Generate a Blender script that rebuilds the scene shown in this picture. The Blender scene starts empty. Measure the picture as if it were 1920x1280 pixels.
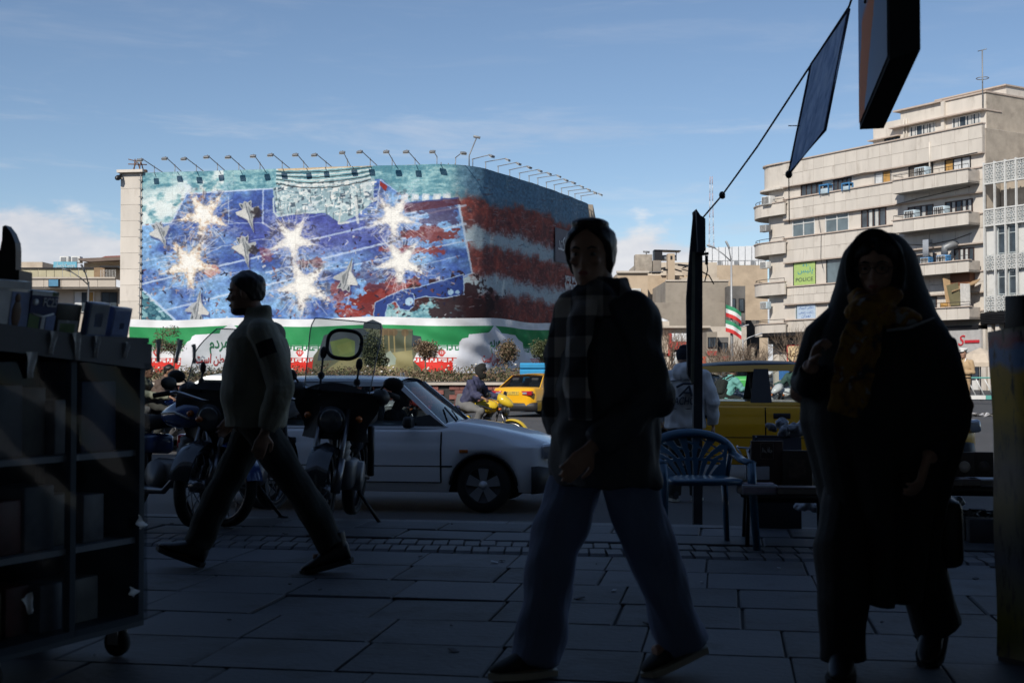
import bpy, bmesh, math, random
import numpy as np
from mathutils import Vector, Matrix, Euler
random.seed(7)
rng = np.random.default_rng(7)
R = math.radians
V = Vector
scene = bpy.context.scene
COL = scene.collection

# ------------------------------------------------------------------ camera
FPX = 2400.0                      # focal length in photo pixels (1920 wide)
CAMZ = 1.10
PITCH = math.atan(60 / FPX)
cam_data = bpy.data.cameras.new('camera')
cam_data.sensor_width = 36.0
cam_data.lens = 45.0
cam_data.clip_start = 0.1
cam_data.clip_end = 3000.0
cam_data.dof.use_dof = True
cam_data.dof.focus_distance = 22.0
cam_data.dof.aperture_fstop = 5.6
cam = bpy.data.objects.new('camera', cam_data)
COL.objects.link(cam)
cam.location = (0, 0, CAMZ)
cam.rotation_euler = (R(90) + PITCH, 0, 0)
scene.camera = cam

# ------------------------------------------------------------------ sky and sun
SUN_AZ, SUN_EL = R(208.0), R(38.0)         # clockwise from +Y
SUN_DIR = V((math.sin(SUN_AZ) * math.cos(SUN_EL), math.cos(SUN_AZ) * math.cos(SUN_EL), math.sin(SUN_EL)))
world = bpy.data.worlds.new('World')
scene.world = world
world.use_nodes = True


class G:
    """small helper for building node trees"""
    def __init__(s, tree):
        s.t = tree; s.n = tree.nodes; s.l = tree.links
        s.n.clear()

    def node(s, typ, props=None, **inp):
        nd = s.n.new(typ)
        for k, v in (props or {}).items():
            setattr(nd, k, v)
        for k, v in inp.items():
            key = int(k[1:]) if k[0] == 'i' and k[1:].isdigit() else k.replace('_', ' ')
            s.put(nd.inputs[key], v)
        return nd

    def put(s, sock, v):
        if isinstance(v, bpy.types.NodeSocket):
            s.l.new(v, sock)
        elif isinstance(v, bpy.types.Node):
            s.l.new(v.outputs[0], sock)
        else:
            if hasattr(sock.default_value, '__len__') and not hasattr(v, '__len__'):
                v = [v] * len(sock.default_value)
            if hasattr(sock.default_value, '__len__') and len(v) == 3 and len(sock.default_value) == 4:
                v = (*v, 1)
            sock.default_value = v

    def math(s, op, a, b=0.0, c=None):
        nd = s.node('ShaderNodeMath', {'operation': op}, i0=a, i1=b)
        if c is not None:
            s.put(nd.inputs[2], c)
        return nd.outputs[0]

    def mix(s, f, a, b, mode='MIX'):
        nd = s.node('ShaderNodeMix', {'data_type': 'RGBA', 'blend_type': mode, 'clamp_factor': True})
        s.put(nd.inputs['Factor'], f)
        s.put(nd.inputs[6], a)
        s.put(nd.inputs[7], b)
        return nd.outputs[2]

    def ramp(s, f, stops, interp='LINEAR'):
        nd = s.node('ShaderNodeValToRGB')
        nd.color_ramp.interpolation = interp
        el = nd.color_ramp.elements
        while len(el) < len(stops):
            el.new(0.5)
        for e, (p, c) in zip(el, stops):
            e.position = p
            e.color = (*c, 1) if hasattr(c, '__len__') else (c, c, c, 1)
        s.put(nd.inputs[0], f)
        return nd.outputs[0]

    def noise(s, scale, detail=3, rough=0.55, vec=None, dist=0.0):
        nd = s.node('ShaderNodeTexNoise', Scale=scale, Detail=detail, Roughness=rough, Distortion=dist)
        if vec is not None:
            s.put(nd.inputs['Vector'], vec)
        return nd.outputs[0]

    def map(s, v, a, b, c=0.0, d=1.0, smooth=True):
        nd = s.node('ShaderNodeMapRange', {'interpolation_type': 'SMOOTHSTEP' if smooth else 'LINEAR'},
                    i0=v, i1=a, i2=b, i3=c, i4=d)
        return nd.outputs[0]


g = G(world.node_tree)
sky = g.node('ShaderNodeTexSky', {'sky_type': 'NISHITA', 'sun_disc': False, 'sun_elevation': SUN_EL,
                                  'sun_rotation': SUN_AZ, 'altitude': 1200.0, 'air_density': 1.0,
                                  'dust_density': 0.5, 'ozone_density': 2.2})
tc = g.node('ShaderNodeTexCoord')
dirv = tc.outputs['Generated']
sep = g.node('ShaderNodeSeparateXYZ', i0=dirv)
el = sep.outputs[2]
azm = g.math('ARCTAN2', sep.outputs[0], sep.outputs[1])
# low cumulus bank round the horizon, broken by noise, and thin high streaks
cv = g.node('ShaderNodeCombineXYZ', i0=g.math('MULTIPLY', azm, 1.0), i1=g.math('MULTIPLY', el, 2.2), i2=0.3)
nz = g.noise(7.0, 6, 0.58, cv.outputs[0])
band = g.math('COSINE', g.math('MULTIPLY_ADD', azm, 13.4, -1.47))      # banks come and go round the horizon
top = g.math('MULTIPLY_ADD', azm, -0.035, g.math('MULTIPLY_ADD', band, 0.056, 0.064))
top2 = g.math('ADD', top, g.math('MULTIPLY', g.math('SUBTRACT', nz, 0.5), 0.11))
bank = g.map(g.math('SUBTRACT', top2, el), 0.0, 0.014)
bank = g.math('MULTIPLY', bank, g.map(nz, 0.22, 0.5, 0.7, 1.0))
sv = g.node('ShaderNodeCombineXYZ', i0=g.math('MULTIPLY', azm, 2.4), i1=g.math('MULTIPLY', el, 15.0), i2=1.7)
nz2 = g.noise(2.3, 7, 0.62, sv.outputs[0], 0.4)
wisp = g.math('MULTIPLY', g.map(nz2, 0.48, 0.74), g.map(el, 0.15, 0.24, 1.0, 0.25))
cl = g.math('MAXIMUM', g.math('MULTIPLY', bank, 0.93), g.math('MULTIPLY', wisp, 0.4))
cloudcol = g.mix(g.map(nz, 0.3, 0.7), (5.6, 5.8, 6.5), (8.6, 8.5, 8.5))
skyc = g.mix(cl, sky.outputs[0], cloudcol)
bg = g.node('ShaderNodeBackground', Color=skyc, Strength=0.105)
g.node('ShaderNodeOutputWorld', Surface=bg.outputs[0])

sun_data = bpy.data.lights.new('sun', 'SUN')
sun_data.energy = 4.6
sun_data.angle = R(0.53)
sun_data.color = (1.0, 0.94, 0.85)
sun = bpy.data.objects.new('sun', sun_data)
COL.objects.link(sun)
sun.location = (0, -40, 60)
sun.rotation_euler = SUN_DIR.to_track_quat('Z', 'Y').to_euler()

scene.view_settings.view_transform = 'Standard'
scene.view_settings.look = 'None'
scene.view_settings.exposure = 0.0
scene.view_settings.gamma = 1.0
scene.view_settings.use_curve_mapping = False
scene.render.engine = 'CYCLES'
scene.cycles.max_bounces = 7
scene.cycles.transparent_max_bounces = 12
scene.cycles.caustics_reflective = False
scene.cycles.caustics_refractive = False
scene.cycles.use_denoising = True


# ------------------------------------------------------------------ helpers
def P(px, py, Y):
    """world point seen at photo pixel (px, py) at depth Y in front of the camera"""
    u, v = (px - 960) / FPX, (640 - py) / FPX
    c, s = math.cos(PITCH), math.sin(PITCH)
    dy, dz = c - v * s, s + v * c
    k = Y / dy
    return V((u * k, Y, CAMZ + dz * k))


def lin(r, gg, b, gain=1.0):
    f = lambda c: (c / 12.92 if c <= 0.04045 else ((c + 0.055) / 1.055) ** 2.4)
    return tuple(f(x / 255) * gain for x in (r, gg, b))


def mat(name, col, rough=0.7, metal=0.0, var=0.12, vscale=3.0, bump=0.0, bscale=40.0, spec=0.5,
        coat=0.0, dirt=None, dscale=1.5, dlo=0.45, dhi=0.7, stretch=None, pv=0.0):
    """principled material with colour variation, optional dirt layer and bump"""
    m = bpy.data.materials.new(name)
    m.use_nodes = True
    g = G(m.node_tree)
    rnd = g.node('ShaderNodeObjectInfo').outputs['Random']
    tc = g.node('ShaderNodeVectorMath', {'operation': 'ADD'}, i0=g.node('ShaderNodeTexCoord').outputs['Object'], i1=g.node('ShaderNodeCombineXYZ', i0=g.math('MULTIPLY', rnd, 31.0), i1=g.math('MULTIPLY', rnd, 57.0), i2=0.0).outputs[0]).outputs[0]
    if stretch:
        tc = g.node('ShaderNodeMapping', Vector=tc, Scale=stretch).outputs[0]
    c = (*col, 1)
    colr = c
    if var:
        nf = g.noise(vscale, 5, 0.6, tc)
        colr = g.mix(g.map(nf, 0.25, 0.75), tuple(x * (1 - var) for x in col), tuple(min(1, x * (1 + var)) for x in col))
    if dirt:
        nd = g.noise(dscale, 6, 0.65, tc)
        colr = g.mix(g.map(nd, dlo, dhi), colr, dirt)
    if pv:
        colr = g.mix(1.0, colr, g.ramp(rnd, [(0, 1 - pv), (1, 1.0)]), 'MULTIPLY')
    b = g.node('ShaderNodeBsdfPrincipled', Base_Color=colr, Roughness=rough, Metallic=metal)
    b.inputs['Specular IOR Level'].default_value = spec
    if coat:
        b.inputs['Coat Weight'].default_value = coat
        b.inputs['Coat Roughness'].default_value = 0.05
    if bump:
        nb = g.noise(bscale, 4, 0.6, tc)
        bn = g.node('ShaderNodeBump', Strength=bump, Distance=0.02, Height=nb)
        g.put(b.inputs['Normal'], bn.outputs[0])
    g.node('ShaderNodeOutputMaterial', Surface=b.outputs[0])
    return m


def glass(name, tint=(0.9, 0.95, 0.97), alpha=0.25, rough=0.03, col=(0.02, 0.025, 0.03)):
    """thin sheet: clear part plus a tinted glossy part"""
    m = bpy.data.materials.new(name)
    m.use_nodes = True
    g = G(m.node_tree)
    t = g.node('ShaderNodeBsdfTransparent', Color=(*tint, 1))
    b = g.node('ShaderNodeBsdfPrincipled', Base_Color=(*col, 1), Roughness=rough)
    fr = g.node('ShaderNodeFresnel', IOR=1.45)
    fac = g.math('MINIMUM', g.math('ADD', fr.outputs[0], alpha), 1.0)
    mx = g.node('ShaderNodeMixShader', i0=fac, i1=t.outputs[0], i2=b.outputs[0])
    g.node('ShaderNodeOutputMaterial', Surface=mx.outputs[0])
    return m


class MB:
    """collects shapes, builds ONE mesh object"""
    def __init__(s):
        s.v = []; s.f = []; s.mi = []; s.sm = []; s.uv = {}

    def add(s, vs, fs, mi=0, smooth=False, M=None):
        o = len(s.v)
        for p in vs:
            s.v.append(tuple(M @ V(p)) if M is not None else tuple(p))
        for f in fs:
            s.f.append([i + o for i in f]); s.mi.append(mi); s.sm.append(smooth)
        return s

    def box(s, c, size, rot=None, mi=0, M=None):
        x, y, z = size[0] / 2, size[1] / 2, size[2] / 2
        T = Matrix.Translation(c)
        if rot:
            T = T @ Euler(rot).to_matrix().to_4x4()
        if M is not None:
            T = M @ T
        vs = [(a, b, d) for d in (-z, z) for b in (-y, y) for a in (-x, x)]
        fs = [(0, 2, 3, 1), (4, 5, 7, 6), (0, 1, 5, 4), (2, 6, 7, 3), (0, 4, 6, 2), (1, 3, 7, 5)]
        return s.add(vs, fs, mi, False, T)

    def rbox(s, c, size, r=0.02, rot=None, mi=0, M=None):
        """box with chamfered edges"""
        bm = bmesh.new()
        bmesh.ops.create_cube(bm, size=1.0)
        for v in bm.verts:
            v.co = V((v.co.x * size[0], v.co.y * size[1], v.co.z * size[2]))
        bmesh.ops.bevel(bm, geom=bm.edges[:], offset=r, segments=2, profile=0.5, affect='EDGES')
        T = Matrix.Translation(c)
        if rot:
            T = T @ Euler(rot).to_matrix().to_4x4()
        if M is not None:
            T = M @ T
        bm.verts.index_update()
        s.add([v.co[:] for v in bm.verts], [[v.index for v in f.verts] for f in bm.faces], mi, True, T)
        bm.free()
        return s

    def tube(s, pts, rad, n=8, mi=0, M=None, cap=True, smooth=True, flat=None):
        """tube along points; rad a number or one per point; flat=(a,b) scales the two cross axes"""
        pts = [V(p) for p in pts]
        k = len(pts)
        if not hasattr(rad, '__len__'):
            rad = [rad] * k
        vs, fs = [], []
        up = None
        for i, p in enumerate(pts):
            d = (pts[min(i + 1, k - 1)] - pts[max(i - 1, 0)])
            if d.length < 1e-9:
                d = V((0, 0, 1))
            d.normalize()
            if up is None:
                up = V((0, 0, 1)) if abs(d.z) < 0.9 else V((0, 1, 0))
            sx = d.cross(up)
            if sx.length < 1e-6:
                sx = d.cross(V((1, 0, 0)))
            sx.normalize()
            up = sx.cross(d).normalized()
            fa, fb = flat or (1, 1)
            for j in range(n):
                a = 2 * math.pi * j / n
                vs.append(p + sx * math.cos(a) * rad[i] * fa + up * math.sin(a) * rad[i] * fb)
        for i in range(k - 1):
            for j in range(n):
                a, b = i * n + j, i * n + (j + 1) % n
                fs.append((a, b, b + n, a + n))
        if cap:
            fs.append(tuple(range(n - 1, -1, -1)))
            fs.append(tuple(range((k - 1) * n, k * n)))
        return s.add(vs, fs, mi, smooth, M)

    def rings(s, rings, mi=0, M=None, cap=True, smooth=True, close=True):
        """loft through rings (lists of equal length)"""
        n = len(rings[0])
        vs = [p for r in rings for p in r]
        fs = []
        for i in range(len(rings) - 1):
            for j in range(n if close else n - 1):
                a, b = i * n + j, i * n + (j + 1) % n
                fs.append((a, b, b + n, a + n))
        if cap:
            fs.append(tuple(range(n - 1, -1, -1)))
            fs.append(tuple(range((len(rings) - 1) * n, len(rings) * n)))
        return s.add(vs, fs, mi, smooth, M)

    def lathe(s, prof, n=16, mi=0, M=None, smooth=True, axis='Z'):
        """profile of (r, h) turned about an axis"""
        rs = []
        for r, h in prof:
            ring = []
            for j in range(n):
                a = 2 * math.pi * j / n
                c, d = r * math.cos(a), r * math.sin(a)
                ring.append({'Z': (c, d, h), 'Y': (c, h, d), 'X': (h, c, d)}[axis])
            rs.append(ring)
        return s.rings(rs, mi, M, max(prof[0][0], prof[-1][0]) < 1e-6 or prof[0][0] * prof[-1][0] == 0, smooth)

    def ell(s, c, r, nu=14, nv=9, mi=0, M=None, rot=None):
        T = Matrix.Translation(c)
        if rot:
            T = T @ Euler(rot).to_matrix().to_4x4()
        if M is not None:
            T = M @ T
        rs = []
        for i in range(nv):
            ph = math.pi * (i + 0.001) / (nv - 1 + 0.002) - math.pi / 2
            rs.append([(r[0] * math.cos(ph) * math.cos(2 * math.pi * j / nu), r[1] * math.cos(ph) * math.sin(2 * math.pi * j / nu),
                        r[2] * math.sin(ph)) for j in range(nu)])
        return s.rings(rs, mi, T)

    def prism(s, poly, h0, h1, axis='Z', mi=0, M=None, smooth=False):
        """polygon extruded along an axis"""
        def q(p, h):
            return {'Z': (p[0], p[1], h), 'Y': (p[0], h, p[1]), 'X': (h, p[0], p[1])}[axis]
        n = len(poly)
        vs = [q(p, h0) for p in poly] + [q(p, h1) for p in poly]
        fs = [tuple(range(n - 1, -1, -1)), tuple(range(n, 2 * n))]
        fs += [(j, (j + 1) % n, (j + 1) % n + n, j + n) for j in range(n)]
        return s.add(vs, fs, mi, smooth, M)

    def sheet(s, rows, mi=0, M=None, smooth=True, thick=0.0):
        """grid of points as an open sheet, given a back when thick"""
        nu, nv = len(rows[0]), len(rows)
        vs = [p for r in rows for p in r]
        fs = [(i * nu + j, i * nu + j + 1, (i + 1) * nu + j + 1, (i + 1) * nu + j) for i in range(nv - 1) for j in range(nu - 1)]
        return s.add(vs, fs, mi, smooth, M)

    def mesh(s, name, mats):
        me = bpy.data.meshes.new(name)
        me.from_pydata(s.v, [], s.f)
        for m in (mats if isinstance(mats, (list, tuple)) else [mats]):
            me.materials.append(m)
        me.polygons.foreach_set('material_index', s.mi)
        me.polygons.foreach_set('use_smooth', s.sm)
        bm = bmesh.new()
        bm.from_mesh(me)
        bmesh.ops.recalc_face_normals(bm, faces=bm.faces[:])
        bm.to_mesh(me)
        bm.free()
        me.update()
        return me

    def build(s, name, mats, parent=None, loc=None, rot=None):
        return obj(name, s.mesh(name, mats), parent, loc, rot)


def obj(name, data, parent=None, loc=None, rot=None):
    o = bpy.data.objects.new(name, data)
    COL.objects.link(o)
    if parent is not None:
        o.parent = parent
    if loc is not None:
        o.location = loc
    if rot is not None:
        o.rotation_euler = rot
    return o


def tag(o, label=None, cat=None, group=None, kind=None):
    if label: o['label'] = label
    if cat: o['category'] = cat
    if group: o['group'] = group
    if kind: o['kind'] = kind
    return o


def thing(name, label, cat, loc=(0, 0, 0), rz=0.0, group=None):
    o = obj(name, None, None, loc, (0, 0, rz))
    o.empty_display_size = 0.2
    return tag(o, label, cat, group)


def kids(o):
    return [c for c in bpy.data.objects if c.parent == o]


def copy_tree(o, kidmap, parent=None):
    c = o.copy()
    COL.objects.link(c)
    if parent is not None:
        c.parent = parent
    for ch in kidmap.get(o.name, []):
        copy_tree(ch, kidmap, c)
    return c


def clone(o, loc, rz, label=None):
    km = {}
    for c in bpy.data.objects:
        if c.parent is not None:
            km.setdefault(c.parent.name, []).append(c)
    c = copy_tree(o, km)
    c.location = loc
    c.rotation_euler = (0, 0, rz)
    if label: c['label'] = label
    return c


def remesh(mb, name, mats, voxel=0.01, smooth=3, parent=None, loc=None, rot=None, folds=0.0, fscale=9.0, seed=0.0, fn=None, vert=(1, 1, 1)):
    """fuse closed shapes of an MB into one continuous skin"""
    me = bpy.data.meshes.new(name + '_raw')
    me.from_pydata(mb.v, [], mb.f)
    bm = bmesh.new(); bm.from_mesh(me)
    bmesh.ops.recalc_face_normals(bm, faces=bm.faces[:])
    bm.to_mesh(me); bm.free()
    t = bpy.data.objects.new(name + '_raw', me)
    COL.objects.link(t)
    md = t.modifiers.new('r', 'REMESH'); md.mode = 'VOXEL'; md.voxel_size = voxel; md.use_smooth_shade = True
    if smooth:
        sm = t.modifiers.new('s', 'SMOOTH'); sm.factor = 0.5; sm.iterations = smooth
    dg = bpy.context.evaluated_depsgraph_get()
    res = bpy.data.meshes.new_from_object(t.evaluated_get(dg))
    bpy.data.objects.remove(t)
    res.name = name
    n = len(res.vertices)
    co = np.empty(n * 3, 'f'); res.vertices.foreach_get('co', co); co = co.reshape(-1, 3)
    no = np.empty(n * 3, 'f'); res.vertex_normals.foreach_get('vector', no); no = no.reshape(-1, 3)
    if folds:
        q = co * np.array(vert) * fscale + seed
        w = np.sin(q[:, 2] * 2.1 + 1.7 * np.sin(q[:, 0] * 1.3 + q[:, 1]) + seed) + 0.7 * np.sin(q[:, 2] * 3.7 - q[:, 0] * 2.9 + 1.9 * np.sin(q[:, 1] * 2.1))
        w += 0.5 * np.sin(q[:, 0] * 5.1 + q[:, 1] * 4.3 + q[:, 2] * 1.7)
        co = co + no * (w * folds)[:, None]
    if fn is not None:
        co = fn(co, no)
    res.vertices.foreach_set('co', co.astype('f').ravel())
    res.materials.clear()
    for m in (mats if isinstance(mats, (list, tuple)) else [mats]):
        res.materials.append(m)
    res.polygons.foreach_set('use_smooth', [True] * len(res.polygons))
    res.update()
    return obj(name, res, parent, loc, rot)


# Arabic script: joined glyph forms, laid out right to left
AR = {'ا': (0xFE8D, 2), 'ب': (0xFE8F, 4), 'ت': (0xFE95, 4), 'ج': (0xFE9D, 4), 'ح': (0xFEA1, 4), 'خ': (0xFEA5, 4), 'د': (0xFEA9, 2),
      'ر': (0xFEAD, 2), 'ز': (0xFEAF, 2), 'س': (0xFEB1, 4), 'ش': (0xFEB5, 4), 'ط': (0xFEC1, 4), 'ع': (0xFEC9, 4), 'ف': (0xFED1, 4),
      'ق': (0xFED5, 4), 'ل': (0xFEDD, 4), 'م': (0xFEE1, 4), 'ن': (0xFEE5, 4), 'ه': (0xFEE9, 4), 'و': (0xFEED, 2), 'پ': (0xFB56, 4),
      'چ': (0xFB7A, 4), 'ک': (0xFB8E, 4), 'گ': (0xFB92, 4), 'ی': (0xFBFC, 4)}


def fa(text):
    out = []
    for i, ch in enumerate(text):
        if ch not in AR:
            out.append(ch); continue
        base, nf = AR[ch]
        prev = i > 0 and text[i - 1] in AR and AR[text[i - 1]][1] == 4
        nxt = nf == 4 and i + 1 < len(text) and text[i + 1] in AR
        k = 3 if (prev and nxt) else 2 if nxt else 1 if prev else 0
        out.append(chr(base + k))
    return ''.join(reversed(out))


def text_obj(name, body, size, material, parent=None, M=None, extrude=0.004, width=None, shear=0.0, bend=None, align='CENTER', off=0.0):
    """lettering as a thin mesh; M maps its local XY plane onto a surface"""
    cu = bpy.data.curves.new(name, 'FONT')
    cu.body = body; cu.size = size; cu.extrude = extrude; cu.align_x = align; cu.shear = shear; cu.offset = off
    cu.resolution_u = 3
    t = bpy.data.objects.new(name + '_t', cu)
    COL.objects.link(t)
    dg = bpy.context.evaluated_depsgraph_get()
    me = bpy.data.meshes.new_from_object(t.evaluated_get(dg))
    bpy.data.objects.remove(t)
    if width and me.vertices:
        xs = [v.co.x for v in me.vertices]
        k = width / max(1e-6, max(xs) - min(xs))
        mid = (max(xs) + min(xs)) / 2 if align == 'CENTER' else 0
        for v in me.vertices:
            v.co.x = (v.co.x - mid) * k
    if bend:
        for v in me.vertices:
            v.co = bend(v.co)
    if M is not None:
        me.transform(M)
    me.materials.clear()
    me.materials.append(material)
    return obj(name, me, parent)


def frame_matrix(o, x, y):
    """matrix with origin o, local X along x, local Y along y"""
    x = V(x).normalized(); y = V(y).normalized(); z = x.cross(y)
    M = Matrix((x, y, z)).transposed().to_4x4()
    M.translation = o
    return M


def img_mat(name, arr, rough=0.6, bump=0.0):
    """flat print: an image computed here (H x W x 3, sRGB, row 0 at the bottom), over the mesh's UV"""
    h, w = arr.shape[:2]
    im = bpy.data.images.new(name, w, h)
    buf = np.ones((h, w, 4), 'f'); buf[:, :, :3] = np.clip(arr, 0, 1)
    im.pixels.foreach_set(buf.ravel())
    im.pack()
    m = bpy.data.materials.new(name)
    m.use_nodes = True
    g = G(m.node_tree)
    uv = g.node('ShaderNodeUVMap', {'uv_map': 'uv'})
    tx = g.node('ShaderNodeTexImage', {'image': im, 'extension': 'EXTEND'}, Vector=uv.outputs[0])
    b = g.node('ShaderNodeBsdfPrincipled', Base_Color=tx.outputs[0], Roughness=rough)
    b.inputs['Specular IOR Level'].default_value = 0.25
    if bump:
        nb = g.noise(2.5, 5, 0.6, g.node('ShaderNodeTexCoord').outputs['Object'])
        g.put(b.inputs['Normal'], g.node('ShaderNodeBump', Strength=bump, Distance=0.1, Height=nb).outputs[0])
    g.node('ShaderNodeOutputMaterial', Surface=b.outputs[0])
    return m


def set_uv(me, uvs):
    """uvs: one per vertex"""
    lay = me.uv_layers.new(name='uv')
    idx = np.empty(len(me.loops), 'i'); me.loops.foreach_get('vertex_index', idx)
    lay.data.foreach_set('uv', np.asarray(uvs, 'f')[idx].ravel())


def fnoise(h, w, cell, octaves=4, seed=0, stretch=(1, 1)):
    """fractal value noise 0..1 as an array"""
    r = np.random.default_rng(seed)
    out = np.zeros((h, w)); amp = 1.0; tot = 0
    for o in range(octaves):
        cy, cx = max(1.0, cell * stretch[1] / 2 ** o), max(1.0, cell * stretch[0] / 2 ** o)
        gh, gw = int(h / cy) + 3, int(w / cx) + 3
        gr = r.random((gh, gw))
        ys, xs = np.arange(h) / cy, np.arange(w) / cx
        y0, x0 = ys.astype(int), xs.astype(int)
        fy, fx = ys - y0, xs - x0
        fy = (fy * fy * (3 - 2 * fy))[:, None]; fx = (fx * fx * (3 - 2 * fx))[None, :]
        a = gr[np.ix_(y0, x0)] * (1 - fx) + gr[np.ix_(y0, x0 + 1)] * fx
        b = gr[np.ix_(y0 + 1, x0)] * (1 - fx) + gr[np.ix_(y0 + 1, x0 + 1)] * fx
        out += amp * (a * (1 - fy) + b * fy); tot += amp; amp *= 0.55
    return out / tot


# common materials
MT = {}
def mm(key, *a, **k):
    if key not in MT:
        MT[key] = mat(key, *a, **k)
    return MT[key]
BLACK = mm('black plastic', (0.012, 0.012, 0.013), 0.5, var=0.2)
RUBBER = mm('rubber', (0.014, 0.014, 0.014), 0.85, var=0.2, vscale=20)
STEEL = mm('steel', (0.35, 0.35, 0.36), 0.35, 0.9)
CHROME = mm('chrome', (0.6, 0.6, 0.62), 0.12, 1.0, var=0.05)
GREYMETAL = mm('painted grey metal', (0.22, 0.23, 0.24), 0.5, 0.3)
DARKMETAL = mm('dark metal', (0.03, 0.03, 0.033), 0.45, 0.6)
# ================================================================== ground, road, pavement
YAW = R(9.5)
ST = Matrix.Rotation(-YAW, 4, 'Z')          # street frame: x along the kerb, y across it (away from the shops)
def SW(u, w, z=0.0):
    return ST @ V((u, w, z))
W_KERB = 9.48

def road_z(x, y):
    f = lambda a: max(0.0, min(1.0, a))
    s = lambda a: a * a * (3 - 2 * a)
    return -0.33 + 0.33 * s(f((x - 4) / 6)) * s(f((y - 19) / 12))

ASPHALT = mat('asphalt', (0.062, 0.062, 0.064), 0.85, var=0.18, vscale=0.6, bump=0.5, bscale=60, dirt=(0.095, 0.092, 0.088), dscale=0.35, dlo=0.5, dhi=0.75)
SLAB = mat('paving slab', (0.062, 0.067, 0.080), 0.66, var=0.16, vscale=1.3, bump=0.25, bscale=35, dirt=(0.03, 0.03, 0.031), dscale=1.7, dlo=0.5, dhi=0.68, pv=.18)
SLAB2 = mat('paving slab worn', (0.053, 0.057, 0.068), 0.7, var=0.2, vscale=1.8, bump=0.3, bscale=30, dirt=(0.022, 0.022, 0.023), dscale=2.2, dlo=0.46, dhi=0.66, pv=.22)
RIB = mat('ribbed paver', (0.06, 0.061, 0.067), 0.62, var=0.2, vscale=6, bump=0.3)
JOINT = mat('joint sand', (0.04, 0.039, 0.038), 0.95, var=0.3, vscale=12)
KERBM = mat('kerb stone', (0.12, 0.12, 0.125), 0.7, var=0.2, vscale=4, bump=0.3, dirt=(0.05, 0.05, 0.05))

m = MB()
xs = [-1500, -600, -250, -120] + [x for x in range(-80, 81, 4)] + [120, 250, 600, 1500]
ys = [9.0 + 1.5 * i for i in range(28)] + [54, 62, 75, 95, 130, 180, 300, 600, 1500]
rows = []
for y in ys:
    row = []
    for x in xs:
        yy = y
        if y < 20:                         # near edge follows the kerb
            k = (20 - y) / 11.0
            yy = y + k * (W_KERB / math.cos(YAW) - x * math.tan(YAW) - 9.0) if abs(x) < 81 else y
        row.append((x, yy, road_z(x, yy)))
    rows.append(row)
m.sheet(rows)
tag(m.build('road', ASPHALT), kind='structure')
m = MB(); m.box((0, -720, -0.6), (3000, 1500, 0.1))
tag(m.build('ground', JOINT), kind='structure')

# pavement: bed plus individual slabs in rows, a ribbed strip and kerb stones
m = MB()
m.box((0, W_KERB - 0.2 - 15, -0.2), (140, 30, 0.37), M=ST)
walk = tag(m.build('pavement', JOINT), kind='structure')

def chunk(sx, sy, sz=0.06, r=0.006):
    """slab with softly broken arris, about 30 triangles"""
    m = MB()
    x, y = sx / 2, sy / 2
    lo = [(-x, -y, -sz), (x, -y, -sz), (x, y, -sz), (-x, y, -sz)]
    md = [(-x, -y, -r), (x, -y, -r), (x, y, -r), (-x, y, -r)]
    hi = [(-x + r, -y + r, 0), (x - r, -y + r, 0), (x - r, y - r, 0), (-x + r, y - r, 0)]
    return m.rings([lo, md, hi], smooth=False)

SX, SY = 0.56, 0.52
protos = [chunk(SX - g_, SY - g_, 0.055, b_).mesh('slab', mt) for g_, b_, mt in ((0.007, 0.003, SLAB), (0.009, 0.005, SLAB2), (0.007, 0.003, SLAB), (0.014, 0.008, SLAB2))]
for r_ in range(8):
    w = 3.55 + SY * r_ + SY / 2
    half = int((w * 0.42 + 0.9) / SX) + 1
    sh = (r_ % 2) * 0.07
    for i in range(-half, half + 5):
        u = i * SX + sh - w * 0.165 + 0.2
        k = random.random()
        z = 0.001 + random.uniform(-0.004, 0.004)
        tl = (random.uniform(-0.003, 0.003), random.uniform(-0.003, 0.003)); z = random.uniform(-.0015, .0015)
        if r_ == 4 and -4 < i < 2 and k < 0.5:
            z -= 0.006; tl = (random.uniform(-0.022, 0.0), random.uniform(-0.01, 0.01))
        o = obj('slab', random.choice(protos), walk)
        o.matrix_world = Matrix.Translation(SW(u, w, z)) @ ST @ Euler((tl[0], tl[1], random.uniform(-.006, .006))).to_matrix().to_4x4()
# ribbed strip
WR = 3.55 + 8 * SY + 0.06
ribp = [MB().prism([(-0.13, -0.05), (0.13, -0.05), (0.13, -0.012), (0.10, 0.004), (-0.10, 0.004), (-0.13, -0.012)], -0.045, 0.045, 'X').mesh('ribbed_paver', RIB)]
for row in range(2):
    for i in range(-38, 40):
        o = obj('ribbed_paver', ribp[0], walk)
        o.matrix_world = Matrix.Translation(SW(i * 0.105 - 1.0, WR + 0.14 + row * 0.27, random.uniform(-.003, .003))) @ ST @ Euler((0, 0, R(8) + random.uniform(-.03, .03))).to_matrix().to_4x4()
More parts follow.
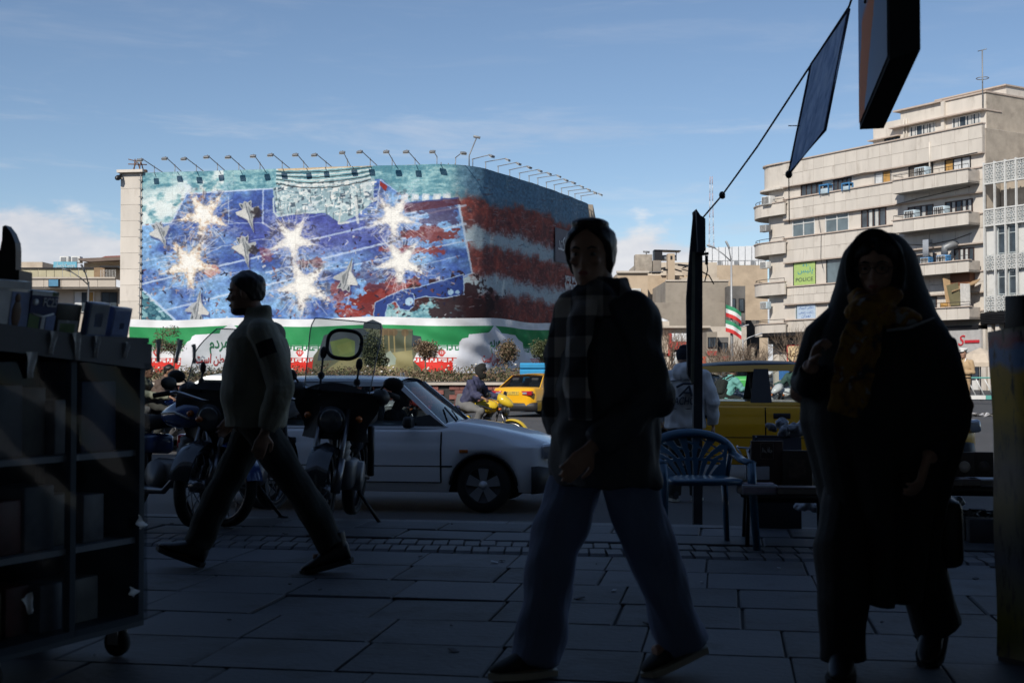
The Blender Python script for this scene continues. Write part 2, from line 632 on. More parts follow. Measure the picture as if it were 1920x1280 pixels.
# second field of slabs up to the kerb
p2 = [chunk(0.60, 0.44, 0.055, b_).mesh('slab', mt) for b_, mt in ((0.006, SLAB2), (0.009, SLAB))]
for r_ in range(2):
    w = WR + 0.62 + 0.45 * (r_ + 0.5)
    for i in range(-8, 9):
        o = obj('slab', random.choice(p2), walk)
        o.matrix_world = Matrix.Translation(SW(i * 0.612 - 1.3 + 0.2 * r_, w, random.uniform(-.005, .004))) @ ST @ Euler((random.uniform(-.01, .01), random.uniform(-.008, .008), 0)).to_matrix().to_4x4()
kp = MB().prism([(-0.1, -0.42), (0.1, -0.42), (0.1, 0.0), (0.075, 0.03), (-0.1, 0.03)], -0.395, 0.395, 'X').mesh('kerb_stone', KERBM)
for i in range(-11, 12):
    o = obj('kerb_stone', kp, walk)
    o.matrix_world = Matrix.Translation(SW(i * 0.8 - 1.2, W_KERB - 0.1, -.03 + random.uniform(-.006, .004))) @ ST @ Euler((0, 0, random.uniform(-.01, .01))).to_matrix().to_4x4()

# ================================================================== shop block whose shade covers the pavement (behind and over the camera)
CONC = mat('concrete', (0.32, 0.31, 0.29), 0.85, var=0.15, bump=0.2)
SOFFIT = mat('pale bounce plaster', (0.72, 0.70, 0.66), 0.85)  # unseen wall and soffit kept pale to bounce fill onto the walkers
arc = thing('arcade_building', 'tall shop block over the pavement with an unseen canopy sized for shade', 'building', (0, 0, 0), -YAW)
m = MB(); m.box((0, -6.0, 3.9 + 6.1), (150, 15.0, 12.2)); m.build('upper_floors', CONC, arc)
m = MB(); m.box((0, 3.85, 3.75), (150, 4.7, 0.25)); m.build('canopy', SOFFIT, arc)  # unseen overhang, depth set to darken the pavement and walkers
m = MB(); m.box((0, -.1, -.006), (30, 7.1, .008)); tag(m.build('bounce_floor', mat('pale bounce floor', (.4, .39, .375), .4, var=.06)), kind='structure').matrix_world = ST  # unseen pale floor added to bounce light up onto the walkers
m = MB(); m.box((0, -3.8, 1.9), (150, 0.3, 3.98)); m.build('shop_wall', SOFFIT, arc)
for i in range(-6, 7):
    if i == 0: continue
    m = MB(); m.rbox((i * 6.0 + 3 * (1 if i < 0 else -1) * 0, 1.1, 1.94), (0.6, 0.6, 3.9), 0.03); m.build('pillar', CONC, arc)
for i in range(-8, 9):
    for k in range(3):
        m = MB(); m.box((i * 4.0, 1.512, 6.4 + k * 3.6), (2.2, 0.02, 1.7)); m.build('window', mm('dark pane', (0.02, 0.025, 0.03), 0.08, var=0), arc)

# ================================================================== mural building
STONE = mat('cream stone', (0.62, 0.57, 0.505), 0.8, var=0.07, vscale=1.2, bump=0.06, bscale=14, dirt=(0.43, 0.385, 0.33), dscale=1.6, dlo=0.52, dhi=0.78, stretch=(1, 1, .3), pv=.09)
STONE_D = mat('cream stone joint', (0.42, 0.375, 0.325), 0.9)
PLASTER = mat('buff plaster', (0.46, 0.38, 0.29), 0.9, var=0.12, vscale=0.8, bump=0.15, bscale=8, dirt=(0.30, 0.25, 0.2), dscale=0.5, dlo=0.5, dhi=0.78)
# footprint of the front: straight, rounded corner, long flank
P0, P1 = V((-19.95, 65.1)), V((-18.75, 64.9))
PA, PB = V((-4.6, 62.35)), V((-1.35, 63.7))
P4 = V((4.55, 77.0))
front = [P1 + (PA - P1) * (i / 30) for i in range(31)]
d0 = (PA - P1).normalized(); d1 = (P4 - PB).normalized()
ctrl = V((-2.35, 61.75))
front += [PA * (1 - t) ** 2 + ctrl * 2 * t * (1 - t) + PB * t * t for t in [i / 12 for i in range(1, 13)]]
cc = (PB + P4) / 2 + V((1, -0.45)).normalized() * 0.55
front += [PB * (1 - t) ** 2 + cc * 2 * t * (1 - t) + P4 * t * t for t in [i / 24 for i in range(1, 25)]]
def offset_line(pts, d):
    out = []
    for i, p in enumerate(pts):
        t = (pts[min(i + 1, len(pts) - 1)] - pts[max(i - 1, 0)]).normalized()
        out.append(p + V((t.y, -t.x)) * d)
    return out
mural_b = thing('mural_building', 'wide building whose front is wrapped in a huge printed banner of a burning ship deck', 'building', (-10, 70, 0))
MBI = Matrix.Translation((10, -70, 0))
TOPZ = 11.3
m = MB()
foot = [P0] + front + [V((4.9, 77.2)), V((6.5, 95)), V((-18, 98))]
m.prism([tuple(p) for p in foot], -0.6, TOPZ, 'Z')
m.build('wall', PLASTER, mural_b, (10, -70, 0))
# exposed pier of stone panels at the end of the front
fd = (P1 - P0).normalized(); fn_ = V((fd.y, -fd.x))
for i in range(14):
    z = 11.32 - 0.82 * (i + 0.5)
    if z < 0: break
    m = MB(); m.box((0, 0, 0), (1.17, 0.1, 0.808))
    o = m.build('stone_panel', STONE, mural_b)
    c = (P0 + P1) / 2 + fn_ * (0.03 + random.uniform(0, .006))
    o.location = (c.x + 10, c.y - 70, z); o.rotation_euler = (0, 0, math.atan2(fd.y, fd.x))
m = MB(); c = (P0 + P1) / 2 + fn_ * 0.02
m.box((c.x, c.y, TOPZ + 0.07), (1.4, 0.6, 0.14), (0, 0, math.atan2(fd.y, fd.x)))
m.build('coping', STONE, mural_b, (10, -70, 0))
# cable and brackets down the pier edge
m = MB()
q = P1 - fd * 0.06 + fn_ * 0.2
m.tube([(q.x, q.y, 0), (q.x, q.y, 11.2)], 0.025, 6)
for i in range(26): m.box((q.x, q.y, 0.4 + i * 0.42), (0.16, 0.12, 0.03))
m.build('downpipe', GREYMETAL, mural_b, (10, -70, 0))
m = MB(); q = P0 + fn_ * 0.3
m.lathe([(0.0, -.05), (.12, -.05), (.14, .1), (.1, .22), (0, .25)], 12, M=Matrix.Translation((q.x + .05, q.y, 11.05)) @ Euler((R(110), 0, R(-30))).to_matrix().to_4x4())
m.box((q.x + .1, q.y + .2, 11.2), (.06, .5, .06))
m.build('camera_housing', DARKMETAL, mural_b, (10, -70, 0))
m = MB()
q = P1 - fd * 0.3
for k in range(5):
    a = k * 1.3
    m.tube([(q.x + .3 * math.cos(a), q.y + .3 * math.sin(a), 11.35), (q.x + .15 * math.cos(a + 1), q.y + .15 * math.sin(a + 1), 12.0)], .03, 5)
m.tube([(q.x - .5, q.y, 11.75), (q.x + .45, q.y, 11.72)], .03, 5); m.tube([(q.x - .5, q.y, 12.0), (q.x - .1, q.y, 11.9)], .025, 5)
m.box((q.x, q.y, 11.42), (.9, .3, .07))
m.build('roof_frame', mm('rust', (0.16, 0.09, 0.06), 0.85), mural_b, (10, -70, 0))

# --- floodlights along the parapet
fl_len = [0.0]
for a_, b_ in zip(front, front[1:]): fl_len.append(fl_len[-1] + (b_ - a_).length)
def along(s):
    s = max(0, min(fl_len[-1] - 1e-4, s))
    for i in range(len(front) - 1):
        if fl_len[i + 1] >= s:
            t = (s - fl_len[i]) / (fl_len[i + 1] - fl_len[i])
            p = front[i].lerp(front[i + 1], t); d = (front[i + 1] - front[i]).normalized()
            return p, d
    return front[-1], (front[-1] - front[-2]).normalized()
def floodlight(hh, arm, tilt):
    r = thing('floodlight', 'x', 'floodlight', group='floodlights along the roof edge of the mural building')
    m = MB(); m.tube([(0, 0.15, -0.25), (0, 0.15, hh)], 0.022, 6); m.build('post', GREYMETAL, r)
    m = MB(); m.tube([(0, 1.3, -0.1), (0, 1.3, hh - 0.35 * tilt)], 0.025, 6); m.build('post', GREYMETAL, r)
    m = MB(); m.tube([(0, 1.35 if tilt > .5 else .2, hh - (0.37 if tilt > .5 else .05) * tilt), (0, -arm, hh + 0.16 * tilt + .05)], 0.022, 6); m.build('arm', GREYMETAL, r)
    m = MB(); m.rbox((0, -arm - 0.1, hh + 0.1 * tilt), (0.28, 0.22, 0.08), 0.02, (R(25), 0, 0)); m.box((0, -arm - 0.1, hh + 0.1 * tilt - .07), (0.28, 0.19, 0.02), (R(25), 0, 0), 1); m.build('lamp_head', [GREYMETAL, mm('lamp glass', (.5, .5, .48), .2, var=0)], r)
    return r
FL = []
s_list = [0.5 + 1.14 * i for i in range(13)] + [15.3, 16.3, 17.4, 18.6, 19.9, 21.2, 22.4, 23.6, 24.8, 26.0, 27.2, 28.4, 29.6, 30.8, 32.0]
proto_f = floodlight(0.40, 1.1, .8); proto_g = floodlight(0.42, 0.95, 0.3)
names_f = ['front', 'corner', 'flank']
for i, s in enumerate(s_list):
    p, d = along(s)
    src = proto_f if s < 15.0 else proto_g
    if src not in FL:
        o = src
        FL.append(o)
    else:
        o = clone(src, (0, 0, 0), 0); FL.append(o)
    o.location = (p.x, p.y, TOPZ + random.uniform(-.05, .05)); o.rotation_euler = (0, 0, math.atan2(d.y, d.x) + random.uniform(-.12, .12))
    where = 'above the sea part of the mural' if s < 6 else 'above the ship tower of the mural' if s < 14 else 'at the rounded corner of the mural' if s < 19 else 'above the shaded flank of the mural'
    nth = ['first', 'second', 'third', 'fourth', 'fifth', 'sixth', 'seventh', 'eighth', 'ninth', 'tenth', 'eleventh', 'twelfth', 'thirteenth'][sum(1 for q in s_list[:i] if (q < 6) == (s < 6) and (q < 14) == (s < 14) and (q < 19) == (s < 19))]
    o['label'] = f'arm floodlight {where}, {nth} there counting from the stone pier'
bent = thing('bent_floodlight', 'floodlight arm bent upwards above the rounded mural corner', 'floodlight', (*along(17.0)[0], TOPZ))
m = MB(); m.tube([(0, 0, -.1), (0, 0, .5), (.35, 0, 1.35)], .03, 6); m.build('post', GREYMETAL, bent)
m = MB(); m.rbox((.38, 0, 1.42), (.34, .2, .1), .02, (0, R(12), 0)); m.build('lamp_head', GREYMETAL, bent)

# ================================================================== facade kit for the cream block
F0 = V((21.25, 100.0, 0)); FE = V((0.52, -0.854, 0)).normalized(); FN = V((-FE.y * -1, -FE.x, 0)); FN = V((FE.y, -FE.x, 0)).normalized()
FM = Matrix((FE, -FN, V((0, 0, 1)))).transposed().to_4x4(); FM.translation = F0      # local x along, -y outward
def A_of(px, b=0.0):
    """distance along the facade of photo column px, on the plane b metres in front of it"""
    k = (px - 960) / FPX
    o = F0 + FN * b
    return (k * o.y - o.x) / (FE.x - k * FE.y)
block = thing('apartment_block', 'cream stone corner block with rounded balconies and stone parapet bands', 'building')
block.matrix_world = FM
ROUGHWALL = mat('rough cement wall', (0.40, 0.345, 0.28), 0.95, var=0.14, vscale=1.5, bump=0.5, bscale=5, dirt=(0.27, 0.23, 0.19), dscale=0.7)
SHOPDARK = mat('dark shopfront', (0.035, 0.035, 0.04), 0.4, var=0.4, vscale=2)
EAVE = mat('ledge tile', (0.47, 0.39, 0.33), 0.8, var=0.1)
L = 18.75
def fb(m, a0, a1, b0, b1, z0, z1, mi=0):          # box in facade coordinates, b outward
    return m.box(((a0 + a1) / 2, -(b0 + b1) / 2, (z0 + z1) / 2), (abs(a1 - a0), abs(b1 - b0), z1 - z0), None, mi)
m = MB(); fb(m, -1.9, L, -14, -0.25, 4.3, 17.3); m.build('wall', STONE, block)
m = MB(); fb(m, L - 0.02, L + 0.03, -14.02, -0.27, 4.3, 17.28); m.build('side_wall', ROUGHWALL, block)
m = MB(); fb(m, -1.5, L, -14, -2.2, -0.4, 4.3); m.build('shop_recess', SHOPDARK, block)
bands = [(15.7, 17.55), (13.1, 14.65), (9.75, 11.6), (6.5, 7.8), (4.3, 5.2)]
half_mesh = {}
for bi, (z0, z1) in enumerate(bands):
    m = MB(); fb(m, -1.6 if bi == 0 else 0, L, -0.25, -0.03, z0, z1); m.build('parapet_band', STONE_D, block)
    m = MB(); fb(m, -1.6 if bi == 0 else 0, L + 0.04, -0.3, 0.12, z1, z1 + 0.09); m.build('ledge', EAVE, block)
    m = MB(); fb(m, -1.6 if bi == 0 else 0, L, -0.3, 0.05, z0 - 0.08, z0); m.build('drip_edge', EAVE, block)
    n = 17; wv = L / n; rows_ = 2 if z1 - z0 > 1.2 else 1
    hz = (z1 - z0) / rows_
    me = MB().box((0, 0, 0), (wv - 0.022, 0.05, hz - 0.022)).mesh('stone_panel', STONE)
    for i in range(n):
        for k in range(rows_):
            o = obj('stone_panel', me, block, ((i + 0.5) * wv, 0.0 + random.uniform(-.006, .006), z0 + (k + 0.5) * hz))
# rounded end: top band, balconies, curved wall
def arc_pts(ca, cb, r, a_end, n=14):
    pts = [(a_end, cb + r)]
    for i in range(n + 1):
        t = math.pi / 2 + (math.pi / 2 + 0.5) * i / n
        pts.append((ca + r * math.cos(t), cb + r * math.sin(t)))
    return pts
def curved_wall(outer, t, z0, z1):
    inner = arc_pts(*outer[:2], outer[2] - t, outer[3]); out = arc_pts(*outer)
    poly = [(a, -b) for a, b in out] + [(a, -b) for a, b in reversed(inner)]
    return MB().prism(poly, z0, z1, 'Z')
curved_wall((-1.5, -1.6, 1.6, 0.0), 0.3, 15.7, 17.55).build('rounded_parapet', STONE, block)
curved_wall((-1.5, -1.6, 1.74, 0.0), 0.5, 17.55, 17.66).build('ledge', EAVE, block)
curved_wall((-1.6, -1.6, 1.9, 0.0), 1.5, 15.55, 15.7).build('rounded_canopy', STONE, block)
MB().prism([(a, -b) for a, b in arc_pts(-1.5, -1.6, 1.0, 0.0)] + [(0, 4.0), (-1.9, 4.0)], 0.0, 15.6, 'Z').build('rounded_wall', STONE, block)
railm = mm('iron rail', (0.03, 0.028, 0.03), 0.5, 0.5)
for z1 in (14.45, 11.4, 8.2, 4.98):
    curved_wall((-1.6, -2.9, 3.3, 0.55), 0.14, z1 - 0.95, z1).build('rounded_balcony', STONE, block)
    curved_wall((-1.6, -2.9, 3.38, 0.6), 0.3, z1, z1 + 0.07).build('ledge', EAVE, block)
    MB().prism([(a, -b) for a, b in arc_pts(-1.6, -2.9, 3.24, 0.5)] + [(0.5, 3.5), (-2, 3.5)], z1 - 0.93, z1 - 0.72, 'Z').build('balcony_slab', CONC, block)
    m = MB()
    pts = [(a, -b, z1 + 0.33) for a, b in arc_pts(-1.6, -2.9, 3.2, 0.4)]
    m.tube(pts, 0.025, 5)
    for p in pts[::3]: m.tube([(p[0], p[1], z1), p], 0.02, 5)
    m.build('balcony_rail', railm, block)
    # dark door, window and cooler in the rounded recess
    zz = z1 - 0.5
    m = MB(); T = Matrix.Translation((-1.5 + 1.02 * math.cos(2.6), -(-1.6 + 1.02 * math.sin(2.6)), zz + 0.75)) @ Euler((0, 0, -(2.6 - math.pi / 2))).to_matrix().to_4x4()
    m.box((0, 0, 0), (0.75, 0.1, 1.9), None, 0, T); m.box((0.1, -.06, 0.1), (0.3, 0.03, 1.5), None, 1, T); m.build('balcony_door', [mm('brown frame', (0.05, 0.028, 0.024), 0.6), mm('net curtain', (0.5, 0.5, 0.48), 0.9)], block)
    m = MB(); T = Matrix.Translation((-1.5 + 1.02 * math.cos(1.75), -(-1.6 + 1.02 * math.sin(1.75)), zz + 0.75)) @ Euler((0, 0, -(1.75 - math.pi / 2))).to_matrix().to_4x4()
    m.box((0, 0, 0), (0.6, 0.06, 1.8), None, 0, T); m.build('window', mm('dark pane'), block) if False else m.build('window', MT['dark pane'], block)
# projecting balconies on the long side
AB = A_of(1676, 1.2)
for z0, z1 in ((13.6, 14.5), (10.85, 11.7), (7.75, 8.5), (4.65, 5.45)):
    me_n = 7
    m = MB(); fb(m, AB, L - 0.2, 0.1, 1.2, z0, z0 + 0.15); m.build('balcony_slab', CONC, block)
    m = MB(); fb(m, AB, AB + 0.12, 0.1, 1.08, z0, z1); fb(m, L - 0.32, L - 0.2, 0.1, 1.08, z0, z1); fb(m, AB, L - 0.2, 1.06, 1.16, z0 + .002, z1); m.build('balcony_wall', STONE_D, block)
    wv = (L - 0.2 - AB) / me_n
    me = MB().box((0, 0, 0), (wv - 0.03, 0.05, z1 - z0 - 0.005)).mesh('stone_panel', STONE)
    for i in range(me_n):
        obj('stone_panel', me, block, (AB + (i + .5) * wv, -1.185 + random.uniform(-.005, .005), (z0 + z1) / 2))
    m = MB(); fb(m, AB - .08, L - 0.12, 1.0, 1.3, z1, z1 + 0.07); m.build('ledge', EAVE, block)
    m = MB(); m.tube([(AB, -1.15, z1 + 0.35), (L - .2, -1.15, z1 + 0.35)], 0.02, 5); m.tube([(AB, -1.15, z1 + 0.35), (AB, -0.1, z1 + 0.35)], 0.02, 5)
    for i in range(9): m.tube([(AB + i * (L - .2 - AB) / 8, -1.15, z1), (AB + i * (L - .2 - AB) / 8, -1.15, z1 + .35)], 0.015, 4)
    m.build('balcony_rail', railm, block)
# windows
BROWN = MT['brown frame']; WHITEF = mm('white frame', (0.62, 0.62, 0.6), 0.5)
PANE = mat('window pane', (0.05, 0.065, 0.08), 0.06, var=0.5, vscale=0.9)
PANE2 = mat('hazy pane', (0.12, 0.16, 0.18), 0.15, var=0.3, vscale=0.6)
CURT = MT['net curtain']
AMBER = mat('amber blind', (0.42, 0.24, 0.07), 0.7, var=0.2); PALE = mat('pale blind', (0.55, 0.57, 0.58), 0.7, var=0.1); SHUT = mat('roller shutter', (0.16, 0.14, 0.12), 0.7, var=0.2, vscale=4)
def window(parent, a0, a1, z0, z1, b, frame, pane, leaves=2, transom=0.0, fills=None, style=0):
    """recessed window: frame part with pane sub-parts, optional curtains or blinds"""
    w = a1 - a0
    m = MB(); t = 0.07
    fb(m, a0, a1, b - .08, b, z0, z0 + t); fb(m, a0, a1, b - .08, b, z1 - t, z1)
    for i in range(leaves + 1):
        x = a0 + (w - t) * i / leaves
        fb(m, x, x + t, b - .075, b + .004, z0 + t, z1 - t)
    if transom: fb(m, a0 + t, a1 - t, b - .07, b - .004, z0 + (z1 - z0) * transom, z0 + (z1 - z0) * transom + 0.06)
    f = m.build('window', frame, parent)
    for i in range(leaves):
        x0 = a0 + t + (w - t) * i / leaves; x1 = a0 + (w - t) * (i + 1) / leaves
        fill = fills[i % len(fills)] if fills else None
        m = MB(); fb(m, x0, x1, b - .06, b - .045, z0 + t, z1 - t); m.build('pane', fill if fill and style == 1 else pane, f)
        if fill and style == 0:
            m = MB(); fb(m, x0 + (x1 - x0) * .25, x1 - (x1 - x0) * .2, b - .044, b - .03, z0 + t + .05, z1 - t); m.build('curtain', fill, f)
    # reveal behind the frame edges
    return f
def W(px0, px1, z0, z1, *a, b=-0.2, **k):
    return window(block, A_of(px0, b), A_of(px1, b), z0, z1, b, *a, **k)
W(1503, 1543, 14.55, 15.62, BROWN, PANE, 4)
W(1564, 1598, 14.55, 15.62, BROWN, PANE, 4)
W(1642, 1673, 14.5, 15.62, GREYMETAL, PALE, 2, fills=[PALE, AMBER], style=1)
W(1706, 1752, 14.2, 15.62, DARKMETAL, SHUT, 1)
W(1774, 1823, 14.2, 15.62, DARKMETAL, PALE, 3, fills=[AMBER, PALE, PALE], style=1)
W(1487, 1529, 11.62, 13.02, WHITEF, PANE2, 2, 0.72)
W(1549, 1593, 11.62, 13.02, WHITEF, PANE2, 2, 0.72)
W(1616, 1663, 11.62, 13.02, BROWN, PANE, 4, fills=[None, CURT, CURT, None])
W(1704, 1752, 11.0, 12.75, BROWN, PANE, 4, fills=[None, None, CURT, None])
W(1774, 1826, 11.0, 12.75, BROWN, PANE, 5, fills=[None, CURT, None, CURT, CURT])
W(1488, 1530, 7.85, 9.7, DARKMETAL, PANE2, 1)
W(1550, 1594, 7.85, 9.7, DARKMETAL, PANE2, 1)
W(1616, 1663, 7.85, 9.7, DARKMETAL, PANE2, 2)
W(1707, 1757, 7.9, 9.35, BROWN, PANE, 4, fills=[CURT, None, None, None])
W(1790, 1828, 7.9, 9.5, BROWN, PANE, 4, fills=[None, CURT, CURT, None])
W(1491, 1531, 5.25, 6.45, WHITEF, PANE2, 1)
W(1552, 1594, 5.25, 6.45, WHITEF, PANE2, 1)
W(1700, 1757, 5.0, 6.4, BROWN, PANE, 3)
# window signs
GREENS = mat('green sign', (0.36, 0.50, 0.16), 0.6, var=0.06); BLUEW = mat('pale blue sheet', (0.42, 0.52, 0.64), 0.6, var=0.08); NAVY = mat('navy print', (0.03, 0.04, 0.06), 0.6, var=0); BLUEP = mat('blue print', (0.03, 0.10, 0.35), 0.6, var=0); TEALP = mat('teal print', (0.02, 0.25, 0.33), 0.6, var=0)
a0, a1 = A_of(1489.5, -.14), A_of(1529, -.14)
ps = thing('police_sign', 'lime green POLICE sign filling a window of the cream block', 'sign'); ps.matrix_world = FM
m = MB(); fb(m, a0, a1, -.17, -.14, 7.92, 9.64); m.build('panel', GREENS, ps)
def on_facade(a, z, b): return FM @ Matrix(((1, 0, 0, a), (0, 0, -1, -b), (0, 1, 0, z), (0, 0, 0, 1)))
def loc_facade(a, z, b): return Matrix(((1, 0, 0, a), (0, 0, -1, -b), (0, 1, 0, z), (0, 0, 0, 1)))
mid = (a0 + a1) / 2
text_obj('lettering', 'POLICE', 0.42, NAVY, ps, loc_facade(mid, 8.18, -.135), 0.003, width=(a1 - a0) * .82)
text_obj('lettering', fa('پلیس'), 0.55, TEALP, ps, loc_facade(mid + .1, 8.86, -.135), 0.003, width=(a1 - a0) * .72)
text_obj('lettering', '+۱۰', 0.36, TEALP, ps, loc_facade(mid + .12, 9.28, -.135), 0.003, width=(a1 - a0) * .34)
bs = thing('office_sign', 'pale blue window sign with three lines of blue writing under the green police sign', 'sign'); bs.matrix_world = FM
a0, a1 = A_of(1495, -.14), A_of(1529, -.14); mid = (a0 + a1) / 2
m = MB(); fb(m, a0, a1, -.17, -.14, 5.3, 6.4); m.build('panel', BLUEW, bs)
for z, t in ((6.06, 'دفتر اسناد'), (5.72, 'ثبت رسمی'), (5.42, 'تهران')):
    text_obj('lettering', fa(t), 0.3, BLUEP, bs, loc_facade(mid, z, -.135), 0.003, width=(a1 - a0) * (.8 if z > 5.5 else .5))
# penthouse, upper roof, plinth
m = MB(); a0, a1 = A_of(1692, -1.5), A_of(1853, -1.5)

q_ = MB(); fb(q_, a1 - .02, a1 + .04, -12.02, -1.52, 17.3, 19.98); q_.build('side_wall', ROUGHWALL, block)
fb(m, a0, a1, -12, -1.5, 17.3, 20.0); m.build('penthouse', STONE, block)
m = MB(); fb(m, a0 - .5, a0 + (a1 - a0) * .53, -12, -1.25, 19.95, 20.06); fb(m, a0 + (a1 - a0) * .53, a1 + .1, -12, -1.4, 19.953, 20.063); fb(m, a0 - .7, a1 + .1, -3, -1.0, 18.75, 18.84); m.build('ledge', EAVE, block)
m = MB(); fb(m, a0 + (a1 - a0) * .515, a0 + (a1 - a0) * .55, -1.9, -1.27, 17.4, 19.95); m.build('pier', STONE, block)
m = MB(); fb(m, a0 + 1.2, a1 - .3, -11, -4.0, 20.0, 20.75); m.build('penthouse', STONE, block)
m = MB(); fb(m, a0 + 1.1, a1 - .2, -11.1, -3.8, 20.75, 20.85); m.build('ledge', EAVE, block)
m = MB(); fb(m, a0 - 2.6, a0, -12, -1.5, 17.3, 19.4); m.build('penthouse', STONE, block)
m = MB(); fb(m, a0 - 2.9, a0, -12, -1.2, 18.2, 18.28); m.build('ledge', EAVE, block)
for (x0, x1, lv) in ((1709, 1757, 4), (1789, 1842, 4)):
    f = window(block, A_of(x0, -1.45), A_of(x1, -1.45), 17.75, 18.7, -1.45, WHITEF, PANE, lv, fills=[CURT, None, CURT, CURT])
window(block, A_of(1661, -1.45), A_of(1690, -1.45), 17.55, 18.2, -1.45, DARKMETAL, PANE, 4)
for px, b_ in ((1746, 0.05), (1698, -1.4), (1703, -1.4)):
    m = MB(); a = A_of(px, b_); m.tube([(a, -b_, 14.6 if b_ > 0 else 17.4), (a, -b_, 17.0 if b_ > 0 else 19.3)], 0.06, 6)
    m.build('downpipe', STONE, block)
mast = thing('roof_mast', 'thin aerial mast with a ring on top of the cream block', 'aerial'); mast.matrix_world = FM
a = A_of(1847, -1.3)
m = MB(); m.tube([(a, 1.3, 18.8), (a, 1.3, 22.8)], 0.045, 6); m.build('pole', GREYMETAL, mast)
m = MB(); m.tube([(a + .4 * math.cos(t), 1.3 + .4 * math.sin(t), 20.9) for t in [i * math.pi / 6 for i in range(13)]], .03, 5); m.build('ring', GREYMETAL, mast)
m = MB(); m.tube([(a - .35, 1.3, 22.8), (a + .35, 1.3, 22.8)], .03, 5); m.build('crossbar', GREYMETAL, mast)
# air coolers on the balconies
CBLUE = mat('cooler blue', (0.05, 0.2, 0.42), 0.6, var=0.1); CPALE = mat('cooler pale', (0.42, 0.52, 0.58), 0.6, var=0.1)
def cooler(name, label, px, b, z, s, body, shell=0):
    o = thing(name, label, 'air cooler', group='coolers on the balconies of the cream block'); a = A_of(px, b)
    o.matrix_world = FM @ Matrix.Translation((a, -b, z))
    m = MB()
    if shell:
        m.box((0, 0, s * .95), (s * 1.4, s * .8, .08)); 
        for x in (-.65, .65):
            for y in (-.35, .35): m.box((x * s, y * s, s * .45), (.06, .06, s * .9))
        m.build('frame', body, o); m = MB(); m.rbox((0, 0, s * .3), (s * 1.1, s * .6, s * .55), .03); m.build('unit', CPALE, o)
    else:
        m.rbox((0, 0, s * .45), (s * 1.25, s * .8, s * .9), .03); m.build('housing', body, o)
        m = MB()
        for i in range(6): m.box((-s * .5 + s * .2 * i, -s * .42, s * .45), (.035, .03, s * .78))
        m.build('grille', WHITEF, o)
        m = MB(); m.box((0, -s * .401, s * .45), (s * 1.05, .012, s * .72)); m.build('pad', DARKMETAL, o)
cooler('air_cooler', 'open blue cooler stand beneath the top parapet band, nearer the rounded end', 1551, 0.0, 14.6, .7, CBLUE, 1)
cooler('air_cooler', 'smaller open blue cooler stand beside a square pier under the top parapet band', 1591, 0.0, 14.6, .55, CBLUE, 1)
cooler('air_cooler', 'pale blue cooler on the top long balcony under a roller shutter', 1733, .8, 14.5, .75, CPALE)
cooler('air_cooler', 'white barred cooler on the second long balcony below the dark brown window', 1712, .8, 11.65, .75, CPALE)
cooler('air_cooler', 'white barred cooler on the second long balcony, beside the curtained window', 1768, .8, 11.65, .75, CPALE)
cooler('air_cooler', 'cooler with a tall metal duct on the third long balcony', 1739, .8, 8.45, .6, CBLUE)
cooler('air_cooler', 'blue cooler with a curved duct on the third long balcony beside brown windows', 1771, .8, 8.45, .65, CBLUE)
cooler('air_cooler', 'white cooler on the topmost rounded balcony', 1442, .4, 14.4, .75, WHITEF)
m = MB(); a = A_of(1739, .8); fb(m, a - .25, a + .25, .5, .9, 9.05, 10.2); o = m.build('air_duct', CHROME); o.matrix_world = FM; tag(o, 'tall shiny sheet metal duct above a balcony cooler', 'duct')
m = MB(); a = A_of(1771, .8); m.tube([(a, -.7, 9.1), (a, -.7, 9.55), (a + .3, -.3, 9.75), (a + .4, .1, 9.75)], .24, 10); o = m.build('air_duct', GREYMETAL); o.matrix_world = FM; tag(o, 'bent grey air duct above a blue balcony cooler', 'duct')
for i_, (z_, lab_) in enumerate(((12.3, 'split cooler unit on the rounded wall below the topmost rounded balcony'), (9.4, 'split cooler unit on the rounded wall below the second rounded balcony'), (6.2, 'split cooler unit on the rounded wall below the third rounded balcony'))):
    cooler('air_cooler', lab_, 1436, .35, z_, .62, [GREYMETAL, WHITEF, CPALE][i_])
def facade_cable(lab_, pts_):
    o = MB().tube([(A_of(px, .09), -.09, z) for px, z in pts_], .022, 4).build('cable', DARKMETAL); o.matrix_world = FM; tag(o, lab_, 'cable', 'loose cables on the cream block')
facade_cable('long sagging cable under the top parapet band of the cream block', [(1480, 15.62), (1560, 15.56), (1620, 15.66), (1680, 15.5), (1760, 15.62), (1836, 15.7)])
facade_cable('cable running down from the second parapet band beside the white framed windows', [(1536, 13.0), (1538, 12.2), (1541, 11.6), (1540, 9.8), (1544, 9.0)])
facade_cable('slack cable across the wall above the second long balcony', [(1680, 13.0), (1720, 13.2), (1760, 13.32), (1822, 13.5)])
facade_cable('slack cable across the wall above the third long balcony', [(1690, 10.2), (1740, 9.9), (1790, 10.1), (1824, 10.4)])
# junk on the lowest long balcony
CARD = mat('cardboard', (0.36, 0.24, 0.13), 0.9, var=0.12, vscale=3); OLIVE = mat('olive board', (0.17, 0.15, 0.08), 0.9)
def junk(name, label, cat, px, z, size, rot, mt_, b=.75):
    o = MB().box((0, 0, 0), size, rot).build(name, mt_); o.matrix_world = FM @ Matrix.Translation((A_of(px, b), -b, z)); return tag(o, label, cat)
junk('cardboard_sheet', 'brown cardboard sheet lying slanted over junk on the lowest long balcony', 'cardboard', 1812, 6.9, (1.9, .7, .06), (0.5, -.25, .1), CARD)
junk('cardboard_sheet', 'narrow brown cardboard leaning upright against the olive board on the lowest balcony', 'cardboard', 1779, 6.5, (.45, .1, 2.0), (0, -.12, .5), CARD)
junk('olive_board', 'olive board leaning on the lowest long balcony', 'board', 1791, 6.2, (.9, .06, 1.7), (.12, -.15, 0), OLIVE, .95)
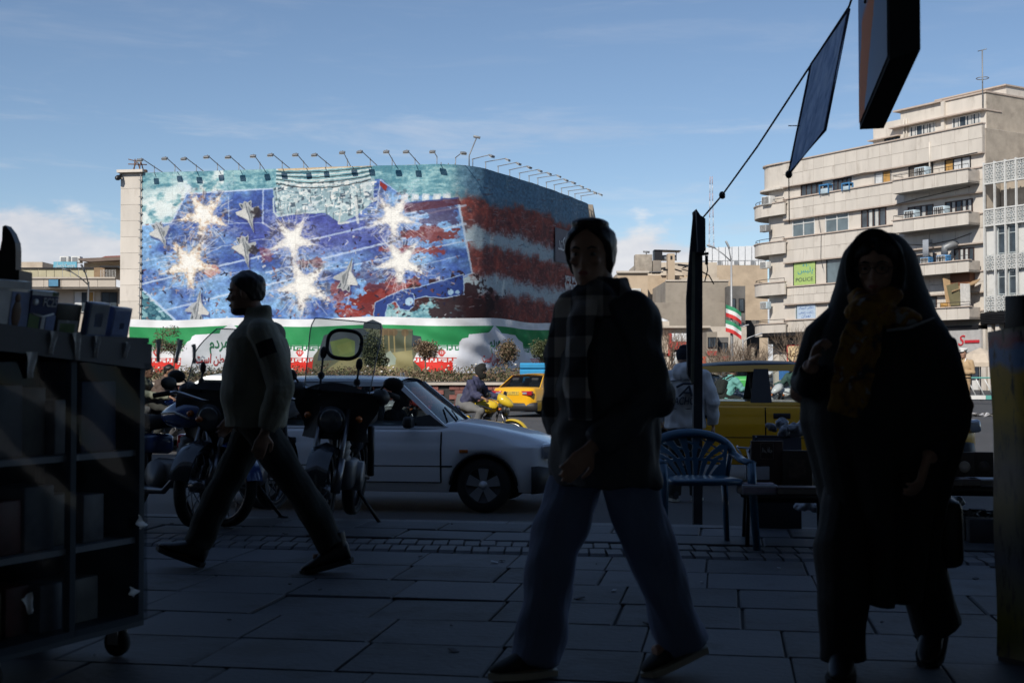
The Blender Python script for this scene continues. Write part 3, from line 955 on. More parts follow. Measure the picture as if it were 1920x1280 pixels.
junk('white_board', 'white worn board leaning on the lowest long balcony', 'board', 1811, 6.2, (.75, .06, 1.6), (.12, .08, 0), mat('worn white board', (.6, .58, .54), .8, var=.15, vscale=5), 1.0)
junk('orange_box', 'small orange brown box low on the junk balcony', 'box', 1773, 5.7, (.5, .4, .3), (0, 0, .2), AMBER)
junk('storage_box', 'red brown box behind the cardboard on the junk balcony', 'box', 1806, 7.35, (1.6, .5, .8), (0, 0, 0), mat('rust box', (.16, .07, .035), .8), .3)
# ground floor of the block
m = MB(); fb(m, -1.8, L, -.3, .6, 4.0, 4.28)
for i in range(5): fb(m, -1.5, L, -.2 + .1 * i, -.14 + .1 * i, 3.4, 3.99)
m.build('canopy_louvres', DARKMETAL, block)
m = MB(); fb(m, -1.2, A_of(1486), -1.2, -.6, .0, 3.3); m.build('grey_hoarding', mat('grey hoarding', (.3, .29, .27), .8), block)
def shop_sign(name, label, px0, px1, z0, z1, b, panel, frame=None):
    o = thing(name, label, 'shop sign'); o.matrix_world = FM
    a0, a1 = A_of(px0, b), A_of(px1, b)
    m = MB(); fb(m, a0, a1, b - .2, b, z0, z1); m.build('panel', panel, o)
    if frame:
        m = MB(); t = .07
        fb(m, a0 - t, a1 + t, b - .22, b + .03, z0 - t, z0); fb(m, a0 - t, a1 + t, b - .22, b + .03, z1, z1 + t); fb(m, a0 - t, a0, b - .22, b + .03, z0, z1); fb(m, a1, a1 + t, b - .22, b + .03, z0, z1); m.build('frame', frame, o)
    return o, (a0 + a1) / 2, a1 - a0
REDP = mat('red sign paint', (.5, .03, .04), .5, var=.05)
o, c, w = shop_sign('shop_sign', 'cream red framed shop sign with dark Persian lettering under the rounded balcony', 1477, 1520, 2.05, 3.25, .1, mat('cream sign', (.68, .52, .3), .6), REDP)
text_obj('lettering', fa('سینما'), .8, mm('brown letter', (.1, .05, .02), .5), o, loc_facade(c, 2.4, .115), .02, width=w * .8)
o, c, w = shop_sign('shop_sign', 'wide grey shop sign with a red emblem and red bar below the junk balcony', 1720, 1839, 2.5, 4.0, .55, mat('grey sign', (.42, .41, .4), .6))
a = A_of(1803, .6)
text_obj('emblem', 'S', 1.0, REDP, o, loc_facade(a, 2.95, .57), .03, width=.55, shear=.3)
m = MB(); fb(m, A_of(1809, .6), A_of(1836, .6), .55, .62, 3.12, 3.3); m.build('red_bar', REDP, o)
m = MB(); fb(m, A_of(1836, .3), A_of(1848, .3), -.6, .3, -.3, 4.0); m.build('pier', STONE, block)
m = MB(); fb(m, A_of(1470), A_of(1520), .3, .55, .6, 1.9); o = m.build('blue_hoarding', mat('blue hoarding', (.06, .2, .5), .6)); o.matrix_world = FM; tag(o, 'blue hoarding under the cream and red shop sign', 'hoarding')
# parts of the shopfront
for px in (1560, 1600, 1640, 1690, 1740, 1790):
    m = MB(); a = A_of(px, -1.9); fb(m, a, a + .35, -2.2, -1.9, -.3, 4.2); m.build('shop_pier', CONC, block)
m = MB(); fb(m, A_of(1822, -1.5), A_of(1834, -1.5), -1.6, -1.5, -.3, 2.2); m.build('shop_door', WHITEF, block)

# ================================================================== lattice screen building beside it
lat = thing('screen_building', 'white building clad in pierced star screens beside the cream block', 'building'); lat.matrix_world = FM
LWHITE = mat('white cladding', (.62, .62, .6), .7, var=.06, vscale=1.5, dirt=(.5, .5, .48)); LGREY = mat('screen grey', (.34, .38, .39), .6, var=.1)
m = MB(); fb(m, L + .15, L + 9, -10, -.1, 5.1, 11.9); m.build('wall', LWHITE, lat)
m = MB(); fb(m, L + .15, L + 9, -10, -1.6, 11.9, 14.4); m.build('wall', ROUGHWALL, lat)
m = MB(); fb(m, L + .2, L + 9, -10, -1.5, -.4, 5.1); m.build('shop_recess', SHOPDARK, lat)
m = MB(); fb(m, L + .1, L + 9, -1.4, .5, 4.3, 5.05)
for i in range(6): fb(m, L + .1, L + 9, .5, .56, 4.35 + .11 * i, 4.41 + .11 * i)
m.build('canopy_louvres', DARKMETAL, lat)
pit = .82
for i in range(9):
    a = L + .25 + i * pit
    m = MB(); fb(m, a - .04, a + .04, .12, .28, 5.1, 14.9); m.build('mullion', LWHITE, lat)
m = MB()
for z in (14.75, 13.45, 11.75, 10.7): fb(m, L + .2, L + 9, .14, .24, z, z + .08)
m.build('transom', LWHITE, lat)
def star_panel(w, h):
    m = MB(); n = 2; t = .028
    for i in range(n):
        for j in range(int(round(n * h / w))):
            s = w / n; cx, cz = -w / 2 + s * (i + .5), -h / 2 + (h / int(round(n * h / w))) * (j + .5); sz = h / int(round(n * h / w))
            for k in range(8):
                a = k * math.pi / 4 + .39
                p = (cx + s * .24 * math.cos(a), cz + sz * .24 * math.sin(a)); q = (cx + s * .56 * math.cos(a + .39), cz + sz * .56 * math.sin(a + .39)); q2 = (cx + s * .24 * math.cos(a + .785), cz + sz * .24 * math.sin(a + .785))
                for u, v in ((p, q), (q, q2), (p, q2)):
                    d = V((v[0] - u[0], 0, v[1] - u[1])); ln = d.length
                    m.box(((u[0] + v[0]) / 2, 0, (u[1] + v[1]) / 2), (ln, .04, t), (0, -math.atan2(d.z, d.x), 0))
    m.box((0, .05, 0), (w, .02, h), None, 1)
    return m.mesh('screen_panel', [LWHITE, LGREY])
sp1, sp2 = star_panel(pit - .1, 1.0), star_panel(pit - .1, 1.35)
for i in range(8):
    a = L + .25 + (i + .5) * pit
    for z, me in ((14.1, sp2), (11.25, sp1), (8.3, sp1), (5.65, sp1)):
        obj('screen_panel', me, lat, (a, -.17, z))
for i in (1, 2, 4, 5, 7):
    a = L + .25 + i * pit
    for z0, z1 in ((8.85, 10.65), (6.2, 7.75)):
        window(lat, a + .06, a + pit - .06, z0, z1, .02, LGREY, PANE, 1, .72)
for i in range(2):
    a = L + .5 + i * .6
    m = MB(); fb(m, a, a + .28, -.2, .3, -.4, 4.3); m.build('column', STONE, lat)
# ================================================================== printed mural (flat print, computed here)
def project(x, y, z):
    c, s = math.cos(PITCH), math.sin(PITCH)
    d = y * c + (z - CAMZ) * s; h = (z - CAMZ) * c - y * s
    return 960 + FPX * x / d, 640 - FPX * h / d

ML0 = 0.0; ML1 = fl_len[-1] - 0.15
MZ0, MZ1 = 3.72, 11.28
IW, IH = 1900, 620
ss = np.linspace(ML0, ML1, IW)
lx = np.array([along(s)[0].x for s in ss]); ly = np.array([along(s)[0].y for s in ss])
zz = np.linspace(MZ0, MZ1, IH)
PX, PY = project(lx[None, :] + 0 * zz[:, None], ly[None, :] + 0 * zz[:, None], zz[:, None] + 0 * lx[None, :])
T = (MZ1 - zz)[:, None] / (MZ1 - MZ0) + 0 * PX                      # 0 at the top edge, 1 at the bottom
N1 = fnoise(IH, IW, 60, 6, 1); N2 = fnoise(IH, IW, 26, 5, 2); N3 = fnoise(IH, IW, 9, 4, 3); N4 = fnoise(IH, IW, 120, 5, 4)
NS = fnoise(IH, IW, 16, 4, 5, (4, 0.8))
C = lambda r, g_, b: np.array([r, g_, b]) / 255.0
def sm(a, b, x):
    t = np.clip((x - a) / (b - a + 1e-9), 0, 1); return t * t * (3 - 2 * t)
def blend(img, mask, col):
    img[:] = img * (1 - mask[..., None]) + col * mask[..., None]
def lerp(a, b, t): return a * (1 - t[..., None]) + b * t[..., None]

class Paint:
    """paints on an image whose texels know their photo position"""
    def __init__(s, img, PX, PY): s.i, s.x, s.y = img, PX, PY
    def win(s, x0, x1, y0, y1):
        cols = np.where((s.x[0] >= x0) & (s.x[0] <= x1))[0]
        if len(cols) == 0: return None
        ys = s.y[:, (cols[0] + cols[-1]) // 2]
        rows = np.where((ys >= y0 - 6) & (ys <= y1 + 6))[0]
        if len(rows) == 0: return None
        return slice(rows[0], rows[-1] + 1), slice(cols[0], cols[-1] + 1)
    def poly(s, pts, col, soft=0.0, alpha=1.0, tex=None):
        p = np.array(pts, float)
        w = s.win(p[:, 0].min() - 2, p[:, 0].max() + 2, p[:, 1].min() - 2, p[:, 1].max() + 2)
        if w is None: return
        X, Y = s.x[w], s.y[w]
        inside = np.zeros(X.shape, bool)
        n = len(p)
        for i in range(n):
            x0, y0 = p[i]; x1, y1 = p[(i + 1) % n]
            if y0 == y1: continue
            c = ((y0 > Y) != (y1 > Y)) & (X < (x1 - x0) * (Y - y0) / (y1 - y0) + x0)
            inside ^= c
        mk = inside.astype(float) * alpha
        if tex is not None: mk = mk * tex[w]
        blend(s.i[w], mk, np.asarray(col)) if False else s._put(w, mk, col)
    def _put(s, w, mk, col):
        sub = s.i[w]; s.i[w] = sub * (1 - mk[..., None]) + np.asarray(col) * mk[..., None]
    def line(s, pts, col, wd, alpha=1.0, jit=0.0):
        for (x0, y0), (x1, y1) in zip(pts, pts[1:]):
            w = s.win(min(x0, x1) - wd - 1, max(x0, x1) + wd + 1, min(y0, y1) - wd - 1, max(y0, y1) + wd + 1)
            if w is None: continue
            X, Y = s.x[w], s.y[w]
            dx, dy = x1 - x0, y1 - y0; L2 = dx * dx + dy * dy + 1e-9
            t = np.clip(((X - x0) * dx + (Y - y0) * dy) / L2, 0, 1)
            d = np.hypot(X - x0 - t * dx, Y - y0 - t * dy)
            s._put(w, sm(wd / 2 + .5, wd / 2 - .4, d) * alpha, col)
    def disc(s, x, y, r, col, alpha=1.0, ry=None):
        ry = ry or r
        w = s.win(x - r - 1, x + r + 1, y - ry - 1, y + ry + 1)
        if w is None: return
        d = np.hypot((s.x[w] - x) / r, (s.y[w] - y) / ry)
        s._put(w, sm(1.1, 0.85, d) * alpha, col)

sea_a, sea_b = C(74, 138, 158), C(158, 204, 208)
img = lerp(sea_a, sea_b, sm(.3, .72, NS * .55 + N3 * .45))
img = lerp(img, np.broadcast_to(C(205, 224, 224), img.shape), sm(.6, .8, N3 * .5 + N1 * .5) * .6)
# surf along the hull
blend(img, sm(.42, .6, N2 * .6 + N1 * .5) * sm(70, 10, np.abs((PY - 388) + (PX - 300) * .38)) * (PX < 420), C(226, 238, 236))
# long flank: red and pale stripes running back in churned water
warp = (N1 - .5) * .14 + (N3 - .5) * .06
Tw = T + warp
red, dred, pale, slate = C(164, 76, 66), C(116, 66, 66), C(182, 200, 206), C(100, 132, 152)
flank = sm(838, 880, PX + (N2 - .5) * 30)
def stripe(t0, t1): return sm(t0 - .05, t0 + .03, Tw) * (1 - sm(t1 - .03, t1 + .05, Tw))
reds = np.clip(stripe(.20, .385) + stripe(.53, .70) + stripe(.83, 1.1), 0, 1)
fl = lerp(np.broadcast_to(slate, img.shape), pale, sm(.3, .62, N2 * .5 + N3 * .3 + sm(.25, .5, T) * .3 - .05))
redtex = lerp(np.broadcast_to(dred, img.shape), red, sm(.38, .62, N3 * .45 + N2 * .55))
redtex = lerp(redtex, np.broadcast_to(C(170, 140, 138), img.shape), sm(.6, .75, N3) * .35)
fl = lerp(fl, redtex, reds)
fl = lerp(fl, np.broadcast_to(C(88, 130, 158), img.shape) * (0.8 + .5 * N3[..., None]), sm(.24, .12, Tw))
blend(fl, sm(.8, .9, T + (N1 - .5) * .2) * sm(970, 890, PX), C(52, 26, 30))
img = lerp(img, fl, flank)
P_ = Paint(img, PX, PY)
# deck
deck = [(262, 423), (322, 418), (352, 363), (430, 358), (514, 354), (600, 346), (702, 338), (716, 336), (772, 380), (790, 366), (856, 372), (868, 440), (882, 512), (872, 520), (790, 545), (722, 572), (690, 600), (331, 604), (262, 538)]
deckc = lerp(np.broadcast_to(C(54, 84, 164), img.shape), C(126, 176, 226), sm(.36, .64, N4 * .6 + N1 * .4))
deckc = lerp(deckc, np.broadcast_to(C(66, 64, 150), img.shape), sm(120, 20, np.hypot((PX - 600) * .5, (PY - 435) * 1.6)) * .7)
deckc = deckc * (0.72 + .56 * N3[..., None])
msk = np.zeros_like(img); Paint(msk, PX, PY).poly(deck, (1, 1, 1))
img[:] = lerp(img, deckc, msk[..., 0]); deckm = msk[..., 0]
P_.poly([(262, 545), (330, 604), (262, 604)], C(40, 96, 118), tex=.55 + .45 * (N2 > .45))
P_.poly([(262, 545), (330, 604), (262, 604)], C(150, 200, 206), tex=(N2 > .56) * .8)
wl = C(196, 216, 240)
for a, b, wd, al in (((262, 424), (322, 418), 3, .9), ((322, 418), (352, 364), 3, .9), ((352, 364), (515, 354), 3, .9), ((262, 538), (331, 602), 4, .8), ((268, 533), (520, 474), 3.5, .8),
                     ((300, 585), (560, 520), 3.5, .7), ((500, 512), (870, 420), 4, .75), ((495, 470), (870, 386), 3.5, .7), ((640, 420), (690, 408), 4, .7), ((262, 492), (500, 447), 2, .5),
                     ((640, 503), (880, 450), 3, .7), ((430, 370), (430, 420), 2, .7), ((430, 420), (496, 418), 2, .5), ((494, 356), (494, 420), 3, .7), ((690, 420), (780, 398), 3, .7),
                     ((856, 374), (882, 512), 3.5, .85), ((715, 338), (706, 400), 2.5, .8), ((716, 338), (775, 384), 2, .7), ((690, 598), (724, 572), 3, .7), ((724, 572), (880, 514), 2.5, .8),
                     ((262, 458), (420, 428), 1.5, .4), ((560, 560), (860, 480), 2, .5), ((650, 585), (657, 540), 3, .6), ((400, 560), (640, 500), 2, .5), ((300, 545), (470, 506), 2, .5), ((520, 420), (700, 384), 1.5, .45)):
    P_.line([a, b], wl, wd, al)
# dark wet and scorched patches
for cx, cy, rx, ry, col, al in ((740, 548, 80, 26, C(150, 42, 34), .9), (690, 570, 45, 30, C(120, 30, 28), .9), (800, 440, 60, 14, C(128, 44, 40), .85), (640, 548, 26, 20, C(150, 50, 38), .7), (820, 400, 40, 20, C(70, 40, 70), .6),
                                (760, 470, 70, 10, C(150, 48, 40), .8), (700, 520, 34, 22, C(60, 50, 90), .5), (590, 495, 22, 12, C(130, 60, 56), .7), (500, 475, 16, 14, C(150, 60, 60), .55), (845, 560, 70, 40, C(48, 26, 32), .9), (665, 590, 22, 20, C(160, 50, 40), .8)):
    d = np.hypot((PX - cx) / rx, (PY - cy) / ry) + (N2 - .5) * 2.2 + (N3 - .5) * .8
    blend(img, sm(1.0, .75, d) * al, col)
# gun platforms hanging off the deck edge
for pl in ([(755, 566), (752, 545), (790, 538), (866, 515), (868, 552), (830, 560), (800, 556)], [(700, 600), (704, 568), (752, 545), (776, 552), (778, 574), (768, 582), (752, 580), (742, 566), (728, 572), (722, 602)]):
    P_.poly(pl, C(34, 62, 138)); P_.line(pl + pl[:1], C(168, 196, 226), 1.6, .9)
P_.disc(768, 566, 8, C(170, 205, 230)); P_.disc(844, 548, 6, C(150, 190, 220)); P_.disc(856, 548, 4, C(140, 180, 214))
# island tower: crowded pale boxes, rails, radomes
r2 = np.random.default_rng(11)
P_.poly([(512, 352), (560, 344), (640, 338), (704, 334), (700, 378), (672, 404), (640, 420), (612, 400), (520, 404)], C(150, 180, 190))
for k in range(420):
    x, y = 514 + 186 * r2.random(), 340 + 62 * r2.random() ** 1.2
    if y > 398 - abs(x - 640) * .06 and x < 600: continue
    w, h = 2 + 10 * r2.random() ** 2, 1.5 + 7 * r2.random() ** 2
    c = [C(236, 238, 234), C(214, 226, 226), C(110, 142, 152), C(70, 90, 108), C(190, 212, 214), C(240, 242, 238)][int(r2.random() * 6)]
    a = r2.random() * .5 - .1
    P_.poly([(x, y), (x + w, y - w * a), (x + w, y + h - w * a), (x, y + h)], c, alpha=.9)
for k in range(26):
    x, y = 514 + 186 * r2.random(), 345 + 60 * r2.random()
    P_.line([(x, y), (x + 4 + 20 * r2.random(), y - 3)], C(230, 234, 230), 1.2, .8); P_.line([(x, y), (x + 1, y + 4 + 18 * r2.random())], C(60, 74, 88), 1.1, .8)
for x, y, r in ((533, 372, 6), (645, 388, 7), (578, 366, 5), (560, 396, 4), (664, 360, 6), (690, 350, 9)): P_.disc(x, y, r, C(214, 228, 228)); P_.disc(x + r * .3, y + r * .3, r * .55, C(170, 196, 202))
P_.line([(514, 372), (514, 398), (522, 406), (610, 396)], C(196, 214, 216), 3, .9); P_.line([(640, 395), (636, 420), (655, 418)], C(206, 212, 208), 3, .9); P_.line([(668, 372), (672, 418)], C(214, 220, 218), 5, .8)
for x in (760, 780, 800, 820, 838): P_.poly([(x - 8, 364), (x + 6, 364), (x + 6, 376), (x - 8, 378)], C(196, 212, 222)); P_.disc(x, 370, 4, C(226, 232, 232))
P_.poly([(755, 382), (858, 372), (862, 384), (760, 400)], C(92, 30, 40), tex=.4 + .6 * N2); P_.line([(760, 382), (856, 372)], C(60, 70, 130), 3, .8)
# red stroke on the triangular fin
P_.poly([(714, 340), (728, 350), (724, 360), (714, 350)], C(150, 40, 40))
# small scattered debris and figures
for k in range(330):
    x, y = 268 + 600 * r2.random(), 420 + 176 * r2.random() ** .8
    a = r2.random() * 3.14; l = 1.5 + 4.5 * r2.random()
    c = [C(26, 26, 44), C(150, 110, 110), C(176, 150, 146), C(34, 30, 60), C(120, 60, 60), C(210, 210, 214)][int(r2.random() * 6)]
    P_.line([(x, y), (x + l * math.cos(a), y + l * math.sin(a))], c, 1.2 + 1.8 * r2.random(), .85)
    if r2.random() < .4: P_.line([(x + 2, y - 1), (x + 2 + l * math.cos(a + 1.6), y + l * math.sin(a + 1.6))], c, 1.6, .8)
# aircraft seen from above
def jet(x, y, s, rot):
    shp = [(0, -1.25), (.1, -.7), (.18, -.35), (.8, .25), (.8, .42), (.3, .42), (.42, .8), (.4, .95), (.16, .86), (0, 1.0), (-.16, .86), (-.4, .95), (-.42, .8), (-.3, .42), (-.8, .42), (-.8, .25), (-.18, -.35), (-.1, -.7)]
    c_, s_ = math.cos(rot), math.sin(rot)
    tr = lambda q, dx=0, dy=0: (x + dx + s * (q[0] * c_ - q[1] * s_), y + dy + s * (q[0] * s_ + q[1] * c_))
    P_.poly([tr(q, 3, 5) for q in shp], C(40, 40, 96), alpha=.55)
    P_.poly([tr(q) for q in shp], C(170, 174, 176)); P_.poly([tr(q) for q in [(.02, -.4), (.8, .3), (.75, .42), (.1, .5)]], C(208, 208, 204))
    P_.poly([tr(q) for q in [(-.1, -.3), (-.35, .1), (-.1, .6)]], C(120, 126, 130)); P_.line([tr((0, -1.1)), tr((0, .8))], C(88, 96, 104), 1.4, .9); P_.poly([tr(q) for q in [(.28, .5), (.36, .85), (.2, .8)]], C(70, 80, 92)); P_.poly([tr(q) for q in [(-.28, .5), (-.36, .85), (-.2, .8)]], C(70, 80, 92))
jet(303, 440, 25, 2.75); jet(468, 404, 28, 2.85); jet(461, 470, 29, 2.95); jet(652, 518, 30, .28); jet(372, 576, 28, .15)
for x, y in ((484, 398), (480, 470), (384, 505)): blend(img, sm(1, .6, np.hypot((PX - x) / 12, (PY - y) / 11) + (N3 - .5) * 1.4) * .85, C(40, 34, 40))
blend(img, sm(1, .7, np.hypot((PX - 398) / 15, (PY - 508) / 14) + (N3 - .5) * .9), C(188, 120, 110))
# six burst stars
def star(x, y, R_, rot, hot, ragged=.30):
    dx, dy = PX - x, PY - y
    r = np.hypot(dx, dy); a = np.arctan2(dy, dx) - rot
    k = np.abs(((a / (2 * math.pi / 5)) % 1.0) - .5) * 2                 # 1 on a tip, 0 in a notch
    edge = R_ * (.40 + .60 * k ** 2.2)
    n = fnoise(IH, IW, 7, 3, int(x)) - .5
    spoke = .10 * np.sin(a * 23 + n * 5) * sm(.3, 1, r / R_)
    q = r / edge + n * ragged * 2 + spoke
    m_ = sm(1.08, .76, q)
    ray = np.clip(np.sin(a * 31 + n * 9) * .5 + np.sin(a * 17 + 2) * .5, 0, 1) * sm(1.25, .5, r / R_) * .55
    m_ = np.maximum(m_, ray * (n + .5 > .35))
    col = lerp(np.broadcast_to(C(250, 248, 240), img.shape), C(226, 206, 180) if hot else C(214, 210, 206), sm(.35, 1.0, q + (N3 - .5) * .5))
    if hot: col = lerp(col, np.broadcast_to(C(176, 112, 70), img.shape), sm(.62, .85, N3 * .5 + N2 * .5) * .7 * sm(.2, .8, q))
    halo = sm(2.6, 1.0, q) * .45
    blend(img, halo * (n + .5 > .5), C(206, 214, 236))
    img[:] = lerp(img, col, m_)
up = -math.pi / 2 + math.pi / 5
star(383, 404, 50, up + .1, 1, .42); star(357, 494, 55, up - .06, 1, .36); star(550, 450, 48, up - .1, 0, .26); star(571, 537, 59, up + .16, 0, .34); star(738, 407, 48, up - .04, 0, .40); star(752, 492, 51, up + .1, 0, .3)
# fold shading painted as pale and dark lines where the top edge came loose
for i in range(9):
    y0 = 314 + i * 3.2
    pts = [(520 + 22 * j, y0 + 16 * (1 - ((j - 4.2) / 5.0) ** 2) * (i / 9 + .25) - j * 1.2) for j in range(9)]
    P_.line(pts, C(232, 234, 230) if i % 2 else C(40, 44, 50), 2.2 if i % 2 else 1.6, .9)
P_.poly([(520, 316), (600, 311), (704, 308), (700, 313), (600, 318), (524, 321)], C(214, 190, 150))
# woven cloth seams
seam = (np.abs((np.arange(IW) % 95) - 47) > 46.2)[None, :] & np.ones((IH, 1), bool)
img[seam] *= .93
img *= (0.96 + .05 * (np.arange(IH) % 9 < 2))[:, None, None] * 0.5 + .5
for cx_, cy_, s_ in ((384, 405, 1), (358, 492, 2), (550, 452, 3), (570, 536, 4), (738, 408, 5), (752, 490, 6)):
    dd = np.hypot(PX - cx_, PY - cy_); kn = fnoise(IH, IW, 14, 4, 90 + s_)
    blend(img, sm(.56, .70, kn) * sm(70, 40, dd) * sm(14, 34, dd) * .55, C(54, 46, 56)); blend(img, sm(.60, .72, fnoise(IH, IW, 9, 3, 190 + s_)) * sm(62, 30, dd) * sm(8, 30, dd) * .6, C(186, 132, 96) if s_ < 3 else C(176, 170, 176))
    for k in range(46):
        a_, r0_ = r2.random() * 6.283, 26 + 14 * r2.random(); r1_ = r0_ + 6 + 30 * r2.random() ** 2
        P_.line([(cx_ + r0_ * math.cos(a_), cy_ + r0_ * math.sin(a_)), (cx_ + r1_ * math.cos(a_), cy_ + r1_ * math.sin(a_))], C(232, 228, 226), .8 + .8 * r2.random(), .5)
for k in range(260):                              # foam and smoke flecks through the flank
    x, y = 870 + 225 * r2.random(), 330 + 265 * r2.random(); l = 2 + 9 * r2.random()
    P_.line([(x, y), (x + l, y + (r2.random() - .5) * 5)], [C(196, 206, 210), C(150, 160, 168), C(88, 40, 42)][k % 3], .8 + r2.random(), .4)
jj, ii = np.meshgrid(np.arange(IW), np.arange(IH))
wx_, wy_ = (fnoise(IH, IW, 12, 3, 301) - .5) * 5, (fnoise(IH, IW, 12, 3, 302) - .5) * 5
img = img[np.clip(ii + wy_, 0, IH - 1).astype(int), np.clip(jj + wx_, 0, IW - 1).astype(int)]
gy_ = img.mean(2, keepdims=True); img = gy_ + (img - gy_) * .88
for ax_ in (0, 1): img = (np.roll(img, 1, ax_) + 2 * img + np.roll(img, -1, ax_)) / 4
img *= (.92 + .16 * fnoise(IH, IW, 3, 2, 77))[..., None]
img = np.clip(img * 0.93, 0, 1)
MURAL = img_mat('mural print', img, 0.75, 0.25)
m = MB(); nu, nv = 150, 26
uvs = []; rows = []
on = offset_line(front, 1.0)
def nrm(s):
    p, d = along(s); return p, V((d.y, -d.x))
for j in range(nv):
    v = j / (nv - 1); row = []
    for i in range(nu):
        u = i / (nu - 1); s = ML0 + (ML1 - ML0) * u
        p, n = nrm(s)
        # smooth the normal a little round the corner
        z = MZ0 + (MZ1 - MZ0) * v
        off = 0.12 + 0.025 * math.sin(s * 2.3 + z * .9) + 0.012 * math.sin(s * 7.1 - z * 1.7)
        if 8.2 < s < 13.2 and v > .8: off += .10 * (v - .8) / .2 * math.sin((s - 8.2) / 5 * math.pi) * (1 + .4 * math.sin(z * 22))
        q = p + n * off; row.append((q.x, q.y, z)); uvs.append((u, v))
    rows.append(row)
m.sheet(rows)
me = m.mesh('mural', MURAL); set_uv(me, uvs)
mural = tag(obj('mural_banner', me), 'huge banner printed with white burst stars on a blue ship deck', 'banner')
WHITET = mat('white print', (.62, .64, .64), .7, var=0)
GREYT = mat('dark print box', (.10, .11, .14), .7, var=.1)
def flank_M(px, z, off=.2):
    lo, hi = 0, fl_len[-1]
    for _ in range(40):
        md = (lo + hi) / 2; p, d = along(md)
        if project(p.x, p.y, z)[0] < px: lo = md
        else: hi = md
    p, d = along(lo); n = V((d.y, -d.x))
    q = p + n * off
    return frame_matrix(V((q.x, q.y, z)), (d.x, d.y, 0), (0, 0, 1)), lo
def zof(px, py):
    """height on the flank for a photo pixel"""
    M_, s = flank_M(px, 7.0); y = M_.translation.y
    return CAMZ + (700 - py) / FPX * y
for (px, py, t, sz, al) in ((1052, 525, 'you will reap the', .62, 'LEFT'), (1052, 545, 'whirlwind', 1.0, 'LEFT')):
    M_, s = flank_M(px + (2 if sz < .8 else 1), zof(px, py)); text_obj('lettering', t, sz, WHITET, mural, M_, .004, align='LEFT', off=.012)
M_, s = flank_M(1084, zof(1084, 448)); text_obj('lettering', fa('باد بکارد'), 1.1, WHITET, mural, M_, .004, width=4.2)
M_, s = flank_M(1066, zof(1066, 472), .17); m = MB(); m.box((.9, .2, 0), (7.2, 1.9, .01)); m.build('text_box', GREYT, mural).matrix_world = M_
M_, s = flank_M(1066, zof(1066, 474), .2); text_obj('lettering', fa('طوفان درو می کند'), 1.15, WHITET, mural, M_ @ Matrix.Translation((.9, 0, 0)), .004, width=6.4)

# ================================================================== flag banner along the foot of the building
BZ0, BZ1 = 1.12, 3.82
BS0, BS1 = -0.55, fl_len[-1] - 0.4
BW, BH = 1700, 220
def along2(s):
    if s < 0:
        d = (P1 - P0).normalized(); return P1 + d * s, d
    return along(s)
ss = np.linspace(BS0, BS1, BW); zz = np.linspace(BZ0, BZ1, BH)
bx = np.array([along2(s)[0].x for s in ss]); by = np.array([along2(s)[0].y for s in ss])
QX, QY = project(bx[None, :] + 0 * zz[:, None], by[None, :] + 0 * zz[:, None], zz[:, None] + 0 * bx[None, :])
tt = ((BZ1 - zz) / (BZ1 - BZ0))[:, None] + 0 * QX
NB = fnoise(BH, BW, 30, 4, 21); NC = fnoise(BH, BW, 8, 3, 22)
bimg = np.zeros((BH, BW, 3)) + C(222, 224, 226)
GREEN, WHT, REDF = C(44, 138, 82), C(222, 224, 226), C(206, 50, 42)
def band(t0, t1, c): bimg[(tt >= t0) & (tt < t1)] = c
band(.14, .51, GREEN); band(.78, 1.01, REDF)
PB_ = Paint(bimg, QX, QY)
# square-kufic style borders: white fret on green, red fret on white
def fret(t0, t1, fg, bg_):
    r = (tt >= t0) & (tt < t1)
    ph = (ss[None, :] * 7.5) % 6.0; hgt = (tt - t0) / (t1 - t0)
    on_ = ((hgt > .05) & (hgt < .22)) | ((ph < .5) & (hgt < .8)) | ((ph > 1.2) & (ph < 1.7) & (hgt > .2)) | ((ph > 1.2) & (ph < 3.4) & (hgt > .78)) | ((ph > 2.4) & (ph < 2.9) & (hgt > .4)) | ((ph > 2.4) & (ph < 4.3) & (hgt > .4) & (hgt < .56)) | ((ph > 4.4) & (ph < 4.9)) | ((ph > 5.2) & (ph < 6.) & (hgt > .7))
    bimg[r] = bg_; bimg[r & on_] = fg
fret(.485, .585, C(40, 120, 74), WHT); fret(.715, .80, C(196, 60, 52), WHT)
def emblem(x, y, s):
    c = C(196, 50, 44)
    PB_.line([(x, y - 1.1 * s), (x, y + s)], c, 1.5)
    for sg in (-1, 1):
        PB_.line([(x + sg * .35 * s, y - .7 * s), (x + sg * .62 * s, y), (x + sg * .12 * s, y + .85 * s)], c, 1.3)
        PB_.line([(x + sg * .6 * s, y - .75 * s), (x + sg * 1.0 * s, y - .1 * s), (x + sg * .3 * s, y + .95 * s)], c, 1.3)
for x in (298, 566, 828, 1086, 1200): emblem(x, 661, 6.5)
# pale scalloped cloud with writing, twice
c1 = [(330, 704), (343, 684), (346, 662), (350, 648), (356, 640), (362, 637), (364, 630), (370, 627), (416, 626), (418, 619), (426, 615), (438, 608), (450, 617), (456, 626), (500, 630), (512, 640), (520, 660), (524, 704)]
c2 = [(846, 704), (846, 680), (856, 665), (858, 640), (862, 634), (872, 632), (874, 626), (904, 624), (910, 618), (918, 611), (928, 620), (932, 626), (958, 628), (964, 636), (972, 642), (975, 655), (984, 668), (990, 704)]
for c_ in (c1, c2): PB_.poly(c_, C(216, 218, 224))
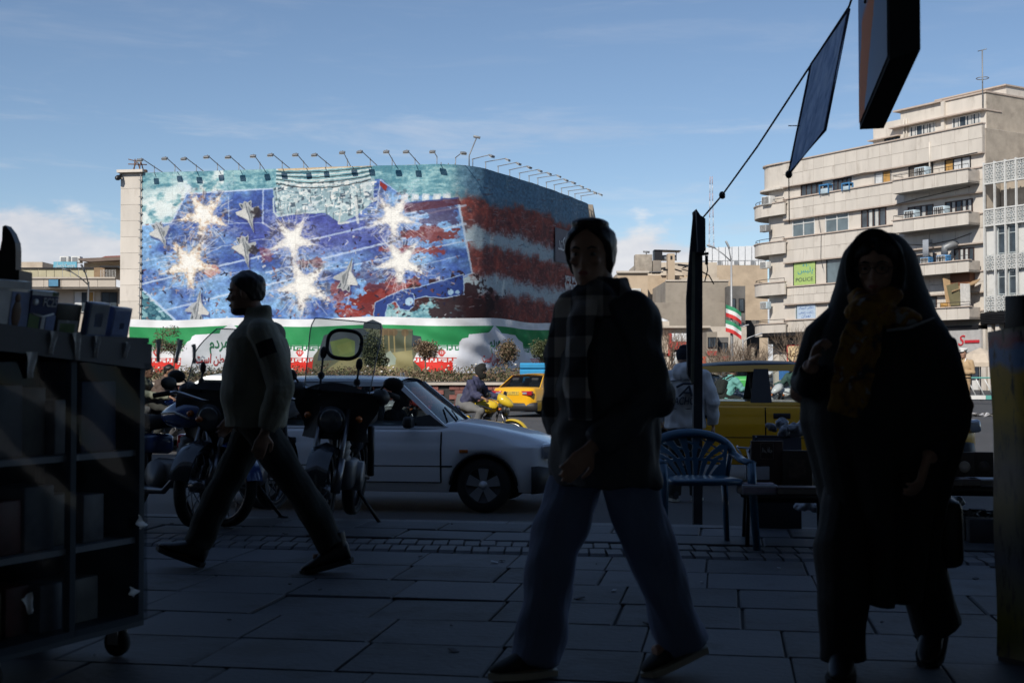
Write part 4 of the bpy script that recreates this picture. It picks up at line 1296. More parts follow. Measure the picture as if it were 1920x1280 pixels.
# scene of a courtyard with a parked car, in the outline of roofs
sc = [(588, 704), (592, 668), (604, 650), (610, 628), (640, 618), (684, 617), (686, 607), (702, 601), (718, 608), (722, 617), (776, 617), (777, 628), (792, 630), (796, 645), (786, 660), (778, 676), (792, 690), (794, 704)]
PB_.poly(sc, C(96, 98, 78)); PB_.poly([(604, 650), (610, 628), (640, 618), (684, 617), (720, 640), (716, 672), (600, 676)], C(60, 70, 78))
PB_.poly([(684, 617), (686, 607), (702, 601), (718, 608), (722, 620)], C(44, 54, 62)); PB_.poly([(776, 618), (777, 628), (792, 630), (796, 645), (776, 650)], C(40, 50, 58))
PB_.poly([(720, 622), (776, 620), (776, 652), (720, 655)], C(72, 78, 62))
for x in (722, 732, 742, 762): PB_.line([(x, 620), (x + 1, 660)], C(150, 134, 92), 2.4, .9); PB_.disc(x, 624, 7, C(92, 74, 52), .8)
PB_.poly([(640, 676), (776, 656), (780, 704), (600, 704)], C(138, 132, 94)); PB_.poly([(716, 668), (735, 658), (746, 672), (744, 684), (716, 686)], C(142, 154, 140)); PB_.disc(728, 676, 5.5, C(60, 60, 50)); PB_.disc(728, 676, 2.5, C(140, 140, 120))
PB_.poly([(622, 640), (652, 634), (668, 640), (668, 668), (630, 674)], C(92, 108, 62)); PB_.poly([(634, 648), (660, 640), (664, 660), (640, 666)], C(104, 116, 66))
bimg *= (0.93 + .12 * NB)[..., None]
bimg = np.clip(bimg, 0, 1)
BANNER = img_mat('flag banner print', bimg, 0.7, 0.1)
def bwave(s, z):
    v = (z - BZ0) / (BZ1 - BZ0)
    a = .05 * math.sin(s * 1.1 + z * 2.2) + .03 * math.sin(s * 2.7 - z * 3.1 + 1) + .018 * math.sin(s * 6.3 + z * 6.0)
    if s > 13.4: a += .06 * math.sin((s * .8 + z * 2.4) * 2.6) * (1 - abs(v - .5))
    return .30 + a * (1.15 - .6 * v)
m = MB(); rows = []; uvs = []; nu, nv = 260, 30
for j in range(nv):
    v = j / (nv - 1); row = []
    for i in range(nu):
        u = i / (nu - 1); s = BS0 + (BS1 - BS0) * u
        p, d = along2(s); n = V((d.y, -d.x)); z = BZ0 + (BZ1 - BZ0) * v - .05 * math.sin(s * .9) * v
        q = p + n * bwave(s, z); row.append((q.x, q.y, z)); uvs.append((u, v))
    rows.append(row)
m.sheet(rows); me = m.mesh('flag_banner', BANNER); set_uv(me, uvs)
fb_ = tag(obj('flag_banner', me), 'long wrinkled green white and red banner hung along the foot of the mural building', 'banner')
def banner_text(t, px, py, size, width, mt_, off=.03, shear=0.0, rot=0.0):
    lo, hi = 0, 22
    for _ in range(40):
        md = (lo + hi) / 2; p, d = along2(md)
        if project(p.x, p.y, 2)[0] < px: lo = md
        else: hi = md
    z0 = CAMZ + (700 - py) / FPX * along2(lo)[0].y
    def bend(co):
        x, y = co.x * math.cos(rot) - co.y * math.sin(rot), co.x * math.sin(rot) + co.y * math.cos(rot)
        s, z = lo + x, z0 + y
        p, d = along2(s); n = V((d.y, -d.x)); q = p + n * (bwave(s, z) + off + co.z)
        return V((q.x, q.y, z))
    text_obj('lettering', fa(t), size, mt_, fb_, None, .002, width=width, bend=bend, shear=shear, off=.012)
GRT = mat('green ink', (.02, .16, .07), .7, var=0); RDT = mat('red ink', (.42, .03, .025), .7, var=0)
banner_text('مردم', 918, 650, .75, .95, GRT, rot=.1); banner_text('در وطن است', 916, 680, .62, 1.9, RDT, rot=-.04)
banner_text('مردم', 415, 652, .8, 1.0, GRT, rot=.08); banner_text('در وطن است', 410, 680, .62, 2.2, RDT)
# ================================================================== background buildings
def face_box(name, label, px0, px1, ytop, Y, depth, mt_, rz=0.0, ybot=None, side=None, zb=-0.5):
    """block whose front fills photo columns px0..px1 at depth Y; returns thing and placing helper"""
    x0, x1 = (px0 - 960) / FPX * Y, (px1 - 960) / FPX * Y
    h = P(0, ytop, Y).z
    o = thing(name, label, 'building', ((x0 + x1) / 2, Y, 0), rz)
    m = MB(); m.box((0, depth / 2, (h + zb) / 2), (x1 - x0, depth, h - zb)); m.build('wall', mt_, o)
    return o, (x1 - x0), h
BUFF = mat('buff brick', (.47, .37, .265), .9, var=.1, vscale=.8, bump=.2, bscale=10, dirt=(.36, .28, .2), dscale=.35)
BUFF2 = mat('pale render', (.52, .45, .36), .9, var=.1, vscale=.7, dirt=(.4, .33, .26), dscale=.4)
GREYR = mat('grey cement', (.30, .265, .22), .95, var=.13, vscale=1.2, bump=.4, bscale=6, dirt=(.22, .19, .16), dscale=.6)
DARKB = mat('dark facade', (.12, .115, .11), .7, var=.25, vscale=1.2)
WINB = MT['dark pane']
def bwin(o, x, z, w, h, y=-.02, frame=WHITEF, pane=PANE, leaves=2, fills=None):
    m = MB(); m.box((x, y - .03, z), (w, .1, h)); f = m.build('window', frame, o)
    t = .06; lw = (w - t) / leaves
    for i in range(leaves):
        m = MB(); m.box((x - w / 2 + t / 2 + lw * (i + .5), y - .085, z), (lw - t, .02, h - 2 * t)); m.build('pane', (fills[i % len(fills)] if fills else pane), f)
    return f

# --- left of the mural: low stone building with a terrace
Yl = 86.0
def LX(px): return (px - 960) / FPX * Yl
def LZ(py): return P(0, py, Yl).z
o = thing('terrace_building', 'low cream stone building with a screened roof terrace beyond the display cart', 'building', (0, Yl, 0))
STONE2 = mat('weathered stone', (.50, .445, .38), .85, var=.1, vscale=.7, bump=.1, bscale=10, dirt=(.33, .285, .24), dscale=.6, dlo=.5, dhi=.75)
x0, x1 = LX(-40), LX(226)
def lb(m, px0, px1, py0, py1, y0, y1, mi=0):
    a, b = LX(px0), LX(px1); z0, z1 = LZ(py1), LZ(py0)
    return m.box(((a + b) / 2, (y0 + y1) / 2, (z0 + z1) / 2), (b - a, y1 - y0, z1 - z0), None, mi)
m = MB(); lb(m, -40, 226, 541, 720, 0, 14); m.build('wall', STONE2, o)
for i in range(8):
    m = MB(); lb(m, -40 + i * 33.3, -40 + (i + 1) * 33.3 - .6, 525, 540, -1.2, -1.05); m.build('stone_panel', STONE2, o)
m = MB(); lb(m, -40, 226, 522, 525, -1.3, -.9); lb(m, -40, 226, 539.5, 543, -1.1, 0); m.build('ledge', EAVE if False else STONE2, o)
for px in (138, 188): 
    m = MB(); lb(m, px - .5, px + .5, 543, 720, -.06, 0.02); m.build('joint', STONE_D, o)
SCREEN = mat('straw screen', (.44, .40, .27), .85, var=.1, vscale=2)
for i in range(10):
    m = MB(); lb(m, 20 + i * 15.2, 20 + (i + 1) * 15.2 - 1.0, 503, 520, .5, .56); m.build('screen_panel', SCREEN, o)
m = MB(); lb(m, 20, 190, 500.5, 503, .4, .62); m.build('screen_rail', DARKMETAL, o)
m = MB(); lb(m, 172, 192, 501, 521, .3, 2); m.build('shed', mat('wood shed', (.25, .17, .10), .9, var=.2), o)
for i in range(11):
    m = MB(); lb(m, 194 + i * 2.8, 194.5 + i * 2.8, 507, 521, -.8, -.76); m.build('baluster', WHITEF, o)
m = MB(); lb(m, 193, 226, 501, 521, 1.0, 1.2, 0); m.build('terrace_wall', BUFF2, o); m = MB(); lb(m, 193, 226, 500, 503, -.8, 1.1); m.build('awning_roof', DARKMETAL, o)
bwin(o, (LX(140) + LX(176)) / 2, LZ(566), 1.3, 1.4, leaves=3, fills=[PALE, PANE, AMBER]); bwin(o, (LX(190) + LX(220)) / 2, LZ(570), 1.05, 1.6, leaves=2, frame=DARKMETAL)
tag(o)
o2 = thing('roof_house', 'cream rooftop house with a brown and red sloping roof above the terrace', 'building', (0, Yl + 3, 0))
m = MB(); lb(m, 128, 226, 485, 503, 0, 9); lb(m, 148, 226, 480, 486, -.5, 9); m.build('wall', BUFF2, o2)
m = MB(); m.prism([(LX(128), LZ(480)), (LX(226), LZ(476)), (LX(226), LZ(482)), (LX(150), LZ(486)), (LX(128), LZ(483))], -1.2, 8, 'Y'); m.build('eave', mat('brown eave', (.16, .12, .1), .8), o2)
m = MB(); m.prism([(LX(162), LZ(479)), (LX(174), LZ(474)), (LX(226), LZ(472)), (LX(226), LZ(477))], -.6, 6, 'Y'); m.build('roof', mat('red roof sheet', (.26, .09, .075), .8, var=.2, vscale=3), o2)
m = MB(); lb(m, 190, 226, 459, 476, 6, 12); m.build('stair_house', BUFF2, o2)
bl = thing('billboard', 'light blue rooftop sign with white Persian lettering', 'sign', (0, Yl + 1.5, 0))
m = MB(); lb(m, 83.5, 128, 487, 499, 0, .15); m.build('panel', mat('sky sign', (.13, .38, .50), .6, var=.06), bl)
text_obj('lettering', fa('موسسه پارسیان'), .4, WHITET, bl, Matrix(((1, 0, 0, (LX(83.5) + LX(128)) / 2), (0, 0, -1, -.01), (0, 1, 0, LZ(496.5)), (0, 0, 0, 1))), .01, width=1.35)
for px, h in ((97, 'larger'), (119, 'smaller')):
    c = thing('roof_cooler', f'white rooftop air cooler above the blue sign, the {"one nearer the cart" if px < 100 else "one nearer the mural"}', 'air cooler', (LX(px), Yl + 2.2, LZ(487)), 0, 'coolers above the blue roof sign')
    m = MB(); m.rbox((0, .3, .22), (.62, .6, .44), .02); m.build('housing', mat('white cooler', (.6, .6, .58), .6), c)
    m = MB(); m.box((-.05, -.02, .22), (.34, .03, .3)); m.build('pad', GREYMETAL, c)
pl = thing('blue_plaque', 'small square blue plaque on the stone parapet of the terrace building', 'sign', (0, Yl - 1.35, 0))
m = MB(); lb(m, 103.5, 121, 527, 539, 0, .1); m.build('panel', mat('plaque blue', (.07, .22, .36), .6), pl); m = MB(); lb(m, 102.5, 122.5, 526, 540, .04, .14); m.build('frame', DARKMETAL, pl)
o, w, h = face_box('roof_block', 'small buff rooftop block at the far end of the low stone building', 38, 78, 491, 92, 4, BUFF2)

# --- right of the mural: buff blocks stepping back
o, w, h = face_box('buff_block', 'buff brick block with a stair tower behind the woman in the checked scarf', 1158, 1215, 512, 118, 14, BUFF)
m = MB(); m.box((w / 2 - 2.0, 0, 0)[:3] and (0, -.02, h + .1), (w + .2, .5, .18)); m.build('coping', STONE2, o)
bwin(o, -.2, h - 2.1, 1.9, 1.35, leaves=3, fills=[CURT, PALE]); bwin(o, -.2, h - 6.0, 1.9, 1.35, leaves=3)
o, w, h = face_box('buff_block', 'shadowed buff block with a chimney shaft beside a covered balcony', 1210, 1330, 516, 124, 12, BUFF)
for x in (-1.2,): bwin(o, x - .8, h - 2.6, .5, 1.3, leaves=1); bwin(o, x + 1.8, h - 2.4, .4, 1.5, leaves=1)
m = MB(); m.box((-.7, -.6, h / 2 + .9), (.65, 1.2, h + 2.2)); m.box((-.7, -1.22, h + 1.6), (.2, .04, .35), None, 1); m.build('shaft', [BUFF, BLACK], o)
m = MB(); m.box((2.0, -.5, h - .6), (3.6, 2.0, .5)); m.box((2.0, -.1, h - 1.9), (3.4, .25, 2.1), None, 1); m.box((.4, -1.4, h - 1.9), (.1, .1, 2.1)); m.build('covered_balcony', [BUFF2, SHOPDARK], o)
o, w, h = face_box('cement_block', 'tall blank cement wall block below the covered balcony', 1228, 1366, 567, 108, 10, GREYR)
ht = P(0, 536, 108).z
m = MB(); m.box((w / 2 - 2.65, 5, ht / 2), (5.3, 9.99, ht + .8)); m.build('upper_wall', GREYR, o)
m = MB(); m.box((w / 2 - 2.6, .1, ht + .45), (5.4, .4, .12)); m.build('coping', STONE2, o)
o, w, h = face_box('dark_block', 'narrow dark fronted block behind the lamp post with flags', 1367, 1398, 536, 106, 8, DARKB)
for k in range(4):
    for x in (-.35, .35): bwin(o, x, h - 1.6 - k * 2.0, .45, 1.1, leaves=1, frame=DARKMETAL)
o, w, h = face_box('buff_tower', 'large blank buff wall rising behind the cement block', 1315, 1440, 497, 150, 16, BUFF)
o['label'] = 'large blank buff wall rising behind the lamp post with flags'
bk, w2, h2 = o, w, h
scr = thing('roof_screen', 'tall white sheet screen standing on the large blank buff wall', 'screen', (o.location.x, 150.5, h))
WSH = mat('white sheet', (.66, .68, .7), .6, var=.05)
for i in range(10):
    m = MB(); m.box((-w / 2 + w * (i + .5) / 10, 1, 1.15 + .018 * i), (w / 10 - .07, .06, 2.0 + .035 * i)); m.build('screen_panel', WSH, scr)
m = MB()
for i in range(11): m.tube([(-w / 2 + w * i / 10, 1.1, 0), (-w / 2 + w * i / 10, 1.1, 2.3)], .05, 5)
for i in range(12): m.box((-w / 2 + w * (i + .5) / 12, .1, .25), (.4, .5, .5)) if i % 3 == 0 else m.tube([(-w / 2 + w * i / 12, .1, 0), (-w / 2 + w * i / 12, .1, .6)], .04, 4)
m.tube([(-w / 2, .1, .55), (w / 2, .1, .6)], .04, 5); m.build('frame', GREYMETAL, scr)
o, w, h = face_box('buff_block', 'pale block with rooftop tanks partly behind the stair tower', 1196, 1345, 478 + 14, 135, 10, BUFF2)
# rooftop clutter
def clutter(name, label, cat, px, py, Y, build):
    o = thing(name, label, cat, P(px, py, Y)); build(o); return o
def tank(o):
    m = MB(); m.rbox((0, .6, .9), (1.6, 1.2, 1.7), .05); m.build('tank_body', mat('old tank', (.32, .28, .23), .85, var=.25, vscale=2), o); m = MB(); m.rbox((1.25, .6, .6), (.8, 1.0, 1.2), .05); m.build('duct_box', GREYR, o)
    m = MB(); m.tube([(-1.5, 0, .1), (1.8, 0, .1)], .05, 5); m.tube([(.3, .5, 1.75), (.3, .5, 2.1)], .06, 5); m.tube([(0, .5, 2.05), (.6, .5, 2.0)], .1, 6); m.build('pipe', GREYMETAL, o)
clutter('water_tank', 'weathered grey rooftop water tank on the buff block', 'tank', 1207, 512, 119, tank)
def canopy(o):
    m = MB(); m.box((0, 0, .9), (2.6, 1.6, .1), (0, .03, 0)); m.box((-.9, 0, .4), (.8, 1.4, .9)); m.tube([(1.0, .5, .8), (1.0, .5, 0)], .05, 5); m.build('shade_roof', DARKMETAL, o)
    m = MB(); m.rbox((.2, .3, .25), (1.4, 1, .5), .04); m.build('duct_box', GREYMETAL, o)
clutter('rooftop_canopy', 'dark metal shade roof on top of the stair tower', 'canopy', 1250, 488, 126, canopy)
def junkpile(o):
    m = MB()
    for k in range(9): m.box((random.uniform(-1.5, 1.5), random.uniform(0, 1), .1 + random.random() * .6), (random.uniform(.3, 1.4), .3, random.uniform(.06, .2)), (0, random.uniform(-.3, .3), 0))
    m.build('scrap', DARKMETAL, o)
clutter('scrap_pile', 'dark scrap heap on the roof above the covered balcony', 'scrap', 1263, 508, 123, junkpile)

# --- red shop front and lower roofs
o, w, h = face_box('red_shop', 'shop with a red fascia and white panels below the cement block', 1228, 1400, 612, 100, 6, STONE2)
REDF_ = mat('red fascia', (.42, .035, .03), .55, var=.06)
sx = lambda px: (px - 960) / FPX * 100 - o.location.x
sz = lambda py: P(0, py, 100).z
def rb(m, px0, px1, py0, py1, y0, y1): return m.box(((sx(px0) + sx(px1)) / 2, (y0 + y1) / 2, (sz(py0) + sz(py1)) / 2), (sx(px1) - sx(px0), y1 - y0, sz(py0) - sz(py1)))
m = MB(); rb(m, 1253, 1320, 641, 655, -.5, 0); rb(m, 1252, 1258, 625, 667, -.52, 0); m.build('fascia', REDF_, o)
for i in range(6):
    m = MB(); rb(m, 1258.5 + i * 6.2, 1258.5 + (i + 1) * 6.2 - .6, 625, 640, -.4, 0); m.build('panel', WSH, o)
m = MB(); rb(m, 1228, 1330, 611, 615, -.7, 0); m.build('ledge', STONE2, o)
m = MB(); rb(m, 1258, 1330, 656, 690, -.2, 0); m.build('glazing', SHOPDARK, o)
for i in range(4): m = MB(); rb(m, 1262 + i * 14, 1270 + i * 14, 660, 682, -.25, -.2); m.build('display', [PALE, CURT][i % 2], o)
m = MB(); rb(m, 1232, 1252, 630, 662, -.3, 0); m.build('shutter', BUFF2, o)
for i, (a, b, t, c) in enumerate(((1325, 1345, 622, 'grey'), (1346, 1366, 632, 'dark grey'))):
    o, w, h = face_box('low_shop', f'{c} two storey shop front beyond the bare shrubs', a, b, t, 96 + i, 5, [GREYR, DARKB][i]); bwin(o, 0, h - .8, w * .8, .8, leaves=3, frame=DARKMETAL); MB().box((0, -.1, h - 1.6), (w * .9, .1, .35)).build('fascia', REDF_, o)
o, w, h = face_box('low_shop', 'dark shop front with red signs under the cream block', 1400, 1424, 600, 112, 6, DARKB)
for k in range(3): m = MB(); m.box((0, -.1, 1.2 + k * 1.1), (w * .7, .1, .25)); m.build('sign_strip', [REDF_, WSH, GREYMETAL][k], o)
o, w, h = face_box('red_kiosk', 'small orange red kiosk front behind the taxi', 1316, 1324, 668, 94, 2, mat('orange red', (.5, .08, .04), .6)); bwin(o, 0, .8, .2, .5, leaves=1)
o, w, h = face_box('old_rotunda', 'low round white roofed kiosk below the cement block', 1232, 1255, 602, 103, 3, STONE2)
m = MB(); m.lathe([(0, .3), (w * .55, .1), (w * .58, -.1), (w * .5, -.12)], 16, M=Matrix.Translation((0, 1, h))); m.build('roof', WSH, o)

# far telecom mast, striped
ms = thing('lattice_mast', 'thin red and white striped telecom mast on the skyline', 'mast', P(1334, 470, 420))
hm = (470 - 330) / FPX * 420
for i in range(9):
    m = MB(); w = .8 - .05 * i
    for sx_ in (-1, 1):
        for sy_ in (-1, 1): m.tube([(sx_ * w, sy_ * w, hm * i / 9), (sx_ * (w - .05), sy_ * (w - .05), hm * (i + 1) / 9)], .06, 4)
    for k in range(3): zz_ = hm * (i + k / 3) / 9; m.tube([(-w, -w, zz_), (w, -w, zz_ + hm / 27)], .035, 4)
    m.build('mast_section', mat('mast paint' + str(i), [(.48, .36, .36), (.58, .6, .62)][i % 2], .7, var=0), ms)
# distant city edge so that the road never runs out
o, w, h = face_box('far_building', 'hazy distant pale block between the buildings', 1100, 1175, 545, 260, 20, BUFF2)
for i, (a, b, t) in enumerate(((-120, 30, 560), (1935, 2100, 520))):
    pass

# ================================================================== street lamps
LAMPG = mat('lamp post grey', (.36, .37, .38), .5, .3, var=.08); LAMPD = mat('dark lamp post', (.08, .085, .09), .5, .3)
def street_lamp(label, px, ybase, Y, ytop, mt_, double=True, s=1.0):
    x = (px - 960) / FPX * Y
    zt = P(0, ytop, Y).z
    o = thing('street_lamp', label, 'street lamp', (x, Y, 0))
    m = MB(); m.tube([(0, 0, -.4), (0, 0, zt * .5), (0, 0, zt)], [.11 * s, .09 * s, .06 * s], 8); m.lathe([(.2 * s, -.4), (.2 * s, .3), (.12 * s, .5)], 10); m.build('pole', mt_, o)
    ends = [(-1.25 * s, .75 * s), (-.25 * s, .85 * s)] if double else [(1.0 * s, .35 * s)]
    for dx, dz in ends:
        m = MB(); m.tube([(0, 0, zt - .25 * s), (dx * .4, -.05, zt + dz * .3), (dx, -.2, zt + dz)], .045 * s, 6); m.build('arm', mt_, o)
        m = MB(); m.rbox((dx * 1.18, -.25, zt + dz * 1.08), (.62 * s, .24 * s, .13 * s), .05, (0, math.atan2(dz * .6, -dx) if dx < 0 else -.3, 0)); m.build('lamp_head', mt_, o)
    return o
street_lamp('dark twin headed street lamp in front of the low stone terrace building', 165, 700, 72, 528, LAMPD, s=.8)
fl_o = street_lamp('tall pale twin headed street lamp carrying two striped flags', 1372, 690, 90, 484, LAMPG)
for k, (py, nm) in enumerate(((585, 'upper'), (613, 'lower'))):
    f = thing('street_flag', f'{nm} green white and red flag on the pale lamp post', 'flag', (fl_o.location.x, 89.7, P(0, py, 90).z), 0, 'flags on the pale lamp post')
    for i, c in enumerate(((.03, .26, .13), (.7, .7, .7), (.55, .03, .03))):
        rows = []
        for v in range(3):
            rows.append([(-.35 + 1.1 * u / 7 - .1, .12 * math.sin(u * 1.1 + k), .42 - .28 * (i + v / 2) - .04 * u - .012 * u * u * .5 + .1) for u in range(8)])
        mb = MB(); mb.sheet(rows); mb.sheet([[(a, b + .01, c_) for a, b, c_ in r] for r in reversed(rows)])
        mb.build('stripe', mm('flag stripe %d' % i, c, .7, var=.08), f)
street_lamp('single curved street lamp beyond the flag lamp post', 1393, 690, 80, 636, LAMPG, False, .8)
street_lamp('small single armed street lamp just behind the flags', 1374, 690, 97, 618, LAMPG, False, .8)
st = thing('bare_post', 'plain wooden post among the bare shrubs', 'post', (P(1412, 690, 84).x, 84, 0)); MB().tube([(0, 0, -.4), (0, 0, 2.8)], [.14, .11], 8).build('shaft', mat('old wood', (.3, .26, .2), .9), st)

# ================================================================== trees, hedge and planter of the roundabout
LEAFD = [mat('leaf green', (.045, .06, .022), .6, var=.35, vscale=6), mat('leaf bronze', (.13, .085, .05), .6, var=.3, vscale=6), mat('leaf light', (.10, .11, .045), .6, var=.3, vscale=6), mat('leaf dry', (.2, .14, .085), .7, var=.25, vscale=6)]
BARK = mat('bark', (.13, .1, .075), .9, var=.3, vscale=8)
def leaf_cloud(n, shape, size, seed, pal):
    """leaf-sized faces through a volume; shape(rnd)->point"""
    r = random.Random(seed); m = MB()
    for _ in range(n):
        c = V(shape(r)); s = size * r.uniform(.6, 1.3)
        a = V((r.gauss(0, 1), r.gauss(0, 1), r.gauss(0, 1))).normalized(); b = a.cross(V((r.gauss(0, 1), r.gauss(0, 1), r.gauss(0, 1)))).normalized()
        m.add([c - a * s, c - b * s * .45, c + a * s, c + b * s * .45], [(0, 1, 2, 3)], r.choice(pal))
    return m
def ball_tree(label, px, ycen, Y, rad, pal, seed, squash=1.0, loose=0.3, n=3600):
    c = P(px, ycen, Y)
    o = thing('standard_tree', label, 'tree', (c.x, c.y, 0.5), 0, 'small clipped trees in the roundabout bed')
    hz = c.z - .5
    m = MB(); m.tube([(0, 0, -.5), (.02, 0, hz * .5), (0, .02, hz - rad * .3)], [.045, .035, .03], 6)
    r = random.Random(seed)
    for k in range(6):
        a = r.uniform(0, 6.28); m.tube([(0, 0, hz - rad * r.uniform(.5, .9)), (.5 * rad * math.cos(a), .5 * rad * math.sin(a), hz + rad * r.uniform(-.2, .5))], [.022, .008], 5)
    m.build('trunk', BARK, o)
    lobes = [(V((r.gauss(0, loose), r.gauss(0, loose), r.gauss(0, loose * .9))) * rad, r.uniform(.4, .75)) for _ in range(9)]
    def shp(r):
        L_, k = r.choice(lobes)
        d = V((r.gauss(0, 1), r.gauss(0, 1), r.gauss(0, 1))).normalized() * rad * k * r.random() ** .4
        return (L_.x + d.x, L_.y + d.y, hz + (L_.z + d.z) * squash)
    leaf_cloud(n, shp, .05, seed, pal).build('crown', LEAFD, o)
    return o
ball_tree('loose open crowned small tree before the green band of the long banner', 326, 645, 62.0, .72, [0, 1, 1, 2], 3, .75, .5, 1900)
ball_tree('dark dense columnar small tree beside the courtyard picture of the banner', 702, 657, 56.5, .62, [0, 0, 0, 2], 4, 1.45, .4, 4200)
ball_tree('round bronze clipped tree beside the red end of the banner', 797, 655, 57, .6, [1, 1, 3, 3], 5, 1.0, .22)
ball_tree('round bronze clipped tree over the red writing of the banner', 950, 661, 57, .6, [1, 3, 3, 0], 6, 1.05, .22)
ball_tree('thin green tree beside the folded banner corner near the blue hoarding', 1014, 655, 59, .55, [0, 0, 2], 7, 1.2, .4, 2400)
ball_tree('sparse small tree mostly behind the walking man', 452, 650, 60, .5, [0, 1], 8, 1.1, .4, 1200)
# planter wall with brick courses, rose hedge
BRICKS = [mat('brick red', (.22, .085, .07), .9, var=.25, vscale=4), mat('brick dark', (.17, .07, .06), .9, var=.25, vscale=4)]
PY_ = 49.0
pw = thing('planter_wall', 'low red brick planter wall with a pale coping round the roundabout bed', 'wall', (0, 0, 0))
m = MB(); m.box((-14, PY_ + .2, .2), (33, .3, 1.2)); m.build('core', JOINT, pw)
cz = P(0, 721, PY_).z
m = MB(); m.box((-14, PY_ + .15, cz + .04), (33, .5, .1)); m.build('coping', STONE2, pw)
bm_ = [MB().box((0, 0, 0), (.40, .08, .165)).mesh('brick', b) for b in BRICKS]
for row in range(5):
    for i in range(11):
        obj('brick', random.choice(bm_), pw, (-2.2 + .415 * (i + .5 * (row % 2)), PY_ + .035, cz - .11 - .18 * row))
stuff = MB()
for row in range(5):
    for i in range(66):
        x = -30 + .415 * (i + .5 * (row % 2))
        if x < -2.5 or 3.7 < x < 2.3: stuff.box((x, PY_ + .035, cz - .11 - .18 * row), (.4, .08, .165))
tag(stuff.build('brickwork', BRICKS[0], pw), kind='stuff')
m = MB(); m.box((-14, 56, .1), (33, 13.3, 1.0)); tag(m.build('flower_bed_soil', mat('soil', (.09, .065, .045), .95, var=.3)), kind='structure')
hz0, hz1 = cz + .05, P(0, 684, 51).z
def hs(r):
    x = r.uniform(-24, 2.4); y = r.uniform(49.7, 54.5)
    hump = .72 + .28 * math.sin(x * 1.7 + 2 * math.sin(x * .9)) * math.sin(y * 2.1) + r.gauss(0, .08)
    return (x, y, hz0 - .1 + (hz1 - hz0 + .1) * hump * r.random() ** .5)
h = leaf_cloud(22000, hs, .06, 12, [0, 1, 2, 3, 3]); tag(h.build('rose_hedge', LEAFD), 'dry rose hedge with scattered white blooms along the planter wall', 'hedge', kind='stuff')
wr = random.Random(5); m = MB()
for k in range(90):
    x, y = wr.uniform(-24, 2.3), wr.uniform(49.6, 51.5); m.ell((x, y, hz0 + (hz1 - hz0) * wr.uniform(.55, 1.05)), (.055, .055, .04), 6, 4)
tag(m.build('rose_blooms', mat('rose white', (.7, .66, .58), .7)), 'white rose blooms dotted over the dry hedge', 'flowers', kind='stuff')
# blue corrugated hoarding
bh = thing('blue_hoarding', 'bright blue corrugated metal hoarding beside the yellow taxi', 'hoarding', (0, 47.5, 0))
bxm = mat('bright blue sheet', (.03, .27, .52), .5, var=.08)
xa, xb = (975 - 960) / FPX * 47.5, (1050 - 960) / FPX * 47.5
zt = P(0, 680, 47.5).z
for i in range(7):
    m = MB(); z = zt - (i + .5) * .24
    m.prism([(-.0, z - .115), (-.05, z - .06), (-.05, z + .06), (0, z + .115)], xa, xb, 'X'); m.build('sheet_rib', bxm, bh)
m = MB(); m.box(((xa + xb) / 2, .3, zt / 2 - .2), (xb - xa, .5, zt + .2)); m.build('box', bxm, bh)

# bare shrubs and street trees behind the taxi
def bare_shrub(label, px, Y, h, seed, n=9):
    o = thing('bare_shrub', label, 'shrub', (P(px, 700, Y).x, Y, -.3), 0, 'leafless shrubs beyond the taxi')
    r = random.Random(seed); m = MB()
    def grow(p, d, l, rad, k):
        q = p + d * l; m.tube([p, (p + q) / 2 + V((r.gauss(0, .04), r.gauss(0, .04), 0)) * l, q], [rad, rad * .8, rad * .55], 4, cap=False)
        if k:
            for _ in range(3): grow(q, (d + V((r.gauss(0, .45), r.gauss(0, .45), r.uniform(-.1, .35)))).normalized(), l * r.uniform(.6, .85), rad * .6, k - 1)
    for _ in range(n): grow(V((r.gauss(0, .3), r.gauss(0, .2), 0)), V((r.gauss(0, .4), r.gauss(0, .4), 1)).normalized(), h * .42, .05, 3)
    m.build('branches', mat('twig', (.2, .15, .11), .9, var=.3, vscale=5) if 'twig' not in bpy.data.materials else bpy.data.materials['twig'], o)
    return o
bare_shrub('low leafless shrub just beyond the leaning sign board', 1335, 76, 2.6, 1); bare_shrub('leafless shrub at the foot of the flag lamp post', 1362, 80, 3.0, 2); bare_shrub('leafless shrub between the lamp post and the bare post', 1392, 78, 2.9, 3)
bare_shrub('leafless shrub beside the bare wooden post', 1420, 82, 2.7, 4); bare_shrub('leafless bush below the round kiosk', 1246, 90, 4.2, 5, 10); bare_shrub('leafless small tree before the cream and red shop sign', 1508, 90, 4.4, 6, 7)
# ================================================================== cars
def lerpf(pts, x):
    if x <= pts[0][0]: return pts[0][1]
    for (a, b), (c, d) in zip(pts, pts[1:]):
        if x <= c:
            t = (x - a) / (c - a); return b + (d - b) * t
    return pts[-1][1]
def smoothf(pts, x):
    e = .06
    return (lerpf(pts, x - e) + lerpf(pts, x) * 2 + lerpf(pts, x + e)) / 4

CARGLASS = glass('car glass', (.42, .47, .49), .16, .02)
CLEARGL = glass('clear car glass', (.86, .9, .9), .05, .02)
SEATM = mat('seat cloth', (.03, .03, .033), .9, var=.2)
TRIM = mat('dark trim', (.018, .018, .02), .55, var=.15)
REDL = mat('red lamp', (.35, .01, .015), .15, var=0, coat=.6); CLEARL = mat('clear lamp', (.45, .47, .5), .1, .5, var=.1, coat=1); AMBERL = mat('amber lamp', (.45, .12, .02), .2, var=0)
TYRE = mat('tyre', (.012, .012, .012), .85, var=.25, vscale=14); HUB = mat('wheel cover', (.34, .35, .37), .35, .6, var=.1); HUBD = mat('wheel dark', (.03, .03, .03), .6)
SEAMM = mat('panel gap', (.006, .006, .007), .9, var=0)

